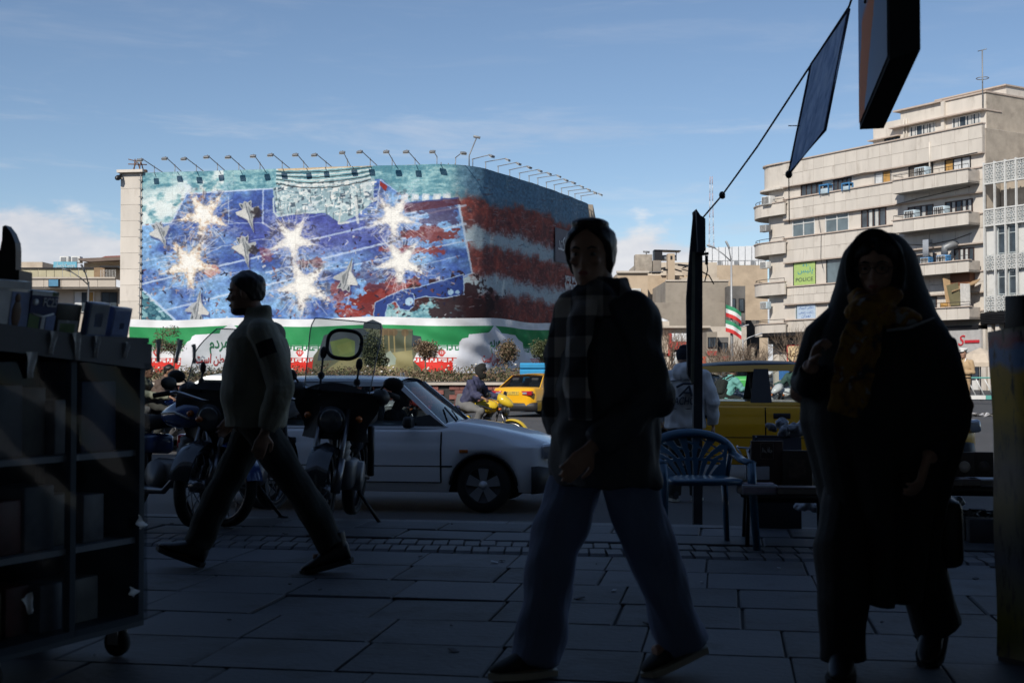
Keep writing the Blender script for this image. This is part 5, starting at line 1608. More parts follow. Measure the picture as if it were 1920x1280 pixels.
def wheel(parent, x, y, R_, wd=.17, outer=1):
    """outer: +1 the outside faces +y"""
    m = MB(); h = wd / 2
    m.lathe([(R_ * .66, -h), (R_ * .9, -h), (R_ * .98, -h * .7), (R_, -h * .3), (R_, h * .3), (R_ * .98, h * .7), (R_ * .9, h), (R_ * .66, h)], 36, axis='Y')
    w = m.build('wheel', TYRE, parent, (x, y, R_))
    s = outer * h
    m = MB(); m.lathe([(0, s * .75), (R_ * .67, s * .72), (R_ * .68, s * .98), (R_ * .62, s * 1.0), (R_ * .6, s * .8)], 30, axis='Y', mi=0)
    for k in range(5):
        a = k * 2 * math.pi / 5 + .3
        c, d = math.cos(a), math.sin(a); t = (-d, c)
        q = [(R_ * .10, R_ * .10), (R_ * .60, R_ * .20), (R_ * .60, -R_ * .20), (R_ * .10, -R_ * .10)]
        m.prism([(c * r + t[0] * o, d * r + t[1] * o) for r, o in q], s * .78, s * .95, 'Y', 1)
    m.lathe([(0, s * .98), (R_ * .16, s * .96), (R_ * .17, s * .8)], 16, axis='Y', mi=1)
    m.build('rim', [HUBD, HUB], w)
    return w

def make_car(name, label, cat, sp, paint, roof_paint=None, glass_m=None, group=None, trim_bumper=True, plate=None, detail=True):
    r = thing(name, label, cat, group=group)
    glass_m = glass_m or CARGLASS
    L2, hw0 = sp['L'] / 2, sp['W'] / 2
    zb = sp.get('zb', .2); ax = sp['axles']; RT = sp['R']
    top = sp['top']; belt = sp['belt']
    def hw(x):
        t = abs(x) / L2
        return hw0 * (1 - .10 * max(0, t - .55) ** 2 / .2) - (.10 * max(0, t - .93) / .07)
    def zbot(x):
        z = zb + (.05 if abs(x) > L2 - .15 else 0)
        for a in ax:
            ra = RT + .055
            if abs(x - a) < ra: z = max(z, RT - .02 + math.sqrt(ra * ra - (x - a) ** 2) * 1.0)
        return z
    def ring(x):
        h, b, t = hw(x), zbot(x), smoothf(top, x)
        mid = sp.get('crease', .66)
        half = [(h - .05, b), (h - .012, max(b + .01, zb + .10)), (h, max(b + .02, .42)), (h + .004, max(b + .03, mid - .02)), (h - .012, max(b + .04, mid + .02)),
                (h - .03, max(b + .05, t - .07)), (h - .075, t), (h * .62, t + .022), (h * .3, t + .03), (0, t + .033)]
        half = [(y, min(z, t + .033)) for y, z in half]
        return [(x, y, z) for y, z in half] + [(x, -y, z) for y, z in reversed(half[:-1])]
    xs = [-L2 + 2 * L2 * i / 130 for i in range(131)]
    m = MB()
    R0 = [ring(x) for x in xs]
    # shrink end rings to round nose and tail
    def endring(x, k, dz): return [(x, p[1] * k, .5 + (p[2] - .5) * dz) for p in ring(x * .999)]
    rings = [endring(-L2 - .045, .86, .8)] + R0 + [endring(L2 + .045, .86, .8)]
    m.rings(rings, close=False, cap=False)
    n = len(rings[0])
    m.f.append([i for i in range(n)]); m.mi.append(0); m.sm.append(False)
    k = (len(rings) - 1) * n
    m.f.append([k + i for i in range(n)]); m.mi.append(0); m.sm.append(False)
    m.build('body', paint, r)
    # dark underbody, wheel wells
    m = MB(); m.box((0, 0, zb + .06), (sp['L'] - .3, sp['W'] - .24, .14))
    m.box((0, 0, zb + .3), (sp['L'] - 1.0, sp['W'] - .5, .5)); m.build('underbody', SEAMM, r)
    # side surface at height z
    def ys(x, z):
        h = hw(x); mid = sp.get('crease', .66); t = smoothf(top, x)
        return lerpf([(zb, h - .05), (zb + .1, h - .012), (.42, h), (mid - .02, h + .004), (mid + .02, h - .012), (t - .07, h - .03), (t, h - .075)], z)
    # greenhouse
    gb, gt = sp['belt'], sp['roof']
    yb, yt = hw0 - .055, sp.get('roof_hw', hw0 - .21)
    def yg(z): return yb + (yt - yb) * (z - gb) / (gt - gb)
    def plate_poly(poly, name_, mt_, off=0.0, th=.03, both=True):
        for sgn in ((1, -1) if both else (sp.get('near', -1),)):
            m = MB(); n = len(poly)
            vs = [(x, sgn * (yg(z) + off), z) for x, z in poly] + [(x, sgn * (yg(z) + off - th), z) for x, z in poly]
            m.add(vs, [tuple(range(n)), tuple(range(2 * n - 1, n - 1, -1))] + [(j, (j + 1) % n, (j + 1) % n + n, j + n) for j in range(n)])
            m.build(name_, mt_, r)
    for nm, poly in sp['pillars']:
        dark = nm.startswith('dark')
        plate_poly(poly, 'pillar', TRIM if dark else paint, .004 if dark else 0.0)
    # roof panel with crown
    rp = sp['roofline']                      # (x, z) from windscreen top to rear top
    m = MB(); rows = []
    for x, z in rp:
        y = yg(z)
        rows.append([(x, y * s_, z + .045 * (1 - abs(s_) ** 2.2) + (0 if abs(s_) < .99 else -.02)) for s_ in (-1, -.97, -.85, -.6, -.3, 0, .3, .6, .85, .97, 1)])
    m.sheet(rows); m.sheet([[(a, b, c - .03) for a, b, c in q] for q in reversed(rows)])
    m.build('roof', roof_paint or paint, r)
    # windscreen and rear window
    for nm, (x0, z0), (x1, z1) in (('windscreen', *sp['wind']), ('rear_window', *sp['rear'])):
        rows = []
        for t in (0, .33, .66, 1):
            x, z = x0 + (x1 - x0) * t, z0 + (z1 - z0) * t
            bow = .05 if nm == 'windscreen' else -.04
            rows.append([(x + bow * (1 - s_ * s_), (yg(z) - .015) * s_, z) for s_ in (-1, -.6, -.2, .2, .6, 1)])
        MB().sheet(rows).build(nm, glass_m, r)
    for poly in sp['windows']:
        for sgn in (1, -1):
            m = MB(); n = len(poly)
            m.add([(x, sgn * (yg(z) - .02), z) for x, z in poly], [tuple(range(n))]); m.build('side_window', glass_m, r)
    # doors: panels standing 5 mm proud, with dark gaps
    for (x0, x1) in sp['doors']:
        for sgn in (1, -1):
            nz = 12; zs = [zb + .1 + (gb - .03 - zb - .1) * i / nz for i in range(nz + 1)]
            rows = [[(x0 + .008 + (x1 - x0 - .016) * u / 8, sgn * (ys(x0 + (x1 - x0) * u / 8, z) + .006), z) for u in range(9)] for z in zs]
            m = MB(); m.sheet(rows); d = m.build('door', paint, r)
            m = MB()
            for x in (x0, x1): m.tube([(x, sgn * (ys(x, z) + .001), z) for z in zs], .009, 4)
            m.tube([(x0 + (x1 - x0) * u / 6, sgn * (ys(x0 + (x1 - x0) * u / 6, zs[0]) + .001), zs[0]) for u in range(7)], .008, 4)
            m.build('door_gap', SEAMM, d)
            hx = x0 + .16 if sp.get('handle_rear', True) else x1 - .16
            hz = gb - .125
            m = MB(); m.rbox((hx + .03, sgn * (ys(hx, hz) + .012), hz), (.2, .02, .065), .012); m.build('handle', TRIM, d)
            m = MB(); m.lathe([(0, .0), (.016, 0), (.016, .012), (0, .014)], 10, axis='Y', M=Matrix.Translation((hx - .12, sgn * ys(hx, hz), hz))); m.build('lock', STEEL, d)
    # groove along the flank, its shade line drawn as a dark tube
    if sp.get('groove'):
        for sgn in (1, -1):
            m = MB(); gx = sp['groove']
            m.tube([(gx[0] + (gx[1] - gx[0]) * i / 10, sgn * (ys(gx[0] + (gx[1] - gx[0]) * i / 10, gx[2]) + .004), gx[2]) for i in range(11)], .007, 4); m.build('flank_groove', SEAMM, r)
    # arches lips
    for a in ax:
        for sgn in (1, -1):
            m = MB(); ra = RT + .06
            pts = []
            for i in range(15):
                t = math.pi * (.02 + .96 * i / 14)
                x, z = a + ra * math.cos(t), RT - .02 + ra * math.sin(t)
                pts.append((x, sgn * (ys(x, z) + .002), z))
            m.tube(pts, .014, 5); m.build('arch_lip', TRIM, r)
            wheel(r, a, sgn * (hw0 - .10), RT, .17, sgn)
    # bumpers
    bp = TRIM if trim_bumper else paint
    for sgn in (1, -1):
        m = MB(); rows_ = []
        for (dz, dx) in ((.2, .0), (.22, .05), (.34, .075), (.46, .06), (.48, 0)):
            rows_.append([(sgn * (L2 + dx - .16 * (abs(t) ** 4)), t * (hw0 - .0), dz) for t in [i / 9 - 1 for i in range(19)]])
        m.rings([list(q) for q in zip(*rows_)], cap=True, close=False); 
        m.build('bumper', bp, r)
    lz = sp['lamp_z']
    for sgn in (1, -1):
        m = MB(); m.rbox((L2 - .03, sgn * (hw0 - .27), lz[0]), (.14, .34, .15), .03, (0, -.12, -sgn * .22)); m.build('headlight', CLEARL, r)
        m = MB(); m.rbox((-L2 + .0, sgn * (hw0 - .30), lz[1]), (.13, .42, .15), .02, (0, .05, sgn * .14)); t_ = m.build('tail_light', REDL, r)
        m = MB(); m.rbox((-L2 - .062, sgn * (hw0 - .36), lz[1]), (.02, .16, .06), .006, (0, .05, sgn * .14)); m.build('reversing_lamp', CLEARL, t_)
        if detail:
            m = MB(); m.rbox((sp['ind'][0], sgn * (ys(*sp['ind']) + .006), sp['ind'][1]), (.09, .016, .035), .006); m.build('indicator', AMBERL, r)
        m = MB(); wx, wz = sp['wind'][0]
        m.rbox((wx - .32, sgn * (hw0 + .07), gb + .07), (.10, .17, .12), .03); m.build('wing_mirror', TRIM, r)
    m = MB(); m.box((L2 + .03, 0, lz[0]), (.05, .8, .12)); m.build('grille', TRIM, r)
    if plate:
        for sgn in (1, -1):
            m = MB(); pz = lz[1] + .005 if sgn < 0 else .36
            px = -L2 - .05 if sgn < 0 else L2 + .085
            m.box((px, 0, pz), (.02, .54, .125)); m.box((px + sgn * .011, .245 * -sgn, pz), (.004, .05, .12), None, 1)
            pl_ = m.build('number_plate', [plate, BLUEP], r)
            if sgn < 0: text_obj('plate_number', fa('۱۱ ۲۶۴ ت ۶۳'), .12, NAVY, pl_, Matrix(((0, 0, -1, px - .012), (-1, 0, 0, 0), (0, 1, 0, pz - .04), (0, 0, 0, 1))), .001, width=.42)
    # seats, wheel
    for x in sp['seats']:
        for sgn in (1, -1):
            m = MB(); m.rbox((x, sgn * .36, .52), (.5, .5, .16), .05); m.rbox((x - .27, sgn * .36, .82), (.14, .48, .62), .05, (0, -.2, 0)); m.rbox((x - .36, sgn * .36, 1.18), (.1, .26, .2), .04); m.build('seat', SEATM, r)
    wx, wz = sp['wind'][0]
    m = MB(); m.rbox((wx - .22, 0, wz - .07), (.5, sp['W'] - .3, .16), .05); m.build('dashboard', TRIM, r)
    m = MB(); pts = [(wx - .62 + .06 * math.sin(t), .36 + .17 * math.cos(t), .86 + .16 * math.sin(t)) for t in [i * math.pi / 8 for i in range(17)]]
    m.tube(pts, .014, 6); m.build('steering_wheel', TRIM, r)
    m = MB()
    for y0 in (-.45, .12): m.tube([(wx + .09, y0, wz + .035), (wx - .12, y0 + .42, wz + .16)], .012, 5)
    m.build('wiper', TRIM, r)
    return r

PW = mat('white car paint', (.74, .76, .80), .25, var=.04, vscale=.8, coat=.5); PY = mat('taxi yellow', (.76, .39, .010), .28, var=.05, coat=.5)
PSW = mat('bright white paint', (.72, .73, .74), .3, var=.03, coat=.4); PG = mat('taxi green', (.12, .55, .14), .3, var=.05, coat=.4); PSIL = mat('silver paint', (.42, .45, .48), .3, .3, var=.05, coat=.4)
PBLK = mat('black roof paint', (.012, .014, .02), .5, var=.3, coat=.05)
HATCH = dict(L=3.92, W=1.60, R=.285, axles=(1.30, -1.06), zb=.21, belt=.855, roof=1.33, roof_hw=.585, crease=.68,
             top=[(-1.97, .80), (-1.8, .86), (-1.2, .875), (.75, .875), (1.0, .90), (1.30, .855), (1.7, .765), (1.90, .70), (1.97, .66)],
             wind=((.86, .895), (.33, 1.335)), rear=((-1.86, .88), (-1.52, 1.31)),
             roofline=[(.36, 1.335), (.22, 1.35), (-.2, 1.362), (-.8, 1.36), (-1.3, 1.335), (-1.5, 1.31)],
             pillars=[('a', [(.86, .86), (.93, .86), (.38, 1.335), (.30, 1.335)]), ('rail', [(.36, 1.295), (.36, 1.34), (-1.52, 1.315), (-1.45, 1.275)]), ('belt', [(.95, .855), (.92, .88), (-1.9, .88), (-1.9, .855)]),
                      ('b', [(-.22, .86), (-.12, .86), (-.12, 1.32), (-.22, 1.32)]), ('darkb', [(-.165, .88), (-.13, .88), (-.135, 1.30), (-.165, 1.30)]), ('c', [(-1.05, .86), (-.98, .86), (-1.06, 1.3), (-1.12, 1.3)]), ('d', [(-1.92, .86), (-1.62, .86), (-1.42, 1.3), (-1.56, 1.31)]),
                      ('darka', [(.88, .885), (.60, .885), (.55, .97), (.72, 1.0)])],
             windows=[[(.80, .88), (-.12, .88), (-.12, 1.30), (.36, 1.30)], [(-.22, .88), (-.98, .88), (-1.06, 1.28), (-.22, 1.29)], [(-1.05, .88), (-1.62, .88), (-1.42, 1.28), (-1.12, 1.28)]],
             doors=[(-.17, .86), (-.98, -.17)], groove=(-1.75, .98, .475), lamp_z=(.63, .7), ind=(1.10, .63), seats=(.12, -.8))
SEDAN = dict(L=4.42, W=1.70, R=.30, axles=(1.36, -1.30), zb=.2, belt=.90, roof=1.36, roof_hw=.60, crease=.70,
             top=[(-2.22, .86), (-2.1, .945), (-1.5, .965), (-1.2, .93), (.7, .91), (1.0, .93), (1.5, .86), (2.0, .77), (2.22, .66)],
             wind=((.95, .94), (.25, 1.365)), rear=((-1.62, .965), (-1.02, 1.345)),
             roofline=[(.28, 1.365), (.1, 1.385), (-.3, 1.392), (-.7, 1.375), (-1.02, 1.345)],
             pillars=[('a', [(.92, .9), (1.03, .9), (.30, 1.37), (.22, 1.37)]), ('rail', [(.30, 1.31), (.27, 1.385), (-1.05, 1.36), (-1.0, 1.285)]), ('belt', [(1.02, .9), (1.0, .93), (-1.6, .955), (-1.6, .9)]),
                      ('darkb', [(-.37, .93), (-.12, .93), (-.15, 1.33), (-.32, 1.33)]), ('c', [(-1.70, .95), (-1.26, .94), (-.92, 1.31), (-1.06, 1.35)])],
             windows=[[(.88, .93), (-.12, .93), (-.12, 1.33), (.26, 1.33)], [(-.36, .93), (-1.28, .95), (-.96, 1.31), (-.31, 1.33)]],
             doors=[(-.2, .92), (-1.16, -.2)], groove=(-2.0, 1.9, .52), lamp_z=(.66, .78), ind=(1.75, .62), seats=(.1, -.85))

def put(o, px, Y, heading):
    """heading: compass angle of the nose, 0 = away from the camera, 90 = to the right"""
    x = (px - 960) / FPX * Y
    o.location = (x, Y, road_z(x, Y) + .004); o.rotation_euler = (0, 0, R(90 - heading)); return o

carA = put(make_car('parked_car', 'white hatchback stopped at the kerb behind the parked motorbikes', 'car', HATCH, PW), 712, 14.1, 99)
taxiB = put(make_car('taxi', 'yellow taxi with a black roof standing in the shade behind the plastic chair', 'taxi', SEDAN, PY, PBLK, CLEARGL, 'yellow taxis'), 1456, 17.2, 97); taxiB.scale = (1.08, 1.08, 1.08); taxiB.location.z += .05
taxiC = put(make_car('taxi', 'sunlit yellow taxi seen from behind beside the planter wall', 'taxi', SEDAN, PY, None, None, 'yellow taxis', plate=mat('taxi plate', (.62, .42, .05), .5)), 1015, 44, 27)
carD = put(make_car('car', 'sunlit white saloon car in the traffic beyond the two riders on one motorbike', 'car', SEDAN, PSW), 432, 24.5, 276)
carE = put(make_car('car', 'silver white car seen beyond the man in the white jacket and through the taxi windows', 'car', SEDAN, PSIL, None, CLEARGL), 1308, 31, 128)
carF = put(make_car('taxi', 'bright green taxi seen through the rear side window of the yellow taxi', 'taxi', SEDAN, PG), 1403, 56, 12)
# things on the dashboard of the hatchback
pc = tag(MB().box((0, 0, 0), (.012, .20, .13), (0, -.5, 0)).build('paper_card', WSH), 'small white card behind the windscreen of the white hatchback', 'card')
pc.location = carA.matrix_world @ V((0, 0, 0)); bpy.context.view_layer.update()
pc.matrix_world = carA.matrix_world @ Matrix.Translation((.62, .1, .99))
dk = thing('toy_duck', 'tiny yellow toy on the dashboard of the white hatchback', 'toy')
MB().ell((0, 0, .03), (.035, .03, .03), 8, 6).ell((.015, 0, .075), (.024, .024, .024), 8, 6).build('toy_body', PY, dk); dk.matrix_world = carA.matrix_world @ Matrix.Translation((.70, -.42, .915))

# ================================================================== motorbikes
def shield_glass(name): return glass(name, (.78, .82, .82), .17, .10, (.26, .28, .30))
SHIELD = shield_glass('scratched windscreen')
APRON = mat('black leather apron', (.016, .016, .017), .55, var=.3, vscale=4, bump=.2, bscale=12)
LENSD = mat('dim lens', (.06, .065, .07), .12, var=.2, coat=.5); CHROMED = mat('dull chrome', (.16, .16, .17), .3, .9)
def make_bike(name, label, tank, shield=0, apron=0, group=None, fairing=None, s=1.0, seat_mat=None, carrier=True):
    """nose to +x"""
    r = thing(name, label, 'motorbike', group=group); r.scale = (s, s, s)
    RW = .30; fx, rx = .66, -.62
    for x, nm in ((fx, 'front'), (rx, 'rear')):
        m = MB()
        m.lathe([(RW * .86, -.035), (RW * .93, -.048), (RW * .985, -.03), (RW, 0), (RW * .985, .03), (RW * .93, .048), (RW * .86, .035), (RW * .84, 0)], 32, axis='Y')
        w = m.build('wheel', TYRE, r, (x, 0, RW))
        m = MB(); m.lathe([(RW * .78, -.025), (RW * .86, -.03), (RW * .86, .03), (RW * .78, .025)], 30, axis='Y'); m.lathe([(0, -.06), (.05, -.06), (.05, .06), (0, .06)], 12, axis='Y')
        for k in range(18):
            a = k * math.pi / 9; sg = 1 if k % 2 else -1
            m.tube([(.045 * math.cos(a + .5), sg * .045, .045 * math.sin(a + .5)), (RW * .8 * math.cos(a), 0, RW * .8 * math.sin(a))], .004, 4)
        m.build('rim', CHROMED, w)
        m = MB(); rows = []
        a0, a1 = ((.2, 2.3) if nm == 'front' else (.9, 3.0))
        for i in range(13):
            a = a0 + (a1 - a0) * i / 12
            rows.append([((RW + .035 - abs(t) * .02) * math.cos(a), t * .075, (RW + .035 - abs(t) * .03) * math.sin(a)) for t in (-1, -.7, 0, .7, 1)])
        m.sheet(rows); m.sheet([[(a * .985, b, c * .985) for a, b, c in q] for q in rows]); m.build('mudguard', tank, r, (x, 0, RW))
    m = MB()
    for y in (-.09, .09): m.tube([(fx, y, RW), (.44, y, .86)], [.026, .02], 8); m.tube([(fx, y, RW), (.57, y, .52)], .034, 8)
    m.build('fork', CHROMED, r)
    m = MB(); m.tube([(.40, 0, .82), (.1, 0, .78), (-.35, 0, .72), (-.75, 0, .74)], .025, 8); m.tube([(.40, 0, .78), (.30, 0, .42), (.05, 0, .28), (-.3, 0, .32), (-.35, 0, .70)], .022, 8)
    for y in (-.1, .1): m.tube([(-.25, y, .34), (rx, y, RW)], .02, 6); m.tube([(rx, y * 1.2, RW + .02), (-.5, y * 1.1, .70)], .028, 8)
    m.build('frame', DARKMETAL, r)
    m = MB(); m.rbox((.02, 0, .38), (.36, .24, .22), .05); m.lathe([(.07, 0), (.085, .04), (.07, .05), (.085, .09), (.07, .10), (.085, .14), (.07, .15), (.085, .19), (.05, .22)], 14, M=Matrix.Translation((.12, 0, .46)) @ Euler((0, .35, 0)).to_matrix().to_4x4())
    m.lathe([(0, -.15), (.11, -.15), (.11, .15), (0, .15)], 16, axis='Y', M=Matrix.Translation((-.06, 0, .36))); m.build('engine', mat('engine grey', (.13, .13, .135), .5, .6) if 'engine grey' not in bpy.data.materials else bpy.data.materials['engine grey'], r)
    m = MB(); m.tube([(.2, -.11, .55), (.26, -.13, .40), (.1, -.16, .24), (-.3, -.17, .24), (-.9, -.18, .34)], [.022, .022, .025, .045, .05], 10); m.build('exhaust', CHROMED, r)
    m = MB(); rows = []
    for x, w_, z0, z1 in ((.40, .03, .80, .86), (.34, .10, .74, .93), (.22, .14, .72, .965), (.08, .14, .72, .955), (-.06, .11, .74, .90), (-.14, .06, .76, .84)):
        zc, hz = (z0 + z1) / 2, (z1 - z0) / 2
        rows.append([(x, w_ * math.cos(t) * (1 if abs(math.cos(t)) < .9 else .98), zc + hz * math.sin(t)) for t in [i * math.pi / 7 for i in range(14)]])
    m.rings(rows); t_ = m.build('fuel_tank', tank, r)
    m = MB(); m.lathe([(0, 0), (.035, 0), (.03, .015), (0, .018)], 12, M=Matrix.Translation((.16, 0, .955))); m.build('filler_cap', CHROME, t_)
    for sg in (-1, 1):
        m = MB(); m.tube([(.32, sg * .128, .80), (.15, sg * .148, .85), (-.04, sg * .118, .84)], .010, 4); m.build('tank_stripe', WHITEF, t_)
    m = MB(); rows = []
    for x, w_, z in ((-.08, .09, .82), (-.2, .12, .80), (-.45, .135, .80), (-.65, .13, .83), (-.85, .10, .85)):
        rows.append([(x, -w_, z - .07), (x, -w_ * 1.02, z - .02), (x, -w_ * .8, z + .02), (x, 0, z + .03), (x, w_ * .8, z + .02), (x, w_ * 1.02, z - .02), (x, w_, z - .07), (x, 0, z - .08)])
    m.rings(rows); m.build('seat', seat_mat or SEATM, r)
    m = MB(); m.rbox((-.3, 0, .60), (.34, .2, .16), .04); m.build('side_panel', tank, r)
    m = MB(); m.tube([(.30, .36, .98), (.36, .30, 1.0), (.44, .12, .95), (.44, -.12, .95), (.36, -.30, 1.0), (.30, -.36, .98)], .014, 8); m.build('handlebar', CHROME, r)
    for sg in (-1, 1):
        m = MB(); m.tube([(.22, sg * .40, .965), (.33, sg * .335, .99)], .02, 8); m.build('grip', RUBBER, r)
        m = MB(); m.tube([(.36, sg * .28, 1.0), (.38, sg * .32, 1.05), (.37, sg * .35, 1.06)], .008, 6); m.ell((.37, sg * .38, 1.06), (.02, .075, .05), 12, 8); m.build('mirror', BLACK, r)
        m = MB(); m.ell((.50, sg * .18, .80), (.035, .025, .025), 8, 6); m.build('indicator', AMBERL, r)
    m = MB(); m.lathe([(0, -.12), (.06, -.12), (.095, -.03), (.10, .02), (.095, .035)], 18, axis='X', M=Matrix.Translation((.54, 0, .78))); h_ = m.build('headlight', DARKMETAL, r)
    m = MB(); m.ell((.57, 0, .78), (.022, .085, .085), 14, 8); m.build('lens', LENSD, h_)
    m = MB(); m.rbox((-.93, 0, .80), (.06, .12, .08), .02); m.build('tail_light', REDL, r)
    if carrier:
        m = MB()
        for y in (-.1, 0, .1): m.tube([(-.62, y, .90), (-.98, y, .90)], .009, 5)
        for x in (-.66, -.82, -.98): m.tube([(x, -.12, .90), (x, .12, .90)], .009, 5)
        m.tube([(-.8, -.1, .9), (-.75, -.1, .75)], .009, 5); m.tube([(-.8, .1, .9), (-.75, .1, .75)], .009, 5); m.build('carrier', CHROME, r)
    m = MB(); m.tube([(-.05, .13, .25), (-.12, .30, .02)], .014, 6); m.tube([(-.12, .28, .012), (-.12, .36, .012)], .02, 6); m.build('side_stand', DARKMETAL, r)
    if fairing:
        m = MB(); rows = []
        for x, w_, z0, z1 in ((.68, .03, .84, .90), (.62, .08, .82, .97), (.52, .12, .84, 1.05), (.42, .11, .90, 1.08)):
            rows.append([(x, w_ * math.cos(t), (z0 + z1) / 2 + (z1 - z0) / 2 * math.sin(t)) for t in [i * math.pi / 6 for i in range(12)]])
        m.rings(rows); m.build('fairing', fairing, r)
    if shield:
        # tall clear screen leaning back, rounded corners, with rubber-edged patch on style 2
        hz = .45 if shield == 1 else .50
        def sp_(u, v):                        # u -1..1 across, v 0..1 up
            wv = (.23 + .03 * v) if shield == 2 else .25 * (1 - .55 * max(0, v - .55) ** 1.5 / .3)
            ucl = u
            if shield == 2 and v > .8: wv *= 1 - .10 * ((v - .8) / .2) ** 2
            return V((.50 - .16 * v - .05 * u * u, wv * ucl, .98 + hz * v))
        nu, nv = 14, 14
        m = MB(); m.sheet([[sp_(-1 + 2 * i / nu, j / nv) for i in range(nu + 1)] for j in range(nv + 1)])
        sh = m.build('windscreen', SHIELD, r)
        m = MB(); edge = [sp_(-1, j / 10) for j in range(11)] + [sp_(-1 + 2 * i / 10, 1) for i in range(1, 11)] + [sp_(1, 1 - j / 10) for j in range(1, 11)]
        m.tube(edge, .0045, 5); m.build('screen_edge', mm('clear edge', (.25, .27, .28), .2, var=0), sh)
        if shield == 2:
            m = MB(); m.tube([sp_(.05 + .48 * math.copysign(abs(math.cos(t)) ** .7, math.cos(t)), .66 + .20 * math.copysign(abs(math.sin(t)) ** .7, math.sin(t))) + V((.012, 0, 0)) for t in [i * math.pi / 18 for i in range(37)]], .014, 6); m.build('rubber_ring', RUBBER, sh)
        for u, v0, v1 in ((-.52, -.06, .52 if shield == 2 else .35), (.58, -.06, .40)):
            m = MB(); a, b = sp_(u, v0) - V((.03, 0, 0)), sp_(u * .98, v1) + V((.015, 0, 0)); m.tube([a, b], .008, 6)
            for k in (.45, 1.0): q = a.lerp(b, k); m.ell(q, (.014, .026, .045 if k == 1 else .028), 8, 6)
            m.build('screen_stay', BLACK, sh)
    if apron:
        # leather muff over the bars hanging in front of the legs
        m = MB(); rows = []
        for j in range(10):
            v = j / 9
            row = []
            for i in range(17):
                u = -1 + i / 8
                wv = (.34 if apron > .5 else .29) - .06 * v + .02 * math.sin(v * 7)
                drop = 1.04 - .10 * u * u - apron * v * (1 - .25 * u * u)
                row.append((.42 + .06 * (1 - u * u) + .05 * math.sin(u * 5 + v * 4) * v - .05 * v, wv * u, drop))
            rows.append(row)
        m.sheet(rows); m.sheet([[(a - .012, b, c) for a, b, c in q] for q in reversed(rows)])
        for sg in (-1, 1): m.ell((.33, sg * .29, .96), (.11, .07, .065), 12, 8)
        m.build('leg_apron', APRON, r)
    return r

TBLUE = mat('blue tank paint', (.03, .07, .22), .2, var=.15, coat=.6); TBLK = mat('black tank paint', (.015, .017, .022), .18, var=.2, coat=.6); TYEL = mat('yellow bike paint', (.66, .46, .03), .3, coat=.4); TWHT = mat('white bike paint', (.7, .7, .7), .3, coat=.3); TRED = mat('red white fairing', (.6, .08, .07), .3, var=.1, coat=.3)
bkA = make_bike('motorbike', 'parked motorbike with a blue tank beside the display cart', TBLUE, group='motorbikes parked along the kerb', s=.95)
bkA.location = SW(-2.40 - 1.2, 9.2 - .55, .0); bkA.location = ((322 - 960) / FPX * 9.6, 9.6, .0); bkA.rotation_euler = (R(-4), 0, R(-38))
bkB = make_bike('motorbike', 'parked motorbike with a black leg apron and rounded clear screen mostly behind the walking man', TBLK, 1, .62, 'motorbikes parked along the kerb', s=1.0)
bkB.location = ((448 - 960) / FPX * 9.8, 9.8, 0); bkB.rotation_euler = (R(-3), 0, R(-104))
bkC = make_bike('motorbike', 'parked dark motorbike facing the pavement with a tall square screen and a rubber ringed patch', TBLK, 2, .40, 'motorbikes parked along the kerb', s=1.0)
bkC.location = ((632 - 960) / FPX * 9.4, 9.4, 0); bkC.rotation_euler = (R(-5), 0, R(-93))
bkY = make_bike('motorbike', 'bright yellow motorbike ridden in the sunlit street', TYEL, fairing=TYEL, group='motorbikes in the traffic', carrier=False)
put(bkY, 896, 22.8, 112)
bkL = make_bike('motorbike', 'motorbike carrying two riders beside the white saloon', TBLUE, group='motorbikes in the traffic'); put(bkL, 312, 23.5, 100)
bkD = make_bike('motorbike', 'motorbike with a red and white fairing standing beyond the roof of the white hatchback', TWHT, 1, 0, 'motorbikes in the traffic', TRED); put(bkD, 722, 22.5, 95)
bkP = make_bike('motorbike', 'white police style motorbike seen through the front side window of the yellow taxi', TWHT, 0, 0, 'motorbikes in the traffic', TWHT); put(bkP, 1486, 30, 235)
bkM = make_bike('motorbike', 'dark motorbike of the rider in the mint jacket', TBLK, 0, 0, 'motorbikes in the traffic'); put(bkM, 1372, 29, 60)
# ================================================================== people
SKIN = mat('skin', (.36, .21, .145), .55, var=.08, vscale=9); SKIN2 = mat('skin darker', (.26, .145, .095), .55, var=.08, vscale=9)
HAIRM = mat('black hair', (.010, .008, .007), .45, var=.3, vscale=30, stretch=(1, 1, .2), bump=.3, bscale=60)
EYEW = mat('eye white', (.20, .19, .18), .2, var=0); IRIS = mat('iris', (.03, .018, .01), .1, var=0); LIP = mat('lips', (.28, .09, .08), .5, var=0)
HEADR = [(.000, .060, .000, .022), (.012, .082, .020, .040), (.035, .088, .045, .052), (.060, .084, .070, .061), (.085, .085, .085, .067), (.110, .087, .095, .072), (.125, .083, .098, .0745),
         (.145, .091, .100, .0765), (.175, .090, .102, .0775), (.205, .072, .090, .068), (.228, .042, .062, .046), (.240, .004, .014, .010)]

def head_T(pos, yaw, pitch=0, roll=0, k=1.0):
    """matrix of the head; its origin is the chin level below the ear axis"""
    return Matrix.Translation(pos) @ Euler((roll, pitch, yaw)).to_matrix().to_4x4() @ Matrix.Scale(k, 4) @ Matrix.Translation((0, 0, -.115))

def lerpz(pts, x):
    if x <= pts[0][0]: return pts[0][1]
    for (a, b), (c, d) in zip(pts, pts[1:]):
        if x <= c: return b + (d - b) * (x - a) / (c - a)
    return pts[-1][1]
MALE = [(.075, 112), (.10, 100), (.125, 84), (.15, 66), (.172, 50), (.186, 34), (.198, 0)]
FEMALE = [(.03, 100), (.06, 86), (.10, 72), (.13, 64), (.16, 52), (.18, 38), (.20, 20), (.212, 0)]

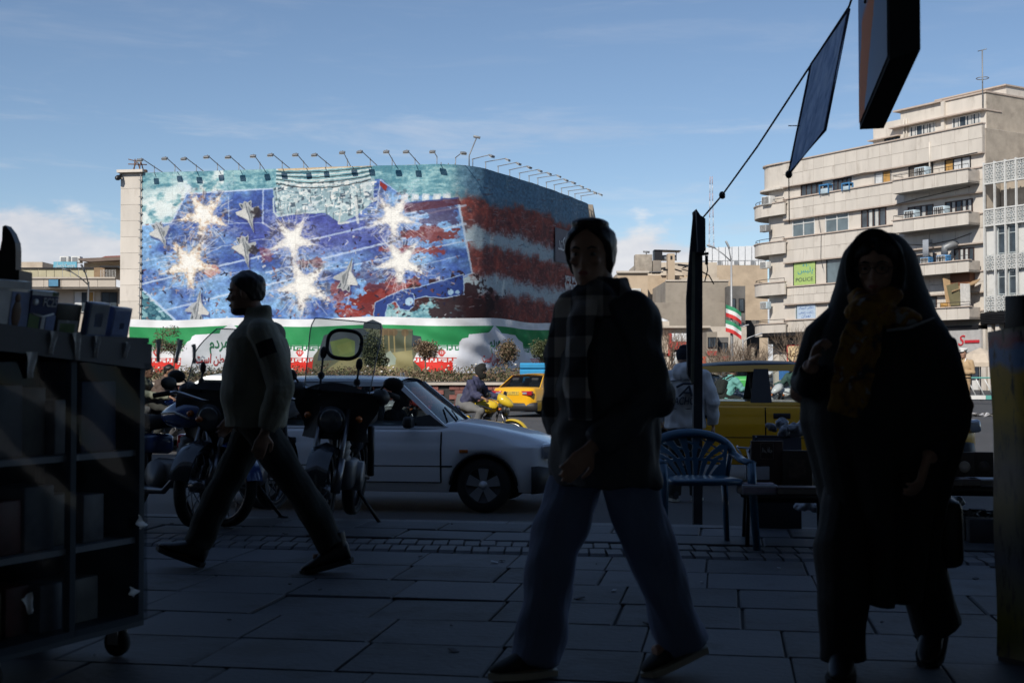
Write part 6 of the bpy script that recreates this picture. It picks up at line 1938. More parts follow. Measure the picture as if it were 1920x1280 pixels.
def add_head(m, T, female=False, nose=1.0):
    rs = []
    for z, f, b, w in HEADR:
        if female: f *= .97; w *= .96
        rs.append([(((f if math.cos(t) > 0 else b) * math.copysign(abs(math.cos(t)) ** .9, math.cos(t))), w * math.sin(t), z) for t in [i * 2 * math.pi / 28 for i in range(28)]])
    m.rings(rs, M=T)
    n = nose
    m.rings([[(.080, -.008, .130), (.093, 0, .130), (.080, .008, .130), (.07, 0, .130)], [(.082, -.012, .106), (.106 * (1 + .03 * (n - 1)), 0, .106), (.082, .012, .106), (.07, 0, .106)],
             [(.080, -.018, .086), (.118 + .008 * (n - 1), 0, .090), (.080, .018, .086), (.07, 0, .086)], [(.078, -.014, .076), (.100, 0, .077), (.078, .014, .076), (.07, 0, .076)]], M=T)
    for s in (-1, 1):
        m.ell((.078, s * .030, .140), (.016, .026, .007), 10, 6, M=T)           # brow ridge
        m.ell((.070, s * .040, .098), (.016, .018, .014), 10, 6, M=T)           # cheek
        m.ell((-.002, s * .079, .112), (.018, .008, .032), 10, 7, M=T, rot=(0, .15, s * .3))   # ear
    m.ell((.084, 0, .060), (.012, .024, .006), 10, 6, M=T); m.ell((.083, 0, .050), (.012, .021, .007), 10, 6, M=T)
    m.ell((.070, 0, .018), (.020, .022, .016), 10, 6, M=T)                      # chin

def face_parts(T, par, lips=True, brows=True):
    for s in (-1, 1):
        e = MB(); e.ell((.0765, s * .031, .122), (.0105, .0130, .0065), 12, 8, M=T); o = e.build('eye', EYEW, par)
        e = MB(); e.ell((.0845, s * .031 + .0005, .122), (.004, .006, .006), 10, 6, M=T); e.build('iris', IRIS, o)
        if brows:
            e = MB(); e.tube([T @ V((.088, s * .014, .141)), T @ V((.0915, s * .030, .147)), T @ V((.080, s * .050, .142))], [.003, .0045, .002], 6); e.build('eyebrow', HAIRM, par)
    if lips:
        e = MB(); e.ell((.0925, 0, .0555), (.006, .021, .0075), 12, 6, M=T); e.build('lips', LIP, par)

def add_hand(m, w, d, n, side=1, k=1.0, curl=.45, grip=0.0):
    """hand from wrist w, fingers along d, palm facing n; side +1 puts the thumb at n x d"""
    d = V(d).normalized(); n = V(n); n = (n - d * n.dot(d)).normalized(); t = n.cross(d) * side
    w = V(w)
    def rg(p, a, b): return [p + t * a * math.cos(q) + n * b * math.sin(q) for q in [i * math.pi / 6 for i in range(12)]]
    m.rings([rg(w - d * .03 * k, .024 * k, .018 * k), rg(w + d * .015 * k, .028 * k, .016 * k), rg(w + d * .055 * k, .041 * k, .016 * k), rg(w + d * .092 * k, .041 * k, .012 * k)])
    for i, (off, ln) in enumerate(((.030, .074), (.010, .084), (-.011, .078), (-.031, .060))):
        p = w + d * (.086 - .004 * abs(i - 1)) * k + t * off * k; ang = .15 + grip * .6 + .06 * i; pts = [p - d * .02 * k, p]
        seg = [ln * .45 * k, ln * .32 * k, ln * .26 * k]
        for s_ in seg:
            p = p + (d * math.cos(ang) + n * math.sin(ang)) * s_; pts.append(p); ang += curl + grip
        m.tube(pts, [.0095 * k, .0098 * k, .0088 * k, .008 * k, .0062 * k], 8)
    p = w + d * .022 * k + t * .024 * k; q = p + (d * .55 + t * .75 + n * .3).normalized() * .040 * k; r = q + (d * .9 + t * .2 + n * .35 * (1 + grip)).normalized() * .032 * k; s2 = r + (d * .9 - t * .1 + n * .4 * (1 + grip)).normalized() * .026 * k
    m.tube([p - t * .01, p, q, r, s2], [.012 * k, .0135 * k, .0115 * k, .0105 * k, .0075 * k], 8)

def ell_ring(c, rx, ry, n=20, tilt=0.0, pw=.85):
    return [(c[0] + rx * math.copysign(abs(math.cos(t)) ** pw, math.cos(t)), c[1] + ry * math.copysign(abs(math.sin(t)) ** pw, math.sin(t)), c[2] + tilt * math.cos(t)) for t in [i * 2 * math.pi / n for i in range(n)]]

def shoe(par, ankle, toe_dir, pitch, mt_, sole, name='shoe', ln=.27, boot=False, k=1.0):
    """shoe whose heel is below the ankle; pitch tips the toe up (radians)"""
    yaw = math.atan2(toe_dir[1], toe_dir[0])
    T = Matrix.Translation(ankle) @ Euler((0, -pitch, yaw)).to_matrix().to_4x4() @ Matrix.Scale(k, 4)
    m = MB(); rs = []
    for x, w, z1 in ((-.075, .022, .02), (-.068, .034, .03), (-.03, .040, .045), (.02, .041, .038), (.07, .045, .012), (.12, .047, -.012), (.16, .040, -.028), (.185, .026, -.038), (.195, .010, -.048)):
        z0 = -.062; rs.append([(x, w * math.cos(t), (z0 + z1) / 2 + (z1 - z0) / 2 * math.sin(t)) for t in [i * math.pi / 7 for i in range(14)]])
    m.rings(rs, M=T)
    m.tube([T @ V((-.03, 0, 0)), T @ V((-.03, 0, .09 if boot else .05))], [.042, .046], 12)
    s = remesh(m, name, mt_, .006, 3, par)
    m = MB(); rs = []
    for z, g_ in ((-.086, .0), (-.084, .004), (-.060, .006)):
        rs.append([(x, w, z) for x, w in [(-.080 - g_, 0), (-.068, .036 + g_), (0, .040 + g_), (.07, .046 + g_), (.13, .047 + g_), (.175, .034 + g_), (.20 + g_, 0), (.175, -.034 - g_), (.13, -.047 - g_), (.07, -.046 - g_), (0, -.040 - g_), (-.068, -.036 - g_)]])
    m.rings(rs, M=T, smooth=False); m.build('sole', sole, s)
    return s

def limb(m, pts, rad, n=12): m.tube(pts, rad, n)

def figure(label, J, look, loc, rz, group=None, near=True, kind='man'):
    """J: joints in a frame facing +x; look: garments. Body is one skin, garments are its children"""
    vox = .0065 if near else .011
    m = MB()
    T = head_T(J['head'], J.get('yaw', 0), J.get('pitch', 0), J.get('roll', 0), J.get('hk', 1.0))
    add_head(m, T, kind == 'woman', look.get('nose', 1.0))
    nb = V(J['neck']); hd = V(J['head'])
    m.tube([nb - V((0, 0, .08)), nb, hd + V((-.012, 0, -.03))], [.062, .058, .056], 14)
    pel = V(J['pelvis'])
    m.tube([pel, (pel + nb) / 2, nb - V((0, 0, .05))], [.10, .10, .08], 12)
    for s in ('l', 'r'):
        sh, el_, wr = V(J['sh' + s]), V(J['el' + s]), V(J['wr' + s])
        limb(m, [nb - V((0, 0, .06)), sh], [.05, .05]); limb(m, [sh, el_], [.045, .038]); limb(m, [el_, (el_ * 2 + wr) / 3, wr], [.038, .036, .024])
        if 'hand' + s in J:
            hd_ = J['hand' + s]; add_hand(m, wr, hd_[0], hd_[1], hd_[2], hd_[3] if len(hd_) > 3 else 1.0, *(hd_[4:] if len(hd_) > 4 else ()))
        hp, kn, an = V(J['hp' + s]), V(J['kn' + s]), V(J['an' + s])
        limb(m, [pel, hp], [.09, .07]); limb(m, [hp, kn], [.065, .045]); limb(m, [kn, an], [.045, .03])
        td = V((*J['to' + s][:2], 0)); limb(m, [an, an + V((0, 0, -.03)), an + td.normalized() * .12 + V((0, 0, -.045))], [.03, .032, .025])
    p = remesh(m, 'person', look.get('skin', SKIN), vox, 2, None, loc, (0, 0, rz))
    tag(p, label, 'person', group)
    if near or look.get('face'): face_parts(T, p)
    # jacket: torso rings plus sleeves
    if 'jacket' in look:
        g_ = look['jacket']; m = MB()
        rows = [ell_ring(c, a, b, 22) for c, a, b in g_['torso']]
        m.rings(rows)
        for s in ('l', 'r'):
            sh, el_, wr = V(J['sh' + s]), V(J['el' + s]), V(J['wr' + s]); r0, r1, r2 = g_['sleeve']
            d = (sh - nb); m.tube([nb + d * .25 - V((0, 0, .03)), sh - V((0, 0, .01))], [r0 * .85, r0 * 1.0], 14)
            m.tube([sh, (sh + el_) / 2, el_, (el_ + wr) / 2, wr - (wr - el_).normalized() * .015], [r0, (r0 + r1) / 2 * 1.02, r1, (r1 + r2) / 2 * 1.06, r2], 14)
            m.ell(tuple(sh), (r0 * 1.02,) * 3, 12, 8); m.ell(tuple(el_), (r1 * 1.05,) * 3, 12, 8)
        if g_.get('collar'):
            c = g_['collar']; m.rings([ell_ring((nb.x + c[2], 0, nb.z + z), c[0] * q, c[0] * q, 18) for z, q in ((-.05, 1.15), (0, 1.0), (c[1], .96))])
        if g_.get('hood'):
            h_ = g_['hood']; m.ell(h_[0], h_[1], 16, 10); m.ell((h_[0][0] + .05, 0, h_[0][2] + .05), (h_[1][0] * .8, h_[1][1] * .9, h_[1][2] * .6), 14, 8)
        j = remesh(m, 'jacket', g_['mat'], vox * 1.15, 3, p, folds=g_.get('folds', .004), fscale=g_.get('fs', 9.0), seed=g_.get('seed', 1.0))
        for q in g_.get('extras', []): q(j)
    if 'trousers' in look:
        g_ = look['trousers']; m = MB(); r0, r1, r2 = g_['r']
        w0 = g_.get('waist', .16)
        m.rings([ell_ring((pel.x, 0, pel.z + z), w0 * q * .85, w0 * q, 20) for z, q in ((.16, .92), (.06, 1.0), (-.04, 1.04), (-.10, .9))])
        for s in ('l', 'r'):
            hp, kn, an = V(J['hp' + s]), V(J['kn' + s]), V(J['an' + s])
            end = an + (an - kn).normalized() * g_.get('drop', .02)
            m.tube([hp + V((0, 0, .05)), hp, (hp + kn) / 2, kn, (kn + end) / 2, end], [r0 * .9, r0, (r0 + r1) / 2 * 1.02, r1, (r1 + r2) / 2, r2], 16)
            m.ell(tuple(hp), (r0,) * 3, 12, 8); m.ell(tuple(kn), (r1 * .99,) * 3, 12, 8)
        remesh(m, 'trousers', g_['mat'], vox * 1.15, 3, p, folds=g_.get('folds', .004), fscale=g_.get('fs', 8.0), seed=2.0)
    if 'shoes' in look:
        g_ = look['shoes']
        for s in ('l', 'r'): shoe(p, V(J['an' + s]), J['to' + s], J.get('tp' + s, 0), g_['mat'], g_['sole'], g_.get('name', 'shoe'), boot=g_.get('boot', False), k=g_.get('k', 1.0))
    hk = look.get('hair')
    if hk:
        m = MB(); rs = []
        ta = hk.get('line', MALE); o = hk.get('thick', .012)
        zs = [hk.get('zmin', ta[0][0]) + (.24 - hk.get('zmin', ta[0][0])) * i / 16 for i in range(17)]
        for z in zs:
            f, b, w = (lerpz([(q[0], q[k]) for q in HEADR], z) for k in (1, 2, 3)); a0 = lerpz(ta, z); r = []
            for i in range(40):
                t = -math.pi + i * math.pi / 20
                c, s_ = math.cos(t), math.sin(t); out = max(0.0, min(1.0, (abs(t) - R(a0)) / .22 + .5))
                e = o * out - .03 * (1 - out)
                r.append((((f if c > 0 else b) + e) * c, (w + e) * s_, z + (o if z > .235 else 0)))
            rs.append(r)
        m.rings(rs, M=T)
        for q in hk.get('extra', []): m.ell(q[0], q[1], 14, 9, M=T)
        remesh(m, hk.get('name', 'hair'), hk.get('mat', HAIRM), .006 if near else .011, 3, p, folds=hk.get('folds', .0012), fscale=30)
    p['_T'] = 0
    del p['_T']
    return p, T

def torso(pel, neck, d, w, hem=-.06, shw=.20, lean=0, n=8, belly=0.0, hemk=1.0):
    """list of (centre, depth, width) rings from hem to shoulders"""
    pel, neck = V(pel), V(neck); out = []
    top = neck.z - .035; z0 = pel.z + hem
    for i in range(n + 1):
        t = i / n; z = z0 + (top - z0) * t
        x = pel.x + (neck.x - pel.x) * t
        dd = d * (hemk + (1 - hemk) * min(1, t * 1.6)) * (1 + .08 * math.sin(t * 3.1)) + belly * math.sin(min(1, t * 1.4) * 3.14)
        ww = w * (hemk + (1 - hemk) * min(1, t * 1.6)) if t < .55 else w + (shw - w) * (t - .55) / .45
        if t > .8: k = (t - .8) / .2; dd *= 1 - .38 * k ** 1.5; ww *= 1 - .18 * k ** 2
        out.append(((x, 0, z), dd, ww))
    out.append(((neck.x, 0, neck.z + .01), d * .42, shw * .45))
    return out

OLIVEC = mat('olive jacket', (.22, .215, .165), .85, var=.15, vscale=5, bump=.35, bscale=25); DARKC = mat('dark trousers', (.022, .024, .021), .9, var=.2, vscale=6, bump=.3, bscale=25)
BOOT = mat('black leather', (.012, .012, .012), .45, var=.2); SOLE = mat('black sole', (.012, .012, .012), .8); NAVYC = mat('dark quilted jacket', (.042, .047, .060), .7, var=.18, vscale=5, bump=.3, bscale=14)
DENIM = mat('blue denim', (.14, .185, .31), .9, var=.2, vscale=4, bump=.2, bscale=60, stretch=(1, 1, .35)); CANVAS = mat('dark canvas shoe', (.03, .032, .034), .8, var=.2); RUBW = mat('cream rubber sole', (.5, .48, .4), .7, var=.1)
CHADOR = mat('black chador cloth', (.010, .010, .011), .8, var=.3, vscale=4, bump=.25, bscale=18)

# --- man striding past the motorbikes
J = dict(head=(.075, 0, 1.545), neck=(.01, 0, 1.40), pelvis=(0, 0, .88), yaw=0, pitch=.04,
         shl=(-.055, .19, 1.325), ell=(-.17, .255, 1.02), wrl=(-.075, .245, .78), shr=(-.03, -.19, 1.325), elr=(.0, -.26, 1.03), wrr=(.18, -.235, .86),
         handl=((.28, .1, -1), (.2, -1, .1), -1, 1.0, .5), handr=((.6, 0, -.8), (.2, 1, 0), 1, 1.0, .5),
         hpl=(.02, .085, .86), knl=(-.24, .10, .47), anl=(-.44, .10, .125), hpr=(.02, -.085, .86), knr=(.20, -.10, .48), anr=(.375, -.10, .115),
         tol=(1, .1), tor=(1, -.1), tpl=-.24, tpr=.34)
def armband(j):
    m = MB(); a, b = V((-.055, .19, 1.325)), V((-.17, .255, 1.02)); d = (b - a).normalized()
    d.normalize(); f = V((0, 1, 0)).cross(d).normalized(); n_ = d.cross(f)
    if n_.y < 0: n_ = -n_
    m.sheet([[a + d * (.07 + .085 * k / 4) + (n_ * math.cos(t) + f * math.sin(t)) * .092 for t in [-.55 + i * .16 for i in range(8)]] for k in range(5)]); m.build('arm_patch', mm('black cloth', (.006, .006, .006), .95, var=.2), j)
man, T = figure('man in an olive bomber jacket with a black arm patch striding across the pavement', J,
    dict(jacket=dict(mat=OLIVEC, torso=torso((.02, 0, .88), (.005, 0, 1.40), .165, .215, -.08, .205, belly=.012), sleeve=(.082, .075, .052), collar=(.078, .075, .0), folds=.005, fs=9, extras=[armband]),
         trousers=dict(mat=DARKC, r=(.10, .088, .082), folds=.005, drop=-.02), shoes=dict(mat=BOOT, sole=SOLE, name='boot', boot=True, k=1.05), hair=dict(thick=.012), skin=SKIN2, nose=1.2),
    ((486 - 960) / FPX * 7.2, 7.2, 0), R(181))
m = MB()
rs = []
for z, f, b, w in HEADR[:5]:
    rs.append([(((f + .004 if math.cos(t) > 0 else b * .3) * math.cos(t)), (w + .003) * math.sin(t), z - .002) for t in [i * 2 * math.pi / 20 for i in range(20)]])
m.rings(rs[:3], M=T); m.build('beard', HAIRM, man)

# --- woman with checked scarf
def check_mat():
    m = bpy.data.materials.new('checked wool'); m.use_nodes = True; g = G(m.node_tree)
    tc = g.node('ShaderNodeTexCoord').outputs['Object']; sp = g.node('ShaderNodeSeparateXYZ', i0=tc)
    a = g.math('GREATER_THAN', g.math('SINE', g.math('MULTIPLY', g.math('ADD', sp.outputs[0], g.math('MULTIPLY', sp.outputs[1], -.6)), 45.0)), 0.0)
    b = g.math('GREATER_THAN', g.math('SINE', g.math('MULTIPLY_ADD', sp.outputs[2], 43.0, .4)), 0.0)
    f = g.math('MULTIPLY', g.math('ADD', a, b), .5)
    c = g.ramp(f, [(0, (.02, .021, .03)), (.5, (.14, .135, .14)), (1, (.5, .47, .44))])
    bs = g.node('ShaderNodeBsdfPrincipled', Base_Color=c, Roughness=.95)
    g.put(bs.inputs['Normal'], g.node('ShaderNodeBump', Strength=.3, Distance=.01, Height=g.noise(120, 2, .5, tc)).outputs[0])
    g.node('ShaderNodeOutputMaterial', Surface=bs.outputs[0]); return m
CHECK = check_mat()
J = dict(head=(.055, .0, 1.525), neck=(.0, 0, 1.375), pelvis=(0, 0, .86), yaw=R(44), pitch=.02, roll=-.02, hk=1.02,
         shl=(-.03, .165, 1.31), ell=(-.085, .20, 1.02), wrl=(.17, .20, .84), shr=(.0, -.165, 1.31), elr=(.03, -.215, 1.03), wrr=(.13, -.13, .93),
         handl=((.55, -.1, -.6), (-.2, -1, .0), -1, .95, .4), handr=((.2, .6, -.6), (-1, .2, -.3), 1, .8, .4),
         hpl=(.0, .09, .84), knl=(-.13, .11, .46), anl=(-.275, .10, .13), hpr=(.02, -.09, .84), knr=(.16, -.08, .46), anr=(.235, -.08, .085),
         tol=(1, -.05), tor=(1, .1), tpl=-.30, tpr=.06)
wom, T = figure('young woman in a dark quilted jacket wide jeans and a checked scarf walking past', J,
    dict(jacket=dict(mat=NAVYC, torso=torso((-.005, 0, .86), (.0, 0, 1.375), .15, .19, -.17, .175, belly=.015, hemk=1.2), sleeve=(.082, .078, .052), collar=(.09, .06, .0), folds=.006, fs=11),
         trousers=dict(mat=DENIM, r=(.102, .094, .09), folds=.007, fs=8, drop=.03), shoes=dict(mat=CANVAS, sole=RUBW, name='sneaker'),
         hair=dict(line=FEMALE, thick=.016, zmin=.05, extra=[((-.07, 0, .10), (.06, .066, .08)), ((.01, 0, .235), (.07, .07, .024))])),
    ((1132 - 960) / FPX * 4.72, 4.72, 0), R(206), kind='woman')
m = MB()
m.rings([ell_ring((.0, 0, z), a, b, 22) for z, a, b in ((1.30, .125, .17), (1.34, .135, .155), (1.385, .112, .115), (1.425, .088, .092), (1.45, .080, .084))])
m.ell((.075, .05, 1.375), (.075, .095, .06), 14, 9); m.ell((.07, -.08, 1.35), (.08, .08, .06), 14, 9)
# two hanging ends down the chest
def hang(y0, y1, z0, z1, x0, wd):
    rs = []
    for i in range(9):
        t = i / 8; z = z0 + (z1 - z0) * t; y = y0 + (y1 - y0) * t; x = x0 + .045 * math.sin(t * 2.4)
        rs.append([(x + .018 * math.cos(a) - abs(math.sin(a)) * .02, y + wd * (1 + .08 * math.sin(t * 9)) * math.sin(a), z) for a in [k * math.pi / 8 for k in range(16)]])
    m.rings(rs)
hang(.075, .10, 1.36, .93, .14, .085); hang(-.085, -.10, 1.36, .87, .135, .07)
remesh(m, 'scarf', CHECK, .008, 2, wom, folds=.004, fscale=14, seed=3)

# --- woman in the chador
CH_LOC, CH_RZ = ((1652 - 960) / FPX * 4.8, 4.8, 0), R(-106)
m = MB(); T = head_T((.035, -.01, 1.485), R(-10), .08, 0, 1.0); add_head(m, T, True)
m.tube([(-.02, 0, 1.2), (-.005, 0, 1.32), (.02, 0, 1.46)], [.08, .06, .055], 14); m.tube([(0, 0, .8), (0, 0, 1.25)], [.12, .12], 12)
limb(m, [(0, -.17, 1.24), (.02, -.30, 1.02), (.19, -.245, 1.13)], [.05, .042, .03]); add_hand(m, (.20, -.24, 1.14), (.5, .25, .75), (.3, .9, -.3), 1, .95, .75, .5)
limb(m, [(0, .17, 1.24), (-.02, .29, .98), (.20, .16, .80)], [.05, .042, .03]); add_hand(m, (.215, .15, .785), (.35, -.25, -.85), (-.2, -.9, .1), -1, .95, .5, .2)
limb(m, [(0, -.09, .8), (.14, -.13, .46), (.16, -.135, .10)], [.08, .05, .035]); limb(m, [(0, .08, .8), (-.06, .10, .46), (-.20, .19, .14)], [.08, .05, .035])
chw = remesh(m, 'person', SKIN, .0065, 2, None, CH_LOC, (0, 0, CH_RZ))
tag(chw, 'woman in a black chador with glasses and a yellow patterned scarf', 'person')
face_parts(T, chw)
hm = MB(); rs = []
for i in range(18):
    z = .02 + .222 * i / 17; f, b, w = (lerpz([(q[0], q[k]) for q in HEADR], z) for k in (1, 2, 3)); a0 = lerpz([(.02, 40), (.06, 58), (.12, 60), (.15, 50), (.17, 30), (.18, 0)], z); r = []
    for j in range(40):
        t = -math.pi + j * math.pi / 20; out = max(0.0, min(1.0, (abs(t) - R(a0)) / .2 + .5)); e = .017 * out - .03 * (1 - out); c = math.cos(t)
        r.append((((f if c > 0 else b) + e) * c, (w + e) * math.sin(t), z))
    rs.append(r)
hm.rings(rs, M=T); remesh(hm, 'headscarf', CHADOR, .006, 3, chw)
m = MB()
prof = [(1.632, .02, .02, -.03), (1.625, .06, .06, -.03), (1.60, .092, .098, -.035), (1.555, .130, .128, -.04), (1.50, .150, .130, -.045), (1.44, .166, .132, -.045), (1.39, .186, .138, -.035), (1.33, .205, .152, -.02), (1.26, .245, .168, -.01), (1.17, .285, .185, 0), (1.05, .305, .20, .01), (.92, .308, .21, .015), (.80, .276, .205, .01), (.68, .245, .20, .0), (.56, .216, .195, -.01), (.46, .195, .19, -.015), (.36, .175, .19, -.01), (.31, .168, .19, 0)]
rs = []
for z, w, d, cx in prof:
    k = max(0, (1.2 - z)) * .04; w *= .955 if z < 1.2 else 1
    rs.append([(cx + d * math.cos(t) + k * math.cos(9 * t), -.0 + w * math.sin(t) + k * .8 * math.sin(9 * t + 1), z - (.05 * math.cos(t) if z < .5 else 0)) for t in [i * 2 * math.pi / 54 for i in range(54)]])
m.rings(rs)
# bulges of both bent arms and the rim round the face
m.tube([(-.01, -.12, 1.36), (.01, -.21, 1.24), (.03, -.265, 1.05), (.13, -.255, 1.06), (.19, -.245, 1.115)], [.05, .075, .072, .064, .05], 14)
m.tube([(.0, .2, 1.22), (-.02, .255, .97), (.10, .22, .87), (.19, .165, .81)], [.07, .072, .065, .048], 14)
m.tube([T @ V((.050 + .012 * math.cos(t) * -1, .098 * math.cos(t), .118 + .135 * math.sin(t))) for t in [-.9 + i * (math.pi + 1.8) / 24 for i in range(25)]], .019, 10)
remesh(m, 'chador', CHADOR, .008, 2, chw, folds=.005, fscale=7, seed=4, vert=(1, 1, .25))
m = MB()
m.tube([(.02, -.10, .70), (.13, -.14, .46), (.165, -.14, .26), (.165, -.14, .06)], [.11, .10, .092, .085], 16)
m.tube([(.0, .09, .70), (-.05, .10, .46), (-.13, .15, .30), (-.21, .20, .13)], [.11, .10, .10, .095], 16)
remesh(m, 'trousers', CHADOR, .008, 2, chw, folds=.004, fscale=7, seed=5)
shoe(chw, V((.175, -.14, .09)), (1, -.05), .0, BOOT, SOLE); shoe(chw, V((-.20, .19, .15)), (1, -.25), -.45, BOOT, SOLE)
def floral():
    m = bpy.data.materials.new('yellow floral cloth'); m.use_nodes = True; g = G(m.node_tree)
    tc = g.node('ShaderNodeTexCoord').outputs['Object']
    n1 = g.noise(11, 3, .6, tc, .5); n2 = g.noise(24, 2, .5, tc)
    c = g.ramp(n1, [(.36, (.03, .03, .035)), (.42, (.17, .075, .012)), (.55, (.30, .16, .02)), (.62, (.17, .06, .012)), (.68, (.30, .31, .32))])
    c = g.mix(g.map(n2, .62, .7), c, (.26, .27, .28))
    b = g.node('ShaderNodeBsdfPrincipled', Base_Color=c, Roughness=.8); g.node('ShaderNodeOutputMaterial', Surface=b.outputs[0]); return m
FLORAL = floral()
m = MB()
m.tube([T @ V((.055, .075, .035)), T @ V((.085, .045, -.005)), T @ V((.098, 0, -.022)), T @ V((.085, -.045, -.005)), T @ V((.055, -.075, .035))], [.032, .045, .05, .045, .032], 14)
m.ell((.14, -.03, 1.325), (.055, .10, .05), 14, 9); m.ell((.15, .05, 1.30), (.05, .10, .04), 14, 9)
rs = []
for i in range(10):
    t = i / 9; z = 1.33 - .38 * t; y = -.045 - .085 * t; x = .165 + .055 * math.sin(t * 1.7 + .3)
    rs.append([(x + .016 * math.cos(a), y + (.058 + .016 * math.sin(t * 3)) * math.sin(a), z - .02 * math.sin(a)) for a in [k * math.pi / 8 for k in range(16)]])
m.rings(rs)
remesh(m, 'scarf', FLORAL, .007, 2, chw, folds=.004, fscale=16, seed=6)
m = MB(); m.tube([(.172, .02, 1.255), (.185, .10, 1.265), (.165, .185, 1.30)], [.010, .013, .006], 8, flat=(1, .5)); m.build('collar_edge', mm('pale cloth', (.35, .36, .38), .8), chw)
for s in (-1, 1):
    m = MB(); m.tube([T @ V((.098, s * .033 + .024 * math.cos(t), .120 + .018 * math.sin(t))) for t in [i * math.pi / 10 for i in range(21)]], .0018, 5); m.build('glasses_rim', DARKMETAL, chw)
m = MB(); m.tube([T @ V((.0985, -.01, .124)), T @ V((.0985, .01, .124))], .0018, 5)
for s in (-1, 1): m.tube([T @ V((.098, s * .057, .124)), T @ V((.05, s * .078, .122))], .0018, 5)
m.build('glasses_bridge', DARKMETAL, chw)
bag = thing('handbag', 'dark handbag hanging at the back of the woman in the chador', 'bag')
bag.matrix_world = Matrix.Translation(CH_LOC) @ Matrix.Rotation(CH_RZ, 4, 'Z')
m = MB(); m.rbox((-.15, .235, .50), (.16, .10, .26), .035, (.05, .1, .2)); m.build('bag_body', BOOT, bag)
m = MB(); m.tube([(-.12, .24, .62), (-.10, .285, .86), (-.05, .30, .98)], .008, 6); m.tube([(-.19, .24, .62), (-.12, .29, .86), (-.05, .30, .98)], .008, 6); m.build('bag_strap', BOOT, bag)

# --- man in the white printed jacket, seen from behind
J = dict(head=(.015, 0, 1.595), neck=(-.02, 0, 1.45), pelvis=(0, 0, .92), yaw=.15,
         shl=(-.02, .21, 1.38), ell=(-.04, .29, 1.10), wrl=(.10, .27, .90), shr=(-.02, -.21, 1.38), elr=(-.06, -.30, 1.10), wrr=(.0, -.31, .85),
         handr=((.2, -.1, -1), (.1, 1, 0), 1, 1.0, .4), handl=((.5, -.3, -.6), (0, -1, 0), -1, 1.0, .4),
         hpl=(0, .09, .90), knl=(.01, .11, .50), anl=(0, .12, .09), hpr=(0, -.09, .90), knr=(.02, -.11, .50), anr=(.02, -.12, .09), tol=(1, .25), tor=(1, -.3))
WJ = mat('white jacket', (.68, .68, .69), .8, var=.08, vscale=6, bump=.3, bscale=14)
wj_loc = ((1284 - 960) / FPX * 14.3, 14.3, -.325)
def wj_print(j):
    for t, sz, z, w in (('TACHOU', .12, 1.085, .33), ('A', .18, 1.17, .17)):
        text_obj('print', t, sz, NAVY, j, Matrix(((0, 0, -1, -.222), (-1, 0, 0, 0.0), (0, 1, 0, z), (0, 0, 0, 1))), .02, width=w, shear=.25)
    m = MB(); m.tube([(-.225, .1, 1.275), (-.228, .02, 1.315), (-.225, -.10, 1.31)], .014, 5); m.build('print', NAVY, j)
    m = MB(); m.tube([(-.165, .17, 1.04), (-.188, 0, 1.035), (-.165, -.17, 1.04)], .006, 5); m.tube([(-.165, .18, 1.34), (-.188, 0, 1.36), (-.165, -.18, 1.34)], .006, 5); m.build('seam', mm('jacket seam', (.12, .12, .13), .9, var=0), j)
wj, T = figure('man in a white printed winter jacket and dark beanie standing with his back turned', J,
    dict(jacket=dict(mat=WJ, torso=torso((0, 0, .92), (-.02, 0, 1.45), .165, .225, -.10, .215, belly=.01), sleeve=(.09, .082, .055), collar=(.085, .05, .0), hood=((-.13, 0, 1.44), (.085, .155, .11)), folds=.006, fs=10, extras=[wj_print]),
         trousers=dict(mat=DARKC, r=(.095, .08, .075), folds=.004), shoes=dict(mat=CANVAS, sole=RUBW), hair=dict(name='beanie', mat=mat('navy knit', (.012, .014, .024), .95, var=.2, bump=.4, bscale=60), zmin=.10, line=[(.10, 60), (.13, 50), (.15, 0)], thick=.018, extra=[((-.01, 0, .235), (.07, .065, .035))])),
    wj_loc, R(84))

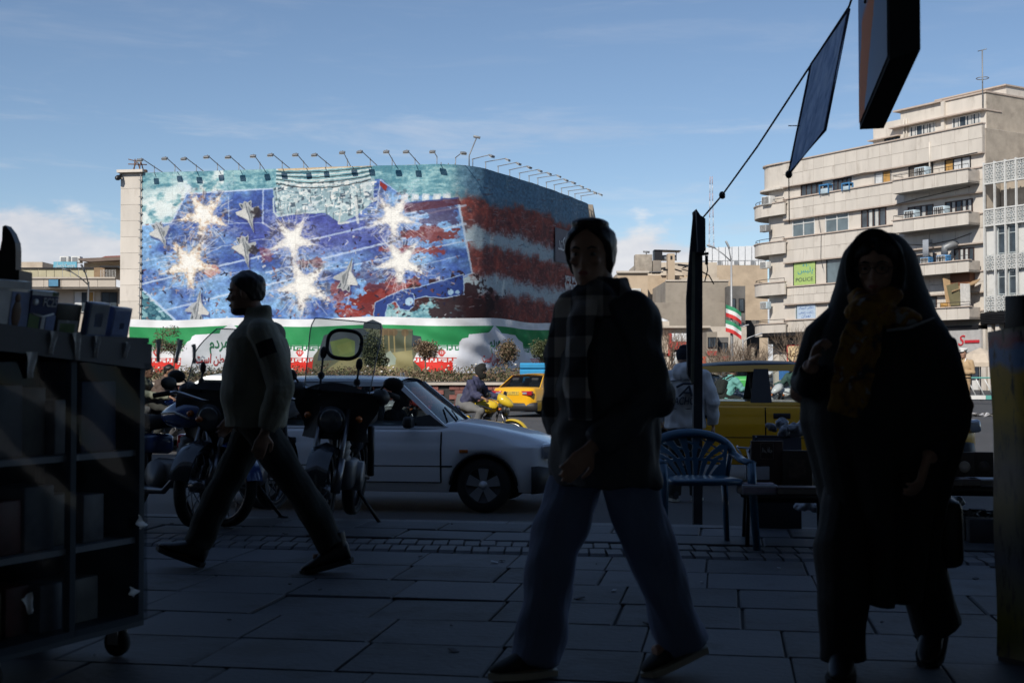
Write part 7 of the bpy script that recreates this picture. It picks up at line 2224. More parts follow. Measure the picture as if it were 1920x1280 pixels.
# --- riders
def rider(label, bike, jm, tm, dx=0.0, hair=None, skin=SKIN2, face=False, lean=.0, pack=False):
    J = dict(head=(.06 + lean, 0, 1.46), neck=(-.02 + lean, 0, 1.32), pelvis=(-.27, 0, .90), yaw=0, pitch=.05,
             shl=(-.06 + lean, .18, 1.25), ell=(.05, .29, 1.06), wrl=(.25 - dx, .36, 1.0), shr=(-.06 + lean, -.18, 1.25), elr=(.05, -.29, 1.06), wrr=(.25 - dx, -.36, 1.0),
             handl=((.8, .1, -.3), (.3, 0, -1), 1, 1.0, .8, .3), handr=((.8, -.1, -.3), (.3, 0, -1), -1, 1.0, .8, .3),
             hpl=(-.25, .10, .88), knl=(.16, .23, .76), anl=(-.05, .20, .36), hpr=(-.25, -.10, .88), knr=(.16, -.23, .76), anr=(-.05, -.20, .36), tol=(1, .1), tor=(1, -.1))
    loc = bike.matrix_world @ V((dx, 0, 0))
    bpy.context.view_layer.update(); loc = bike.matrix_world @ V((dx, 0, 0))
    p, T = figure(label, J, dict(jacket=dict(mat=jm, torso=torso((-.25, 0, .90), (-.02 + lean, 0, 1.32), .15, .19, -.08, .19), sleeve=(.082, .072, .052), collar=(.075, .05, 0), folds=.007, fs=12),
        trousers=dict(mat=tm, r=(.10, .08, .07), folds=.005), shoes=dict(mat=BOOT, sole=SOLE), hair=hair or dict(thick=.014), skin=skin), tuple(loc), bike.rotation_euler[2], near=False)
    if pack:
        k = thing('backpack', 'dark backpack on the rider in the mint jacket', 'backpack', tuple(loc), bike.rotation_euler[2]); m = MB(); m.rbox((-.32, 0, 1.10), (.16, .28, .36), .05, (0, .35, 0)); m.build('pack_body', DARKC, k)
        m = MB()
        for s in (-1, 1): m.tube([(-.24, s * .10, 1.28), (-.06, s * .12, 1.36), (.06, s * .12, 1.2)], .018, 6)
        m.build('strap', DARKC, k)
    return p
bpy.context.view_layer.update()
NAVJ = mat('navy padded jacket', (.035, .038, .085), .75, var=.2, bump=.3, bscale=20); BRJ = mat('brown jacket', (.085, .06, .048), .85, var=.2, bump=.3); GRJ = mat('grey green jacket', (.16, .17, .125), .85, var=.15, bump=.2); MINT = mat('mint jacket', (.22, .52, .47), .8, var=.1); GREYP = mat('grey trousers', (.14, .14, .14), .9, var=.2); BLKJ = mat('black jacket', (.02, .022, .022), .8, var=.2); TEALJ = mat('green police jacket', (.05, .10, .085), .8, var=.2)
BALA = mat('balaclava', (.014, .014, .013), .95, var=.3, bump=.4, bscale=50)
rider('motorcyclist in a navy padded jacket and black balaclava riding the yellow motorbike', bkY, NAVJ, GREYP, hair=dict(name='balaclava', mat=BALA, zmin=.0, line=[(0, 0), (.10, 0), (.105, 40), (.13, 40), (.14, 0)], thick=.017, extra=[((.02, 0, .03), (.075, .062, .055)), ((.03, 0, .235), (.06, .07, .035))]))
rider('rider in a brown hooded jacket steering the two person motorbike', bkL, BRJ, DARKC)
rider('passenger in a grey green jacket sitting behind the brown jacketed rider', bkL, GRJ, GREYP, dx=-.42, face=True)
rider('rider in a mint green jacket seen from behind through the taxi window', bkM, MINT, DARKC, pack=True)
rider('rider in a dark green jacket on the white motorbike seen through the taxi window', bkP, TEALJ, DARKC)
# --- driver behind the side window of the hatchback
def driver(label, car, x, y, hair, jm, skin=SKIN2):
    J = dict(head=(.0, 0, 1.165), neck=(-.06, 0, 1.02), pelvis=(-.05, 0, .58), yaw=0,
             shl=(-.08, .18, .95), ell=(.05, .25, .72), wrl=(.32, .16, .86), shr=(-.08, -.18, .95), elr=(.05, -.25, .72), wrr=(.32, -.16, .86),
             handl=((.8, 0, .3), (.3, 0, -1), 1, 1.0, .8, .3), handr=((.8, 0, .3), (.3, 0, -1), -1, 1.0, .8, .3),
             hpl=(0, .1, .56), knl=(.38, .14, .66), anl=(.62, .14, .36), hpr=(0, -.1, .56), knr=(.38, -.14, .66), anr=(.62, -.14, .36), tol=(1, 0), tor=(1, 0))
    loc = car.matrix_world @ V((x, y, 0))
    return figure(label, J, dict(jacket=dict(mat=jm, torso=torso((-.05, 0, .60), (-.06, 0, 1.02), .14, .19, -.04, .19), sleeve=(.08, .07, .05), folds=.004), trousers=dict(mat=DARKC, r=(.09, .075, .065)), hair=hair, skin=skin), tuple(loc), car.rotation_euler[2], near=False)
bpy.context.view_layer.update()
driver('driver with grey hair sitting in the white hatchback', carA, .16, .36, dict(thick=.012, mat=mat('grey hair', (.2, .2, .19), .7)), BLKJ)
# --- officer in tan beyond the chador
J = dict(head=(.02, 0, 1.60), neck=(-.02, 0, 1.45), pelvis=(0, 0, .92), yaw=.3,
         shl=(-.02, .20, 1.38), ell=(-.03, .26, 1.12), wrl=(.16, .10, 1.10), shr=(-.02, -.20, 1.38), elr=(-.02, -.27, 1.12), wrr=(.17, -.08, 1.13),
         handl=((.4, -.8, .1), (-.6, 0, -.4), -1, 1.0, .5), handr=((.4, .8, .1), (-.6, 0, -.4), 1, 1.0, .5),
         hpl=(0, .09, .90), knl=(.05, .12, .50), anl=(.02, .13, .09), hpr=(0, -.09, .90), knr=(-.02, -.11, .50), anr=(-.06, -.11, .09), tol=(1, .3), tor=(1, -.2))
TAN = mat('tan uniform', (.40, .28, .16), .85, var=.12, bump=.2); WCAP = mat('white cap', (.72, .72, .70), .6, var=.04); WSHOE = mat('white shoe', (.6, .6, .58), .6)
off, T = figure('officer in a tan uniform and white peaked cap standing in the sunlit road', J,
    dict(jacket=dict(mat=TAN, torso=torso((0, 0, .92), (-.02, 0, 1.45), .13, .19, -.06, .20), sleeve=(.072, .062, .046), collar=(.07, .03, 0), folds=.004),
         trousers=dict(mat=TAN, r=(.095, .08, .07), folds=.004), shoes=dict(mat=WSHOE, sole=RUBW), hair=dict(thick=.009)),
    ((1807 - 960) / FPX * 33.5, 33.5, .015), R(215), near=False)
m = MB(); m.lathe([(0, .03), (.085, .03), (.12, .015), (.125, .0), (.09, -.03), (.086, -.05)], 18, M=T @ Matrix.Translation((-.01, 0, .235))); m.ell((.09, 0, .185), (.06, .06, .008), 12, 5, M=T, rot=(0, .25, 0)); m.build('cap', WCAP, off)
m = MB(); m.tube([T @ V((.02, .08, .0)), T @ V((.06, .06, -.10)), T @ V((.08, .0, -.16)), T @ V((.06, -.06, -.10)), T @ V((.02, -.08, 0))], .016, 6); m.build('lanyard', WCAP, off)
m = MB(); m.tube([(-.13 * math.cos(t), .185 * math.sin(t), .97) for t in [i * math.pi / 10 for i in range(21)]], .02, 6); m.build('belt', BOOT, off)
# ================================================================== foreground furniture
WRAP = mat('cloudy plastic wrap', (.3, .31, .33), .25, var=.1)
def wrap_mat():
    m = bpy.data.materials.new('clear plastic wrap'); m.use_nodes = True; g = G(m.node_tree)
    tc = g.node('ShaderNodeTexCoord').outputs['Object']
    n = g.noise(3.0, 5, .6, g.node('ShaderNodeMapping', Vector=tc, Scale=(.8, .8, 1.2)).outputs[0], .6)
    b = g.node('ShaderNodeBsdfPrincipled', Base_Color=(.05, .055, .065, 1), Roughness=.06)
    g.put(b.inputs['Normal'], g.node('ShaderNodeBump', Strength=.04, Distance=.03, Height=n).outputs[0])
    t = g.node('ShaderNodeBsdfTransparent', Color=(.75, .78, .8, 1))
    fr = g.node('ShaderNodeFresnel', IOR=1.5)
    st = g.map(g.noise(18, 3, .6, tc), .64, .76, 0, .12)
    f = g.math('MINIMUM', g.math('ADD', g.math('MULTIPLY', fr.outputs[0], .16), st), 1.0)
    g.node('ShaderNodeOutputMaterial', Surface=g.node('ShaderNodeMixShader', i0=f, i1=t.outputs[0], i2=b.outputs[0]).outputs[0]); return m
CLEARW = wrap_mat()
FRAMEB = mat('cart frame blue', (.02, .035, .06), .5, .2, var=.2); BOARD = mat('cart board', (.13, .135, .15), .7, var=.15, vscale=3); SHELFM = mat('shelf white', (.3, .32, .36), .6)
# cart: its long side runs from the near corner (out of view) to the far corner seen at photo column 274
CA = P(0, 700, 5.05); far_c = V(((273 - 960) / FPX * 5.05, 5.05, 0)); near_c = V(((-40 - 960) / FPX * 4.3, 4.3, 0))
cd = (far_c - near_c); CLEN = cd.length; cdir = cd.normalized(); cback = V((-cdir.y, cdir.x, 0))
CM = Matrix((cdir, cback, V((0, 0, 1)))).transposed().to_4x4(); CM.translation = near_c      # x along the front, y to the back
cart = thing('display_cart', 'plastic wrapped display cart on castors stacked with game boxes', 'cart'); cart.matrix_world = CM
H0, H1, DEP = .16, 1.24, .55
def cbx(m, x0, x1, y0, y1, z0, z1, mi=0): return m.box(((x0 + x1) / 2, (y0 + y1) / 2, (z0 + z1) / 2), (x1 - x0, y1 - y0, z1 - z0), None, mi)
for x in (.015, CLEN * .535, CLEN - .015):
    for y in (.015, DEP - .015):
        m = MB(); cbx(m, x - .014, x + .014, y - .014, y + .014, H0, H1); m.build('upright', FRAMEB, cart)
m = MB(); cbx(m, 0, CLEN, 0, DEP, H0 - .045, H0); m.build('base_board', FRAMEB, cart)
for z in (.46, .80): m = MB(); cbx(m, .02, CLEN - .02, .02, DEP - .01, z - .022, z); m.build('shelf', SHELFM, cart)
m = MB(); cbx(m, .03, CLEN - .03, DEP - .008, DEP, H0, H1 - .02); m.build('back_panel', mat('cart back', (.05, .055, .06), .8, var=.3), cart)
m = MB(); cbx(m, -.01, CLEN + .005, -.012, DEP, H1 - .02, H1); m.build('top_board', BOARD, cart)
rz_ = lambda x: 1.275 - .06 * x / CLEN
m = MB(); m.prism([(0, rz_(0) - .092), (CLEN + .006, rz_(CLEN) - .10), (CLEN + .006, rz_(CLEN)), (0, rz_(0))], -.026, -.014, 'Y'); m.build('front_rail', BOARD, cart)
m = MB(); cbx(m, CLEN - .004, CLEN + .001, .01, DEP - .01, H0, H1 - .02); m.build('side_panel', mat('cart side', (.04, .045, .05), .7, var=.3), cart)
m = MB(); cbx(m, CLEN + .002, CLEN + .012, .0, DEP, H1 - .1, H1); m.build('side_rail', BOARD, cart)
def wavy(x0, x1, y, z0, z1, seed, amp=.0045):
    r = random.Random(seed); ph = [r.uniform(0, 6) for _ in range(4)]
    return [[(x0 + (x1 - x0) * i / 30, y - .02 + amp * (math.sin(i * .17 + ph[0] + j * .16) + .7 * math.sin(i * .11 - j * .27 + ph[1]) + .8 * math.sin(j * .9 + i * .21 + ph[2])), z0 + (z1 - z0) * j / 24) for i in range(31)] for j in range(25)]
m = MB(); m.sheet(wavy(.0, CLEN * .535, 0, H0 - .02, H1 - .1, 3)); m.build('plastic_wrap', CLEARW, cart)
m = MB(); m.sheet(wavy(CLEN * .535, CLEN, 0, H0 - .02, H1 - .1, 4)); m.build('plastic_wrap', CLEARW, cart)
m = MB(); m.sheet([[(CLEN + .016 + .004 * math.sin(i + j * .7), DEP * i / 10, H0 + (H1 - .1 - H0) * j / 12) for i in range(11)] for j in range(13)]); m.build('plastic_wrap', CLEARW, cart)
TAPE = mat('glossy tape', (.62, .64, .68), .25, var=.2, vscale=20)  # tape, pale tone put in for glints along the rail
tr = random.Random(9)
for (x, z, w, h, a) in [(.30, H1 - .03, .035, .08, .1), (.42, H1 - .04, .04, .10, -.15), (.52, H1 - .04, .03, .08, .05), (.68, H1 - .05, .025, .06, .2), (.86, H1 - .05, .03, .09, -.1), (.98, H1 - .05, .035, .10, .15), (1.08, H1 - .06, .025, .08, -.2), (CLEN - .06, .52, .07, .035, .7), (CLEN - .10, .26, .06, .03, .4), (.2, .30, .05, .07, -.4), (.2, H1 - .11, .05, .09, .0)]:
    m = MB(); n = 5
    m.sheet([[(x + w * (i / n - .5) * (1 - .5 * j / n), -.034 - .006 * math.sin(i * 1.4 + j), z + h * (.5 - j / n)) for i in range(n + 1)] for j in range(n + 1)], M=Matrix.Translation((x, 0, z)) @ Matrix.Rotation(a, 4, 'Y') @ Matrix.Translation((-x, 0, -z)))
    m.build('tape_strip', TAPE, cart)
for x in (.12, CLEN - .07):
    for y in (.07, DEP - .07):
        m = MB(); m.lathe([(0, -.018), (.05, -.018), (.055, 0), (.05, .018), (0, .018)], 16, axis='X', M=Matrix.Translation((x, y, .055))); c = m.build('castor', RUBBER, cart)
        m = MB(); m.box((x - .026, y, .085), (.006, .05, .07)); m.box((x + .026, y, .085), (.006, .05, .07)); m.box((x, y, .116), (.06, .06, .006)); m.build('castor_fork', STEEL, c)
# stock on the shelves
pal = [(.10, .11, .14), (.16, .13, .05), (.03, .05, .12), (.18, .17, .16), (.12, .03, .03), (.05, .09, .06), (.2, .2, .22)]
PALM = [mat(f'packaging {i}', c, .5, var=.35, vscale=7) for i, c in enumerate(pal)]
cn = ['slate', 'ochre', 'navy', 'pale grey', 'dark red', 'dark green', 'light grey']
for z, lo, hi, lev in ((.462, .16, .24, 'middle'), (.802, .18, .28, 'upper'), (H0 + .002, .14, .2, 'bottom')):
    x, k, used = .12, 0, {}
    while x < CLEN - .16:
        w = tr.uniform(.10, .2); h = tr.uniform(lo, hi); c = (k * 3 + int(z * 9)) % 7; k += 1; used[c] = used.get(c, 0) + 1
        o = MB().rbox((0, 0, h / 2), (w - .006, .16, h), .004).build('game_box', PALM[c])
        o.matrix_world = CM @ Matrix.Translation((x + w / 2, tr.uniform(.14, .2), z)) @ Matrix.Rotation(tr.uniform(-.1, .1), 4, 'Z')
        tag(o, f"{'second ' if used[c] > 1 else ''}{cn[c]} boxed item on the {lev} shelf inside the wrapped cart", 'box', f'boxed items on the {lev} shelf of the cart'); x += w + tr.uniform(.0, .03)
# upright game boxes leaning on the top board
def cover(name, label, x, w, h, lean, base, bands, extra=None, th=.03, y=.03, yaw=0.0):
    o = thing(name, label, 'game box', group='game boxes leaning on top of the display cart')
    o.matrix_world = CM @ Matrix.Translation((x, y, H1)) @ Matrix.Rotation(yaw, 4, 'Z') @ Euler((lean, 0, 0)).to_matrix().to_4x4()
    m = MB(); m.rbox((0, 0, h / 2), (w, th, h), .003); m.build('case', base, o)
    for i, (x0, x1, z0, z1, mt_) in enumerate(bands):
        m = MB(); m.box(((x0 + x1) / 2 * w, -th / 2 - .001, (z0 + z1) / 2 * h), ((x1 - x0) * w, .002, (z1 - z0) * h)); m.build('cover_print', mt_, o)
    if extra: extra(o, w, h, th)
    return o
cg = lambda nm, c: mm(nm, c, .35, var=.25, vscale=9, coat=.3)
NV, WT, GN, GY, RD, SKY_ = cg('print navy', (.03, .045, .14)), cg('print white', (.7, .72, .76)), cg('print green', (.16, .27, .11)), cg('print grey', (.30, .32, .36)), cg('print red', (.25, .06, .06)), cg('print blue', (.20, .27, .50))
kx = CLEN / 313.0                                 # cart length spans about 313 photo columns
def cxp(px): 
    """distance along the cart for a photo column"""
    k = (px - 960) / FPX; return (near_c.x - k * near_c.y) / (k * cdir.y - cdir.x)
def fig_print(o, w, h, th):
    m = MB(); m.ell((.02, -th / 2 - .002, h * .38), (.022, .003, .05), 12, 6); m.ell((.02, -th / 2 - .002, h * .68), (.013, .003, .018), 12, 6); m.build('figure_print', mm('print brown', (.12, .06, .035), .5), o)
def fc_print(o, w, h, th):
    text_obj('title', 'FC25', .045, WT, o, Matrix(((1, 0, 0, .025), (0, 0, -1, -th / 2 - .004), (0, 1, 0, h * .66), (0, 0, 0, 1))), .001, width=w * .52)
    m = MB(); m.lathe([(0, -th / 2 - .003), (.012, -th / 2 - .004), (.012, -th / 2 - .001)], 14, axis='Y', M=Matrix.Translation((-w * .34, 0, h * .745))); m.build('round_logo', WT, o)
    m = MB(); m.tube([(-.05, -th / 2 - .002, h * .48), (0, -th / 2 - .002, h * .42), (.05, -th / 2 - .002, h * .50)], .004, 5); m.build('arc_print', WT, o)
cover('game_box', 'pale game box with a small figure print, nearest the cart edge', cxp(22), .15, .185, .16, GY, [(-.5, .5, .86, 1.0, WT), (-.5, -.1, .05, .8, WT), (-.05, .5, .1, .8, SKY_)], fig_print)
cover('game_box', 'game box printed FC25 on a navy band', cxp(79), .125, .158, .2, NV, [(-.5, .5, .90, 1.0, WT), (.25, .5, .90, 1.001, GN), (-.5, .5, .5, .89, NV), (-.02, .12, .02, .45, WT), (.15, .5, .02, .46, SKY_), (-.5, -.1, .02, .48, GN)], fc_print)
cover('game_box', 'dark game box with a small pale label low on its cover', cxp(136), .125, .118, .2, BLACK, [(-.4, .42, .05, .5, GY), (-.3, .3, .12, .4, GN), (-.05, .05, .44, .5, WT)], None, y=.05)
cover('game_box', 'slate blue boxed game with faint grey print', cxp(184), .105, .13, .22, SKY_, [(-.45, .45, .08, .95, GY), (-.2, .2, .3, .7, SKY_)], None)
cover('game_box', 'plain blue boxed game, the last before the cart corner', cxp(228), .10, .118, .22, SKY_, [(-.45, .45, .1, .9, SKY_), (-.1, .15, .3, .5, NV)], None)
cover('game_box', 'dark box standing behind the FC25 game box', cxp(55), .15, .17, .05, GY, [], None, y=.2)
cover('game_box', 'black box standing behind the slate blue game', cxp(150), .2, .125, .03, BLACK, [], None, y=.14)
# dark horned metal stand behind the cart
ho = thing('ornate_stand', 'dark metal stand with a horned top at the edge beside the display cart', 'stand', ((-20 - 960) / FPX * 5.2, 5.2, 0))
m = MB(); m.prism([(-.10, 1.05), (.115, 1.05), (.115, 1.475), (-.10, 1.475)], -.05, .05, 'Y'); m.prism([(.10, 1.2), (.145, 1.2), (.145, 1.515), (.10, 1.515)], -.07, .07, 'Y'); m.build('panel_frame', DARKMETAL, ho)
m = MB(); m.prism([(-.30, 1.475), (.115, 1.475), (.115, 1.60), (.112, 1.63), (.095, 1.67), (.072, 1.70), (.06, 1.695), (.058, 1.64), (.05, 1.60), (.02, 1.57), (-.02, 1.575), (-.06, 1.60), (-.1, 1.64), (-.3, 1.66)], -.03, .03, 'Y'); m.build('horned_crest', DARKMETAL, ho)
m = MB(); m.ell((-.03, -.035, 1.60), (.06, .02, .03), 14, 8); m.tube([(-.06, -.03, 1.64), (.0, -.04, 1.655), (.03, -.03, 1.635)], .008, 6); m.build('scroll', DARKMETAL, ho)
m = MB(); m.box((-.03, -.055, 1.38), (.15, .01, .15)); m.build('picture', mm('dim picture', (.07, .075, .08), .2, var=.5, vscale=14), ho)
m = MB(); m.box((0, 0, .52), (.06, .06, 1.06)); m.rbox((0, 0, .02), (.4, .3, .04), .01); m.build('leg', DARKMETAL, ho)

# ================================================================== right-hand display rack
rk = thing('book_rack', 'tall rack hung with a green blue and yellow printed sheet', 'rack', ((1858 - 960) / FPX * 4.97, 4.97, 0), R(-62))
def sheet_mat():
    m = bpy.data.materials.new('printed landscape sheet'); m.use_nodes = True; g = G(m.node_tree)
    tc = g.node('ShaderNodeTexCoord').outputs['Object']; sp = g.node('ShaderNodeSeparateXYZ', i0=tc)
    n = g.noise(6, 5, .6, tc, .6)
    h = g.math('ADD', sp.outputs[2], g.math('MULTIPLY', g.math('SUBTRACT', n, .5), .12))
    c = g.ramp(g.math('DIVIDE', h, 1.5), [(.0, (0.100, 0.100, 0.030)), (.10, (0.180, 0.160, 0.020)), (.26, (0.080, 0.090, 0.120)), (.40, (0.180, 0.160, 0.060)), (.48, (0.100, 0.100, 0.100)), (.56, (0.200, 0.160, 0.040)), (.64, (0.600, 0.400, 0.040)), (.735, (0.600, 0.400, 0.060)), (.755, (0.180, 0.320, 0.600)), (.79, (0.180, 0.320, 0.600)), (.805, (0.440, 0.160, 0.200)), (.83, (0.360, 0.280, 0.300)), (.85, (0.160, 0.200, 0.080)), (1, (0.140, 0.180, 0.070))])
    c = g.mix(g.map(g.noise(14, 4, .7, g.node('ShaderNodeMapping', Vector=tc, Scale=(3, 3, .6)).outputs[0]), .5, .66), c, (.03, .035, .03))
    b = g.node('ShaderNodeBsdfPrincipled', Base_Color=c, Roughness=.35); g.node('ShaderNodeOutputMaterial', Surface=b.outputs[0]); return m
SH = sheet_mat()
m = MB(); rows = []
for j in range(26):
    z = .02 + (1.26 - .02) * j / 25
    rows.append([(-.0 + .62 * i / 12 + .03 * (1 - z / 1.3), -.02 + .012 * math.sin(i * .9 + z * 2) + .006 * math.sin(z * 9), z + (j / 25) ** 6 * .06 * i / 12) for i in range(13)])
m.sheet(rows); m.sheet([[(a, b + .006, c) for a, b, c in q] for q in reversed(rows)]); m.build('printed_sheet', SH, rk)
m = MB(); m.box((.33, .16, .60), (.62, .32, 1.2)); m.build('carcass', mm('rack dark', (.025, .025, .03), .8), rk)
m = MB(); m.box((.33, .16, 1.215), (.64, .34, .03)); m.build('top_shelf', FRAMEB, rk)
for k, (x, w, h, c) in enumerate(((.06, .09, .17, BLACK), (.16, .05, .22, NV), (.22, .035, .26, GY), (.27, .05, .26, NV), (.33, .06, .27, BLACK))):
    o = MB().rbox((0, 0, h / 2), (w, .2, h), .004).build('upright_book', c); o.matrix_world = Matrix.Translation(rk.location) @ Matrix.Rotation(R(-62), 4, 'Z') @ Matrix.Translation((x, .16, 1.231))
    tag(o, ['black book at the edge on top of the tall rack', 'narrow navy book on the tall rack', 'thin grey spined book on the tall rack', 'tall navy book on the tall rack', 'tall black book on the tall rack next to the navy one'][k], 'book', 'books standing on the tall rack')

# ================================================================== hanging sign box, blue cloth, cable, leaning sign post
hs = thing('hanging_sign', 'black sided sign box with a blue and orange picture hung under the canopy', 'sign')
BOXB = mat('sign box black', (.006, .006, .007), .8, var=.2, spec=.08)
Yh = 6.4
c0 = P(1612, 243, Yh); c1 = P(1667, 112, Yh)     # lower edge of the front face, rising to the right
fx_ = V(((1667 - 1603) / FPX * Yh, .0, 0))
def pic_mat():
    m = bpy.data.materials.new('sign picture'); m.use_nodes = True; g = G(m.node_tree)
    tc = g.node('ShaderNodeTexCoord').outputs['Object']; sp = g.node('ShaderNodeSeparateXYZ', i0=tc)
    n = g.noise(14, 5, .6, tc, .5)
    x = g.math('SUBTRACT', g.math('MULTIPLY', g.math('SUBTRACT', n, .5), .22), sp.outputs[1])
    blue = g.mix(g.map(sp.outputs[2], -.1, .5), (.50, .62, .80), (.38, .52, .74))
    hw_ = g.math('MULTIPLY_ADD', sp.outputs[2], .34, .20)
    fl = g.math('MULTIPLY', g.math('SUBTRACT', 1.0, g.map(g.math('SUBTRACT', g.math('ABSOLUTE', g.math('SUBTRACT', x, g.math('MULTIPLY_ADD', sp.outputs[2], 1.1, .10))), hw_), -.01, .02)), g.math('SUBTRACT', 1.0, g.map(sp.outputs[2], .46, .52)))
    c = g.mix(fl, blue, (.92, .40, .25))
    b = g.node('ShaderNodeBsdfPrincipled', Base_Color=c, Roughness=.95); b.inputs['Specular IOR Level'].default_value = .03; g.node('ShaderNodeOutputMaterial', Surface=b.outputs[0]); return m
hs.matrix_world = Matrix.Translation(P(1608, 243, Yh))
# box drawn in its own axes: picture face looks towards the street corner, turned so that we see face, underside and far side
def wp(px, py, Y): return P(px, py, Y) - P(1608, 243, Yh)
up_ = V((0, 0, .95)); z0_ = wp(1612, 243, 6.4).z
fl3 = lambda v: V((v.x, v.y, z0_))
b_ = [fl3(wp(1612, 243, 6.4)), fl3(wp(1668, 112, 4.97)), fl3(wp(1726, 92, 4.81)), fl3(wp(1657, 241, 6.37))]
fa_ = [b_[0], b_[1], b_[1] + up_, b_[0] + up_]; bk_ = [b_[3], b_[2], b_[2] + up_, b_[3] + up_]
m = MB(); m.add(fa_ + bk_, [(0, 1, 2, 3), (4, 7, 6, 5), (0, 4, 5, 1), (1, 5, 6, 2), (0, 3, 7, 4), (3, 2, 6, 7)]); m.build('box', BOXB, hs)
cen = (fa_[0] + fa_[1] + fa_[2] + fa_[3]) / 4
m = MB(); nrm_ = (fa_[1] - fa_[0]).cross(fa_[3] - fa_[0]).normalized()
if nrm_.x > 0: nrm_ = -nrm_
q = [cen + (p - cen) * .955 + nrm_ * .006 for p in fa_]; m.add(q, [(0, 1, 2, 3)]); m.build('picture', pic_mat(), hs)
m = MB()
for k in range(5): m.tube([wp(1625 + k * 8, -50, 5.9), wp(1622 + k * 9, 6 - 2 * (k % 2), 5.85)], .006, 5)
m.build('wire_end', BLACK, hs)
def cloth_mat():
    m = bpy.data.materials.new('blue streaked cloth'); m.use_nodes = True; g = G(m.node_tree)
    tc = g.node('ShaderNodeTexCoord').outputs['Object']
    n = g.noise(9, 6, .65, g.node('ShaderNodeMapping', Vector=tc, Rotation=(0, R(-20), 0), Scale=(3, 3, .45)).outputs[0], .4)
    c = g.ramp(n, [(.3, (.20, .29, .52)), (.55, (.44, .56, .80)), (.8, (.72, .78, .88))])
    d = g.node('ShaderNodeBsdfDiffuse', Color=c); t = g.node('ShaderNodeBsdfTranslucent', Color=c)
    g.node('ShaderNodeOutputMaterial', Surface=g.node('ShaderNodeMixShader', i0=.85, i1=d.outputs[0], i2=t.outputs[0]).outputs[0]); return m
ban = thing('blue_pennant', 'slanting blue cloth pennant hung from the cable', 'banner', tuple(P(1530, 180, 7.4)))
o_ = P(1530, 180, 7.4)
tl, tr_, br, bl = P(1521, 121, 7.6), P(1592, 17, 7.2), P(1547, 244, 7.1), P(1479, 327, 7.5)
m = MB(); rows = []
for j in range(15):
    v = j / 14
    a = tl.lerp(bl, v); b = tr_.lerp(br, v)
    rows.append([a.lerp(b, i / 10) - o_ + V((0, .03 * math.sin(i * .9 + v * 5) * math.sin(v * 3), 0)) for i in range(11)])
m.sheet(rows); m.build('cloth', cloth_mat(), ban)
m = MB(); m.tube([tr_ - o_, br - o_, bl - o_, tl - o_, tr_ - o_], .009, 6); m.build('hem', mm('dark hem', (.012, .018, .045), .8), ban)
m = MB(); m.ell(tuple(bl - o_), (.022, .02, .025), 8, 6); m.tube([bl - o_, P(1480, 420, 7.5) - o_], .003, 4); m.tube([P(1478, 236, 7.5) - o_, P(1500, 236, 7.5) - o_], .003, 4); m.build('knot', BLACK, ban)
cab = MB(); pts = [P(1318, 408, 10.1), P(1354, 366, 9.6), P(1420, 275, 8.6), P(1521, 121, 7.6), P(1592, 13, 7.2), P(1606, -30, 7.0)]
cab.tube(pts, .007, 6); cab.ell(tuple(P(1354, 366, 9.6)), (.025, .02, .03), 8, 6); cab.tube([P(1354, 366, 9.6), P(1358, 372, 9.6)], .012, 6)
tag(cab.build('stay_cable', BLACK), 'black cable running from the sign post up to the hanging sign', 'cable')
sp_ = thing('leaning_sign_post', 'weathered post with a dark board seen edge on beside the plastic chair', 'sign post', ((1302 - 960) / FPX * 9.75, 9.75, 0))
BD = mat('weathered dark board', (.03, .035, .045), .75, var=.3, vscale=5, dirt=(.09, .085, .08), dscale=5, dlo=.6, dhi=.72); BD2 = mat('greenish wood edge', (.16, .16, .12), .8, var=.2, vscale=6)
s_ = 9.75 / FPX
def lp(px, py): return ((px - 1302) * s_, CAMZ + (700 - py) * s_)
m = MB(); m.prism([lp(1301, 397), lp(1307, 400), lp(1309, 470), lp(1310, 720), lp(1297, 720), lp(1288, 700), lp(1287, 560), lp(1293, 480)], -.02, .02, 'Y'); m.prism([lp(1303, 394), lp(1311, 406), lp(1320, 412), lp(1320, 470), lp(1318, 475), lp(1306, 474)], -.10, .12, 'Y'); m.build('board', BD, sp_)
m = MB(); m.prism([lp(1298, 472), lp(1303, 472), lp(1302, 600), lp(1300, 718), lp(1294, 718)], -.035, -.02, 'Y'); m.build('edge_strip', BD2, sp_)
m = MB(); m.prism([lp(1302, 470), lp(1318, 470), lp(1316, 985), lp(1299, 985)], 0.0, .07, 'Y'); m.build('post', BD, sp_)
m = MB(); m.tube([(.10, .03, lp(0, 478)[1]), (.10, .03, lp(0, 495)[1])], .012, 6); m.tube([(.06, .03, lp(0, 476)[1]), (.115, .03, lp(0, 474)[1])], .012, 6); m.tube([(.10, .03, lp(0, 490)[1]), (.108, .03, lp(0, 505)[1]), (.085, .03, lp(0, 527)[1])], .005, 5)
m.tube([(.06, .03, lp(0, 508)[1]), (.12, .03, lp(0, 516)[1]), (.155, .03, lp(0, 532)[1])], .005, 5); m.build('bracket_wire', BLACK, sp_)

# ================================================================== plastic chair
CHB = mat('blue plastic', (.015, .085, .16), .35, var=.12, vscale=6, coat=.2)
ch = thing('plastic_chair', 'blue plastic armchair with a fan shaped slotted back on the pavement', 'chair', ((1313 - 960) / FPX * 8.2, 8.2, 0), R(-90 + 6))
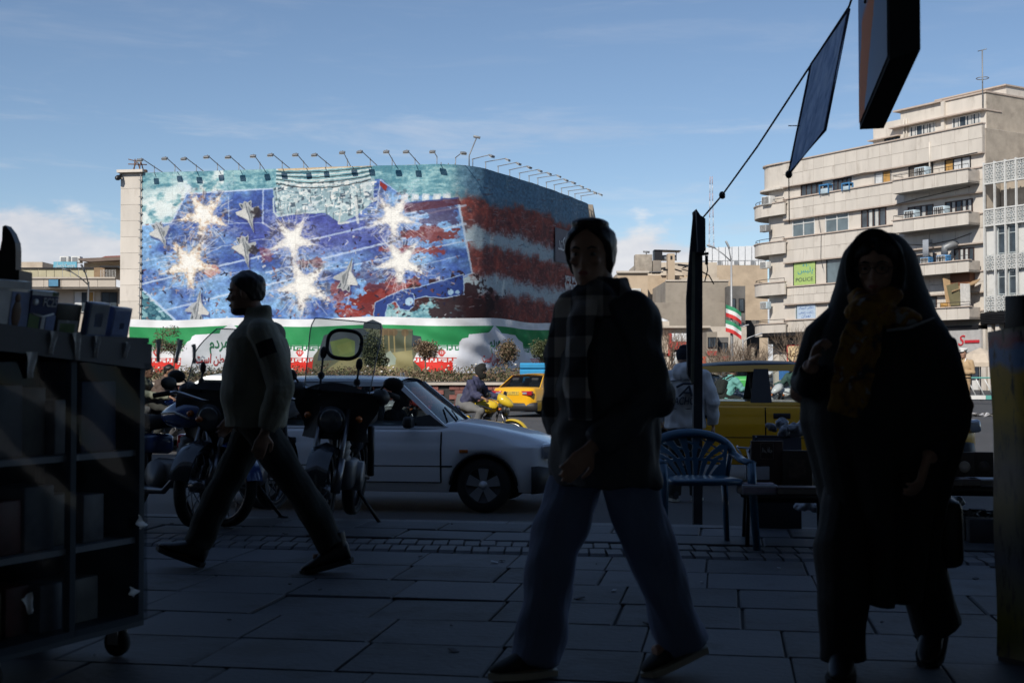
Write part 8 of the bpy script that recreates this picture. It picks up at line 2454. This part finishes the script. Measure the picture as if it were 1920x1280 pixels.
# faces +x of its own frame (towards the camera); width along y
def bent_back(u, v):                          # u -1..1, v 0..1 up the back
    w = .20 + .05 * v
    return V((-.20 - .10 * v + .05 * u * u, w * u, (.42 + .275 * v - .05 * v * u * u)))
m = MB(); m.rings([[(x, y * k_, z) for x, y in ((.24, .0), (.23, .2), (.15, .235), (-.16, .21), (-.2, .16), (-.2, -.16), (-.16, -.21), (.15, -.235), (.23, -.2))] for z, k_ in ((.405, .97), (.425, 1.0), (.435, .97))]); m.build('seat', CHB, ch)
def solid(u, v):
    if abs(u) > .9 or v > .93 or v < .06 or .40 < v < .47: return True
    if v < .40:                                  # lower fan: broad ribs spreading upwards
        k = u / (.55 + .9 * v); return abs((k * 3.4 + .5) % 1.0 - .5) > .20 or abs(k) > .95
    a = math.atan2(u * .25, v - .02) / 1.0; r = math.hypot(u * .25, v - .02)
    return abs((a * 9.5 + .5) % 1.0 - .5) > .21 or abs((u * .25 + (v - .7) * .6) * 7 % 1.0 - .5) < .10 and v > .6
m = MB(); N_ = 88
g0 = [[bent_back(-1 + 2 * i / N_, j / N_) for i in range(N_ + 1)] for j in range(N_ + 1)]
ok = [[solid(-1 + 2 * (i + .5) / N_, (j + .5) / N_) for i in range(N_)] for j in range(N_)]
vs = [p for r in g0 for p in r] + [p - V((.012, 0, 0)) for r in g0 for p in r]; o_n = (N_ + 1) ** 2; fs = []
for j in range(N_):
    for i in range(N_):
        if not ok[j][i]: continue
        a = j * (N_ + 1) + i; b, c, d = a + 1, a + N_ + 2, a + N_ + 1
        fs += [(a, b, c, d), (a + o_n, d + o_n, c + o_n, b + o_n)]
        for (x, y, p, q) in ((i - 1, j, d, a), (i + 1, j, b, c), (i, j - 1, a, b), (i, j + 1, c, d)):
            if not (0 <= x < N_ and 0 <= y < N_ and ok[y][x]): fs.append((p, q, q + o_n, p + o_n))
m.add(vs, fs); m.build('backrest', CHB, ch)
m = MB(); pts = []
for i in range(25):
    t = i / 24; a = math.pi * t
    pts.append(V((-.24 + .06 * math.sin(a) * 0 - .06 * math.sin(a), .285 * math.cos(a), (.535 + .175 * math.sin(a) ** .8))))
pts = [V((.16, .285, .535)), V((-.05, .29, .54))] + pts[1:-1] + [V((-.05, -.29, .54)), V((.16, -.285, .535))]
m.tube(pts, .034, 8, flat=(1, .55)); m.build('arm_rail', CHB, ch)
for s in (-1, 1):
    m = MB(); m.tube([(.16, s * .285, .53), (.19, s * .28, .42), (.24, s * .295, .0)], [.045, .048, .036], 8, flat=(.9, .6)); m.build('leg', CHB, ch)
    m = MB(); m.tube([(-.17, s * .2, .42), (-.27, s * .245, .0)], [.044, .034], 8, flat=(1, .5)); m.build('leg', CHB, ch)
    m = MB(); m.tube([(-.22, s * .23, .42), (-.24, s * .262, .57)], .018, 6); m.build('back_post', CHB, ch)

# ================================================================== street stall tables, books and papers
TBL = mat('table top', (.10, .095, .085), .7, var=.2, vscale=4); IRON = mat('table iron', (.015, .015, .016), .6, .3)
def table(name, label, cx, y, w, d, z, rz):
    o = thing(name, label, 'table', (cx, y, 0), rz, 'street stall tables'); m = MB(); m.rbox((0, 0, z - .015), (w, d, .03), .008); m.build('table_top', TBL, o)
    for sx in (-1, 1):
        for sy in (-1, 1): m = MB(); m.tube([(sx * (w / 2 - .05), sy * (d / 2 - .05), z - .03), (sx * (w / 2 - .04), sy * (d / 2 - .04), 0)], .014, 6); m.build('leg', IRON, o)
    m = MB(); m.box((0, 0, z - .05), (w - .1, d - .1, .03)); m.build('apron', IRON, o)
    return o
Yt = 8.3
t1 = table('stall_table', 'low stall table with papers and upright books beside the blue chair', (1475 - 960) / FPX * Yt, Yt + .1, .58, .6, .345, R(-8))
t2 = table('stall_table', 'low stall table of books beyond the woman in the chador', (1800 - 960) / FPX * 8.6, 8.7, 1.1, .6, .36, R(-9.5))
PAPER = mat('paper', (.42, .42, .44), .8, var=.15, vscale=14); PPINK = mat('printed paper', (.34, .27, .29), .8, var=.2, vscale=14); BRB = mat('brown book', (.06, .03, .022), .6, var=.25, vscale=5); BRB2 = mat('dark brown book', (.05, .032, .02), .6, var=.25, vscale=6); GOLD = mat('gilt print', (.34, .27, .2), .5, var=.2); TANP = mat('page edges', (.20, .16, .12), .8, var=.15, vscale=30, stretch=(1, 1, 12))
bpy.context.view_layer.update()
def item(name, label, cat, px, py, Y, size, rot, mt_, r=.004):
    p = P(px, py, Y); o = MB().rbox((0, 0, size[2] / 2), size, r).build(name, mt_); o.location = p; o.rotation_euler = rot; return tag(o, label, cat)
b1 = thing('upright_book', 'large dark brown book with gilt title standing on the stall table', 'book', (P(1437, 700, 8.5).x, 8.5, .345), R(-6)); m = MB(); m.rbox((0, 0, .155), (.21, .035, .31), .004); m.build('book_cover', BRB, b1)
m = MB()
for (x0, x1, z0, z1) in ((-.042, .042, .19, .192), (-.042, .042, .295, .297), (-.042, -.040, .19, .297), (.040, .042, .19, .297)): m.box(((x0 + x1) / 2, -.0185, (z0 + z1) / 2), (x1 - x0, .002, z1 - z0))
m.build('gilt_frame', GOLD, b1); text_obj('title', fa('حافظ'), .05, mm('pale gilt', (.6, .56, .5), .5, var=0), b1, Matrix(((1, 0, 0, 0), (0, 0, -1, -.02), (0, 1, 0, .232), (0, 0, 0, 1))), .001, width=.07)
b2 = thing('upright_book', 'shorter dark brown book standing beside the gilt titled one', 'book', (P(1494, 700, 8.45).x, 8.45, .345), R(-12)); m = MB(); m.rbox((0, 0, .125), (.19, .035, .25), .004); m.build('book_cover', BRB2, b2); m = MB(); m.box((.0, -.0185, .13), (.11, .002, .12)); m.build('cover_panel', mm('embossed', (.075, .05, .035), .5, var=.5, vscale=30), b2)
cx_ = P(1425, 700, 8.1).x
def flat(name, label, cat, px, Y, z, size, rz, mt_, pages=None):
    o = thing(name, label, cat, (P(px, 700, Y).x, Y, z), rz); m = MB(); m.rbox((0, 0, size[2] / 2), size, min(.004, size[2] / 3)); m.build('cover' if pages else 'sheet', mt_, o)
    if pages: m = MB(); m.box((0, -.003, size[2] / 2), (size[0] - .008, size[1], size[2] * .6)); m.build('pages', pages, o)
    return o
flat('paper_stack', 'stack of pale printed sheets on the near edge of the stall table', 'papers', 1418, 8.05, .347, (.22, .16, .06), R(4), PAPER, PPINK)
flat('leaflet', 'pink printed leaflet lying on the paper stack', 'leaflet', 1421, 8.06, .408, (.19, .13, .004), R(-3), PPINK)
o = flat('leaflet', 'small pale leaflet propped upright behind the paper stack', 'leaflet', 1420, 8.22, .42, (.15, .004, .085), R(2), PAPER)
flat('leaflet', 'loose white sheet slanting across the stall table', 'leaflet', 1455, 8.12, .352, (.17, .12, .003), R(25), PAPER)
flat('lying_book', 'thick brown book lying flat on the near edge of the stall table', 'book', 1490, 8.0, .347, (.24, .15, .05), R(-5), BRB, TANP)
for k, (px, w, mt_) in enumerate(((1690, .2, BRB), (1760, .26, BRB2), (1800, .22, BRB), (1850, .26, PAPER))):
    flat('lying_book', ['brown book lying near the hidden end of the far stall table', 'dark brown book lying beside the woman in the chador on the far table', 'brown book in the middle of the far stall table', 'pale book near the printed sheet on the far stall table'][k], 'book', px, 8.45, .362, (w, .17, .05), R(-8), mt_, TANP)
for k, px in enumerate((1770, 1806, 1842)):
    u = thing('upright_book', ['ornate dark book standing by the woman in the chador on the far table', 'ornate dark book standing mid way along the far table', 'ornate dark book standing near the printed sheet on the far table'][k], 'book', (P(px, 700, 8.8).x, 8.8, .362), R(-9)); m = MB(); m.rbox((0, 0, .10), (.13, .03, .2), .004); m.build('book_cover', BRB2, u); m = MB(); m.lathe([(0, -.017), (.035, -.018), (.04, -.015)], 12, axis='Y', M=Matrix.Translation((0, 0, .10))); m.build('medallion', GOLD if k == 1 else mm('embossed', (.07, .05, .03), .5), u)
# box with a plastic bag on it, on a trolley behind the table
cr = thing('dark_crate', 'open dark crate holding stock behind the upright books', 'crate', (P(1455, 700, 9.3).x, 9.3, 0), R(-10))
m = MB(); zc = CAMZ - (845 - 700) / FPX * 9.3; m.rbox((0, 0, (zc - .02) / 2), (.34, .3, zc), .01)
for (x, y, sx, sy, rx, ry) in ((0, -.15, .34, .012, -.5, 0), (0, .15, .34, .012, .4, 0), (-.17, 0, .012, .3, 0, .5)): m.box((x, y, zc + .05), (sx, sy, .12), (rx, ry, 0))
m.build('crate_body', mat('dark card', (.035, .035, .045), .85, var=.2), cr)
m = MB(); m.tube([(-.28, -.1, zc + .03), (-.1, -.12, zc + .02), (.1, -.12, zc + .02)], .008, 5); m.tube([(-.28, .05, zc + .03), (-.28, -.1, zc + .03), (-.2, -.1, zc - .12)], .008, 5); m.tube([(-.2, -.1, zc + .02), (-.16, -.1, zc - .15), (-.1, -.1, zc - .2)], .02, 6); m.build('wire_handle', STEEL, cr)
pb = MB(); r9 = random.Random(4)
for k in range(14): pb.ell((r9.gauss(0, .06), r9.gauss(0, .05), .05 + r9.random() * .06), (r9.uniform(.03, .07), r9.uniform(.03, .06), r9.uniform(.03, .05)), 10, 7, rot=(r9.random(), r9.random(), r9.random()))
def bagm(): return mat('crumpled plastic', (.20, .21, .24), .3, var=.3, vscale=14, bump=.6, bscale=25)
BAGM = bagm()
o = remesh(pb, 'plastic_bag', BAGM, .008, 1, None, tuple(P(1492, 822, 9.25)), (0, 0, .3), folds=.006, fscale=30); tag(o, 'crumpled grey plastic bag resting on the dark crate', 'bag')
for k, (px, py, Y, s, lab) in enumerate(((1765, 952, 8.95, 1.0, 'white plastic bag lying on the low planter curb beside the chador'), (1517, 957, 9.0, .8, 'white plastic sheet lying on the low planter curb behind the stall table legs'), (1405, 945, 9.2, .35, 'small pale plastic scrap on the low planter curb near the chair'))):
    pb = MB()
    for q in range(10): pb.ell((r9.gauss(0, .05) * s, r9.gauss(0, .03) * s, .02 + r9.random() * .04 * s), (.05 * s, .04 * s, .03 * s), 10, 7, rot=(r9.random(), r9.random(), r9.random()))
    o = remesh(pb, 'plastic_bag', mm('white plastic', (.48, .5, .54), .35, var=.15, bump=.5, bscale=25), .007, 1, None, tuple(P(px, py, Y)), (0, 0, .2), folds=.005, fscale=32); tag(o, lab, 'bag')
# low planter curb behind the tables
lc = thing('low_planter', 'low dark stone planter box full of litter behind the stall tables', 'planter', tuple(SW(1.9 + .2, 9.05, 0)), -YAW)
xa, xb = -.55, 1.62
KD = mat('dark stone', (.05, .05, .055), .8, var=.25, vscale=4)
for i in range(4): m = MB(); w = (xb - xa) / 4; m.rbox((xa + w * (i + .5), -.25, .075), (w - .012, .14, .16), .008); m.build('curb_stone', KD, lc)
for i in range(4): m = MB(); w = (xb - xa) / 4; m.rbox((xa + w * (i + .5), .28, .075), (w - .012, .12, .16), .008); m.build('curb_stone', KD, lc)
m = MB(); m.box(((xa + xb) / 2, .02, .06), (xb - xa, .42, .12)); m.build('earth', JOINT, lc)
lt = MB()
for k in range(170):
    x, y = r9.uniform(xa, xb), r9.uniform(-.15, .2); lt.box((x, y, .13 + r9.random() * .04), (r9.uniform(.02, .10), r9.uniform(.01, .05), r9.uniform(.003, .02)), (r9.uniform(-.6, .6), r9.uniform(-.6, .6), r9.random() * 3), k % 4)
o = tag(lt.build('litter', [KD, PAPER, TBL, BAGM], lc), kind='stuff')
cr2 = tag(MB().rbox((0, 0, .06), (.34, .26, .12), .03).build('rubble_sack', KD), 'dark sack lying beyond the planter curb beside the printed sheet', 'sack'); cr2.location = P(1850, 985, 9.1)
cr2.location.z = 0
# railing and litter near the officer
rl = thing('street_railing', 'green and white street railing behind the officer', 'railing', ((1835 - 960) / FPX * 46, 46, 0), R(-6))
GRN = mat('rail green', (.10, .34, .30), .5); zb_ = P(0, 743, 46).z; zt_ = P(0, 708, 46).z
m = MB(); m.tube([(-2.2, 0, zt_), (2.6, 0, zt_)], .03, 6); m.tube([(-2.2, 0, zb_), (2.6, 0, zb_)], .03, 6); m.build('rail', GRN, rl)
for i in range(16):
    m = MB(); x = -2.2 + i * .3; m.tube([(x, 0, zt_ - .05), (x + .28, 0, zb_ + .05)], .022, 5); m.build('bar', WHITEF, rl)
for x in (-2.2, -.6, 1.0, 2.6): m = MB(); m.tube([(x, .0, zt_ + .02), (x, 0, -.1)], .04, 6); m.build('post', GRN, rl)
m = MB()
for i in range(8): m.box((-2.2 + .6 * (i + .5), -.02, (zb_ - .03)), (.59, .25, .14), None, i % 2)
m.build('kerb_paint', [GRN, WHITEF], rl)
lt = MB()
for k in range(26): lt.box((r9.gauss(0, .35), r9.gauss(0, .2), .03 + r9.random() * .04), (r9.uniform(.05, .22), r9.uniform(.04, .12), .02), (r9.uniform(-.5, .5), r9.uniform(-.5, .5), r9.random() * 3), k % 3)
lo = (1838 - 960) / FPX * 33; o = tag(lt.build('road_litter', [KD, PAPER, TBL]), 'scatter of dark litter on the road beside the officer', 'litter', kind='stuff'); o.location = (lo, 33, road_z(lo, 33))
# pale parasol and red clad stallholders beyond the railing
um = thing('parasol', 'low pale parasol over a stall beyond the railing', 'parasol', ((1838 - 960) / FPX * 52, 52, 0)); m = MB(); zt_ = P(0, 668, 52).z
m.lathe([(.03, zt_ + .35), (.6, zt_ + .1), (.95, zt_ - .25), (.95, zt_ - .42), (.9, zt_ - .42)], 8, smooth=False); m.build('canopy', mat('beige canvas', (.5, .42, .33), .8), um); m = MB(); m.tube([(0, 0, 0), (0, 0, zt_ + .3)], .03, 6); m.build('pole', STEEL, um)

# small litter on the pavement
r9 = random.Random(21); lt = MB()
for k in range(70):
    p = SW(r9.uniform(-5, 4.5), r9.uniform(4.4, 9.2), .004); s1 = r9.uniform(.006, .03)
    lt.box((p.x, p.y, .006), (s1 * 1.6, s1, .004), (r9.uniform(-.2, .2), r9.uniform(-.2, .2), r9.random() * 3), 0 if r9.random() < .35 else 1)
tag(lt.build('pavement_litter', [PAPER, KD]), 'tiny scraps of litter scattered over the pavement', 'litter', kind='stuff')
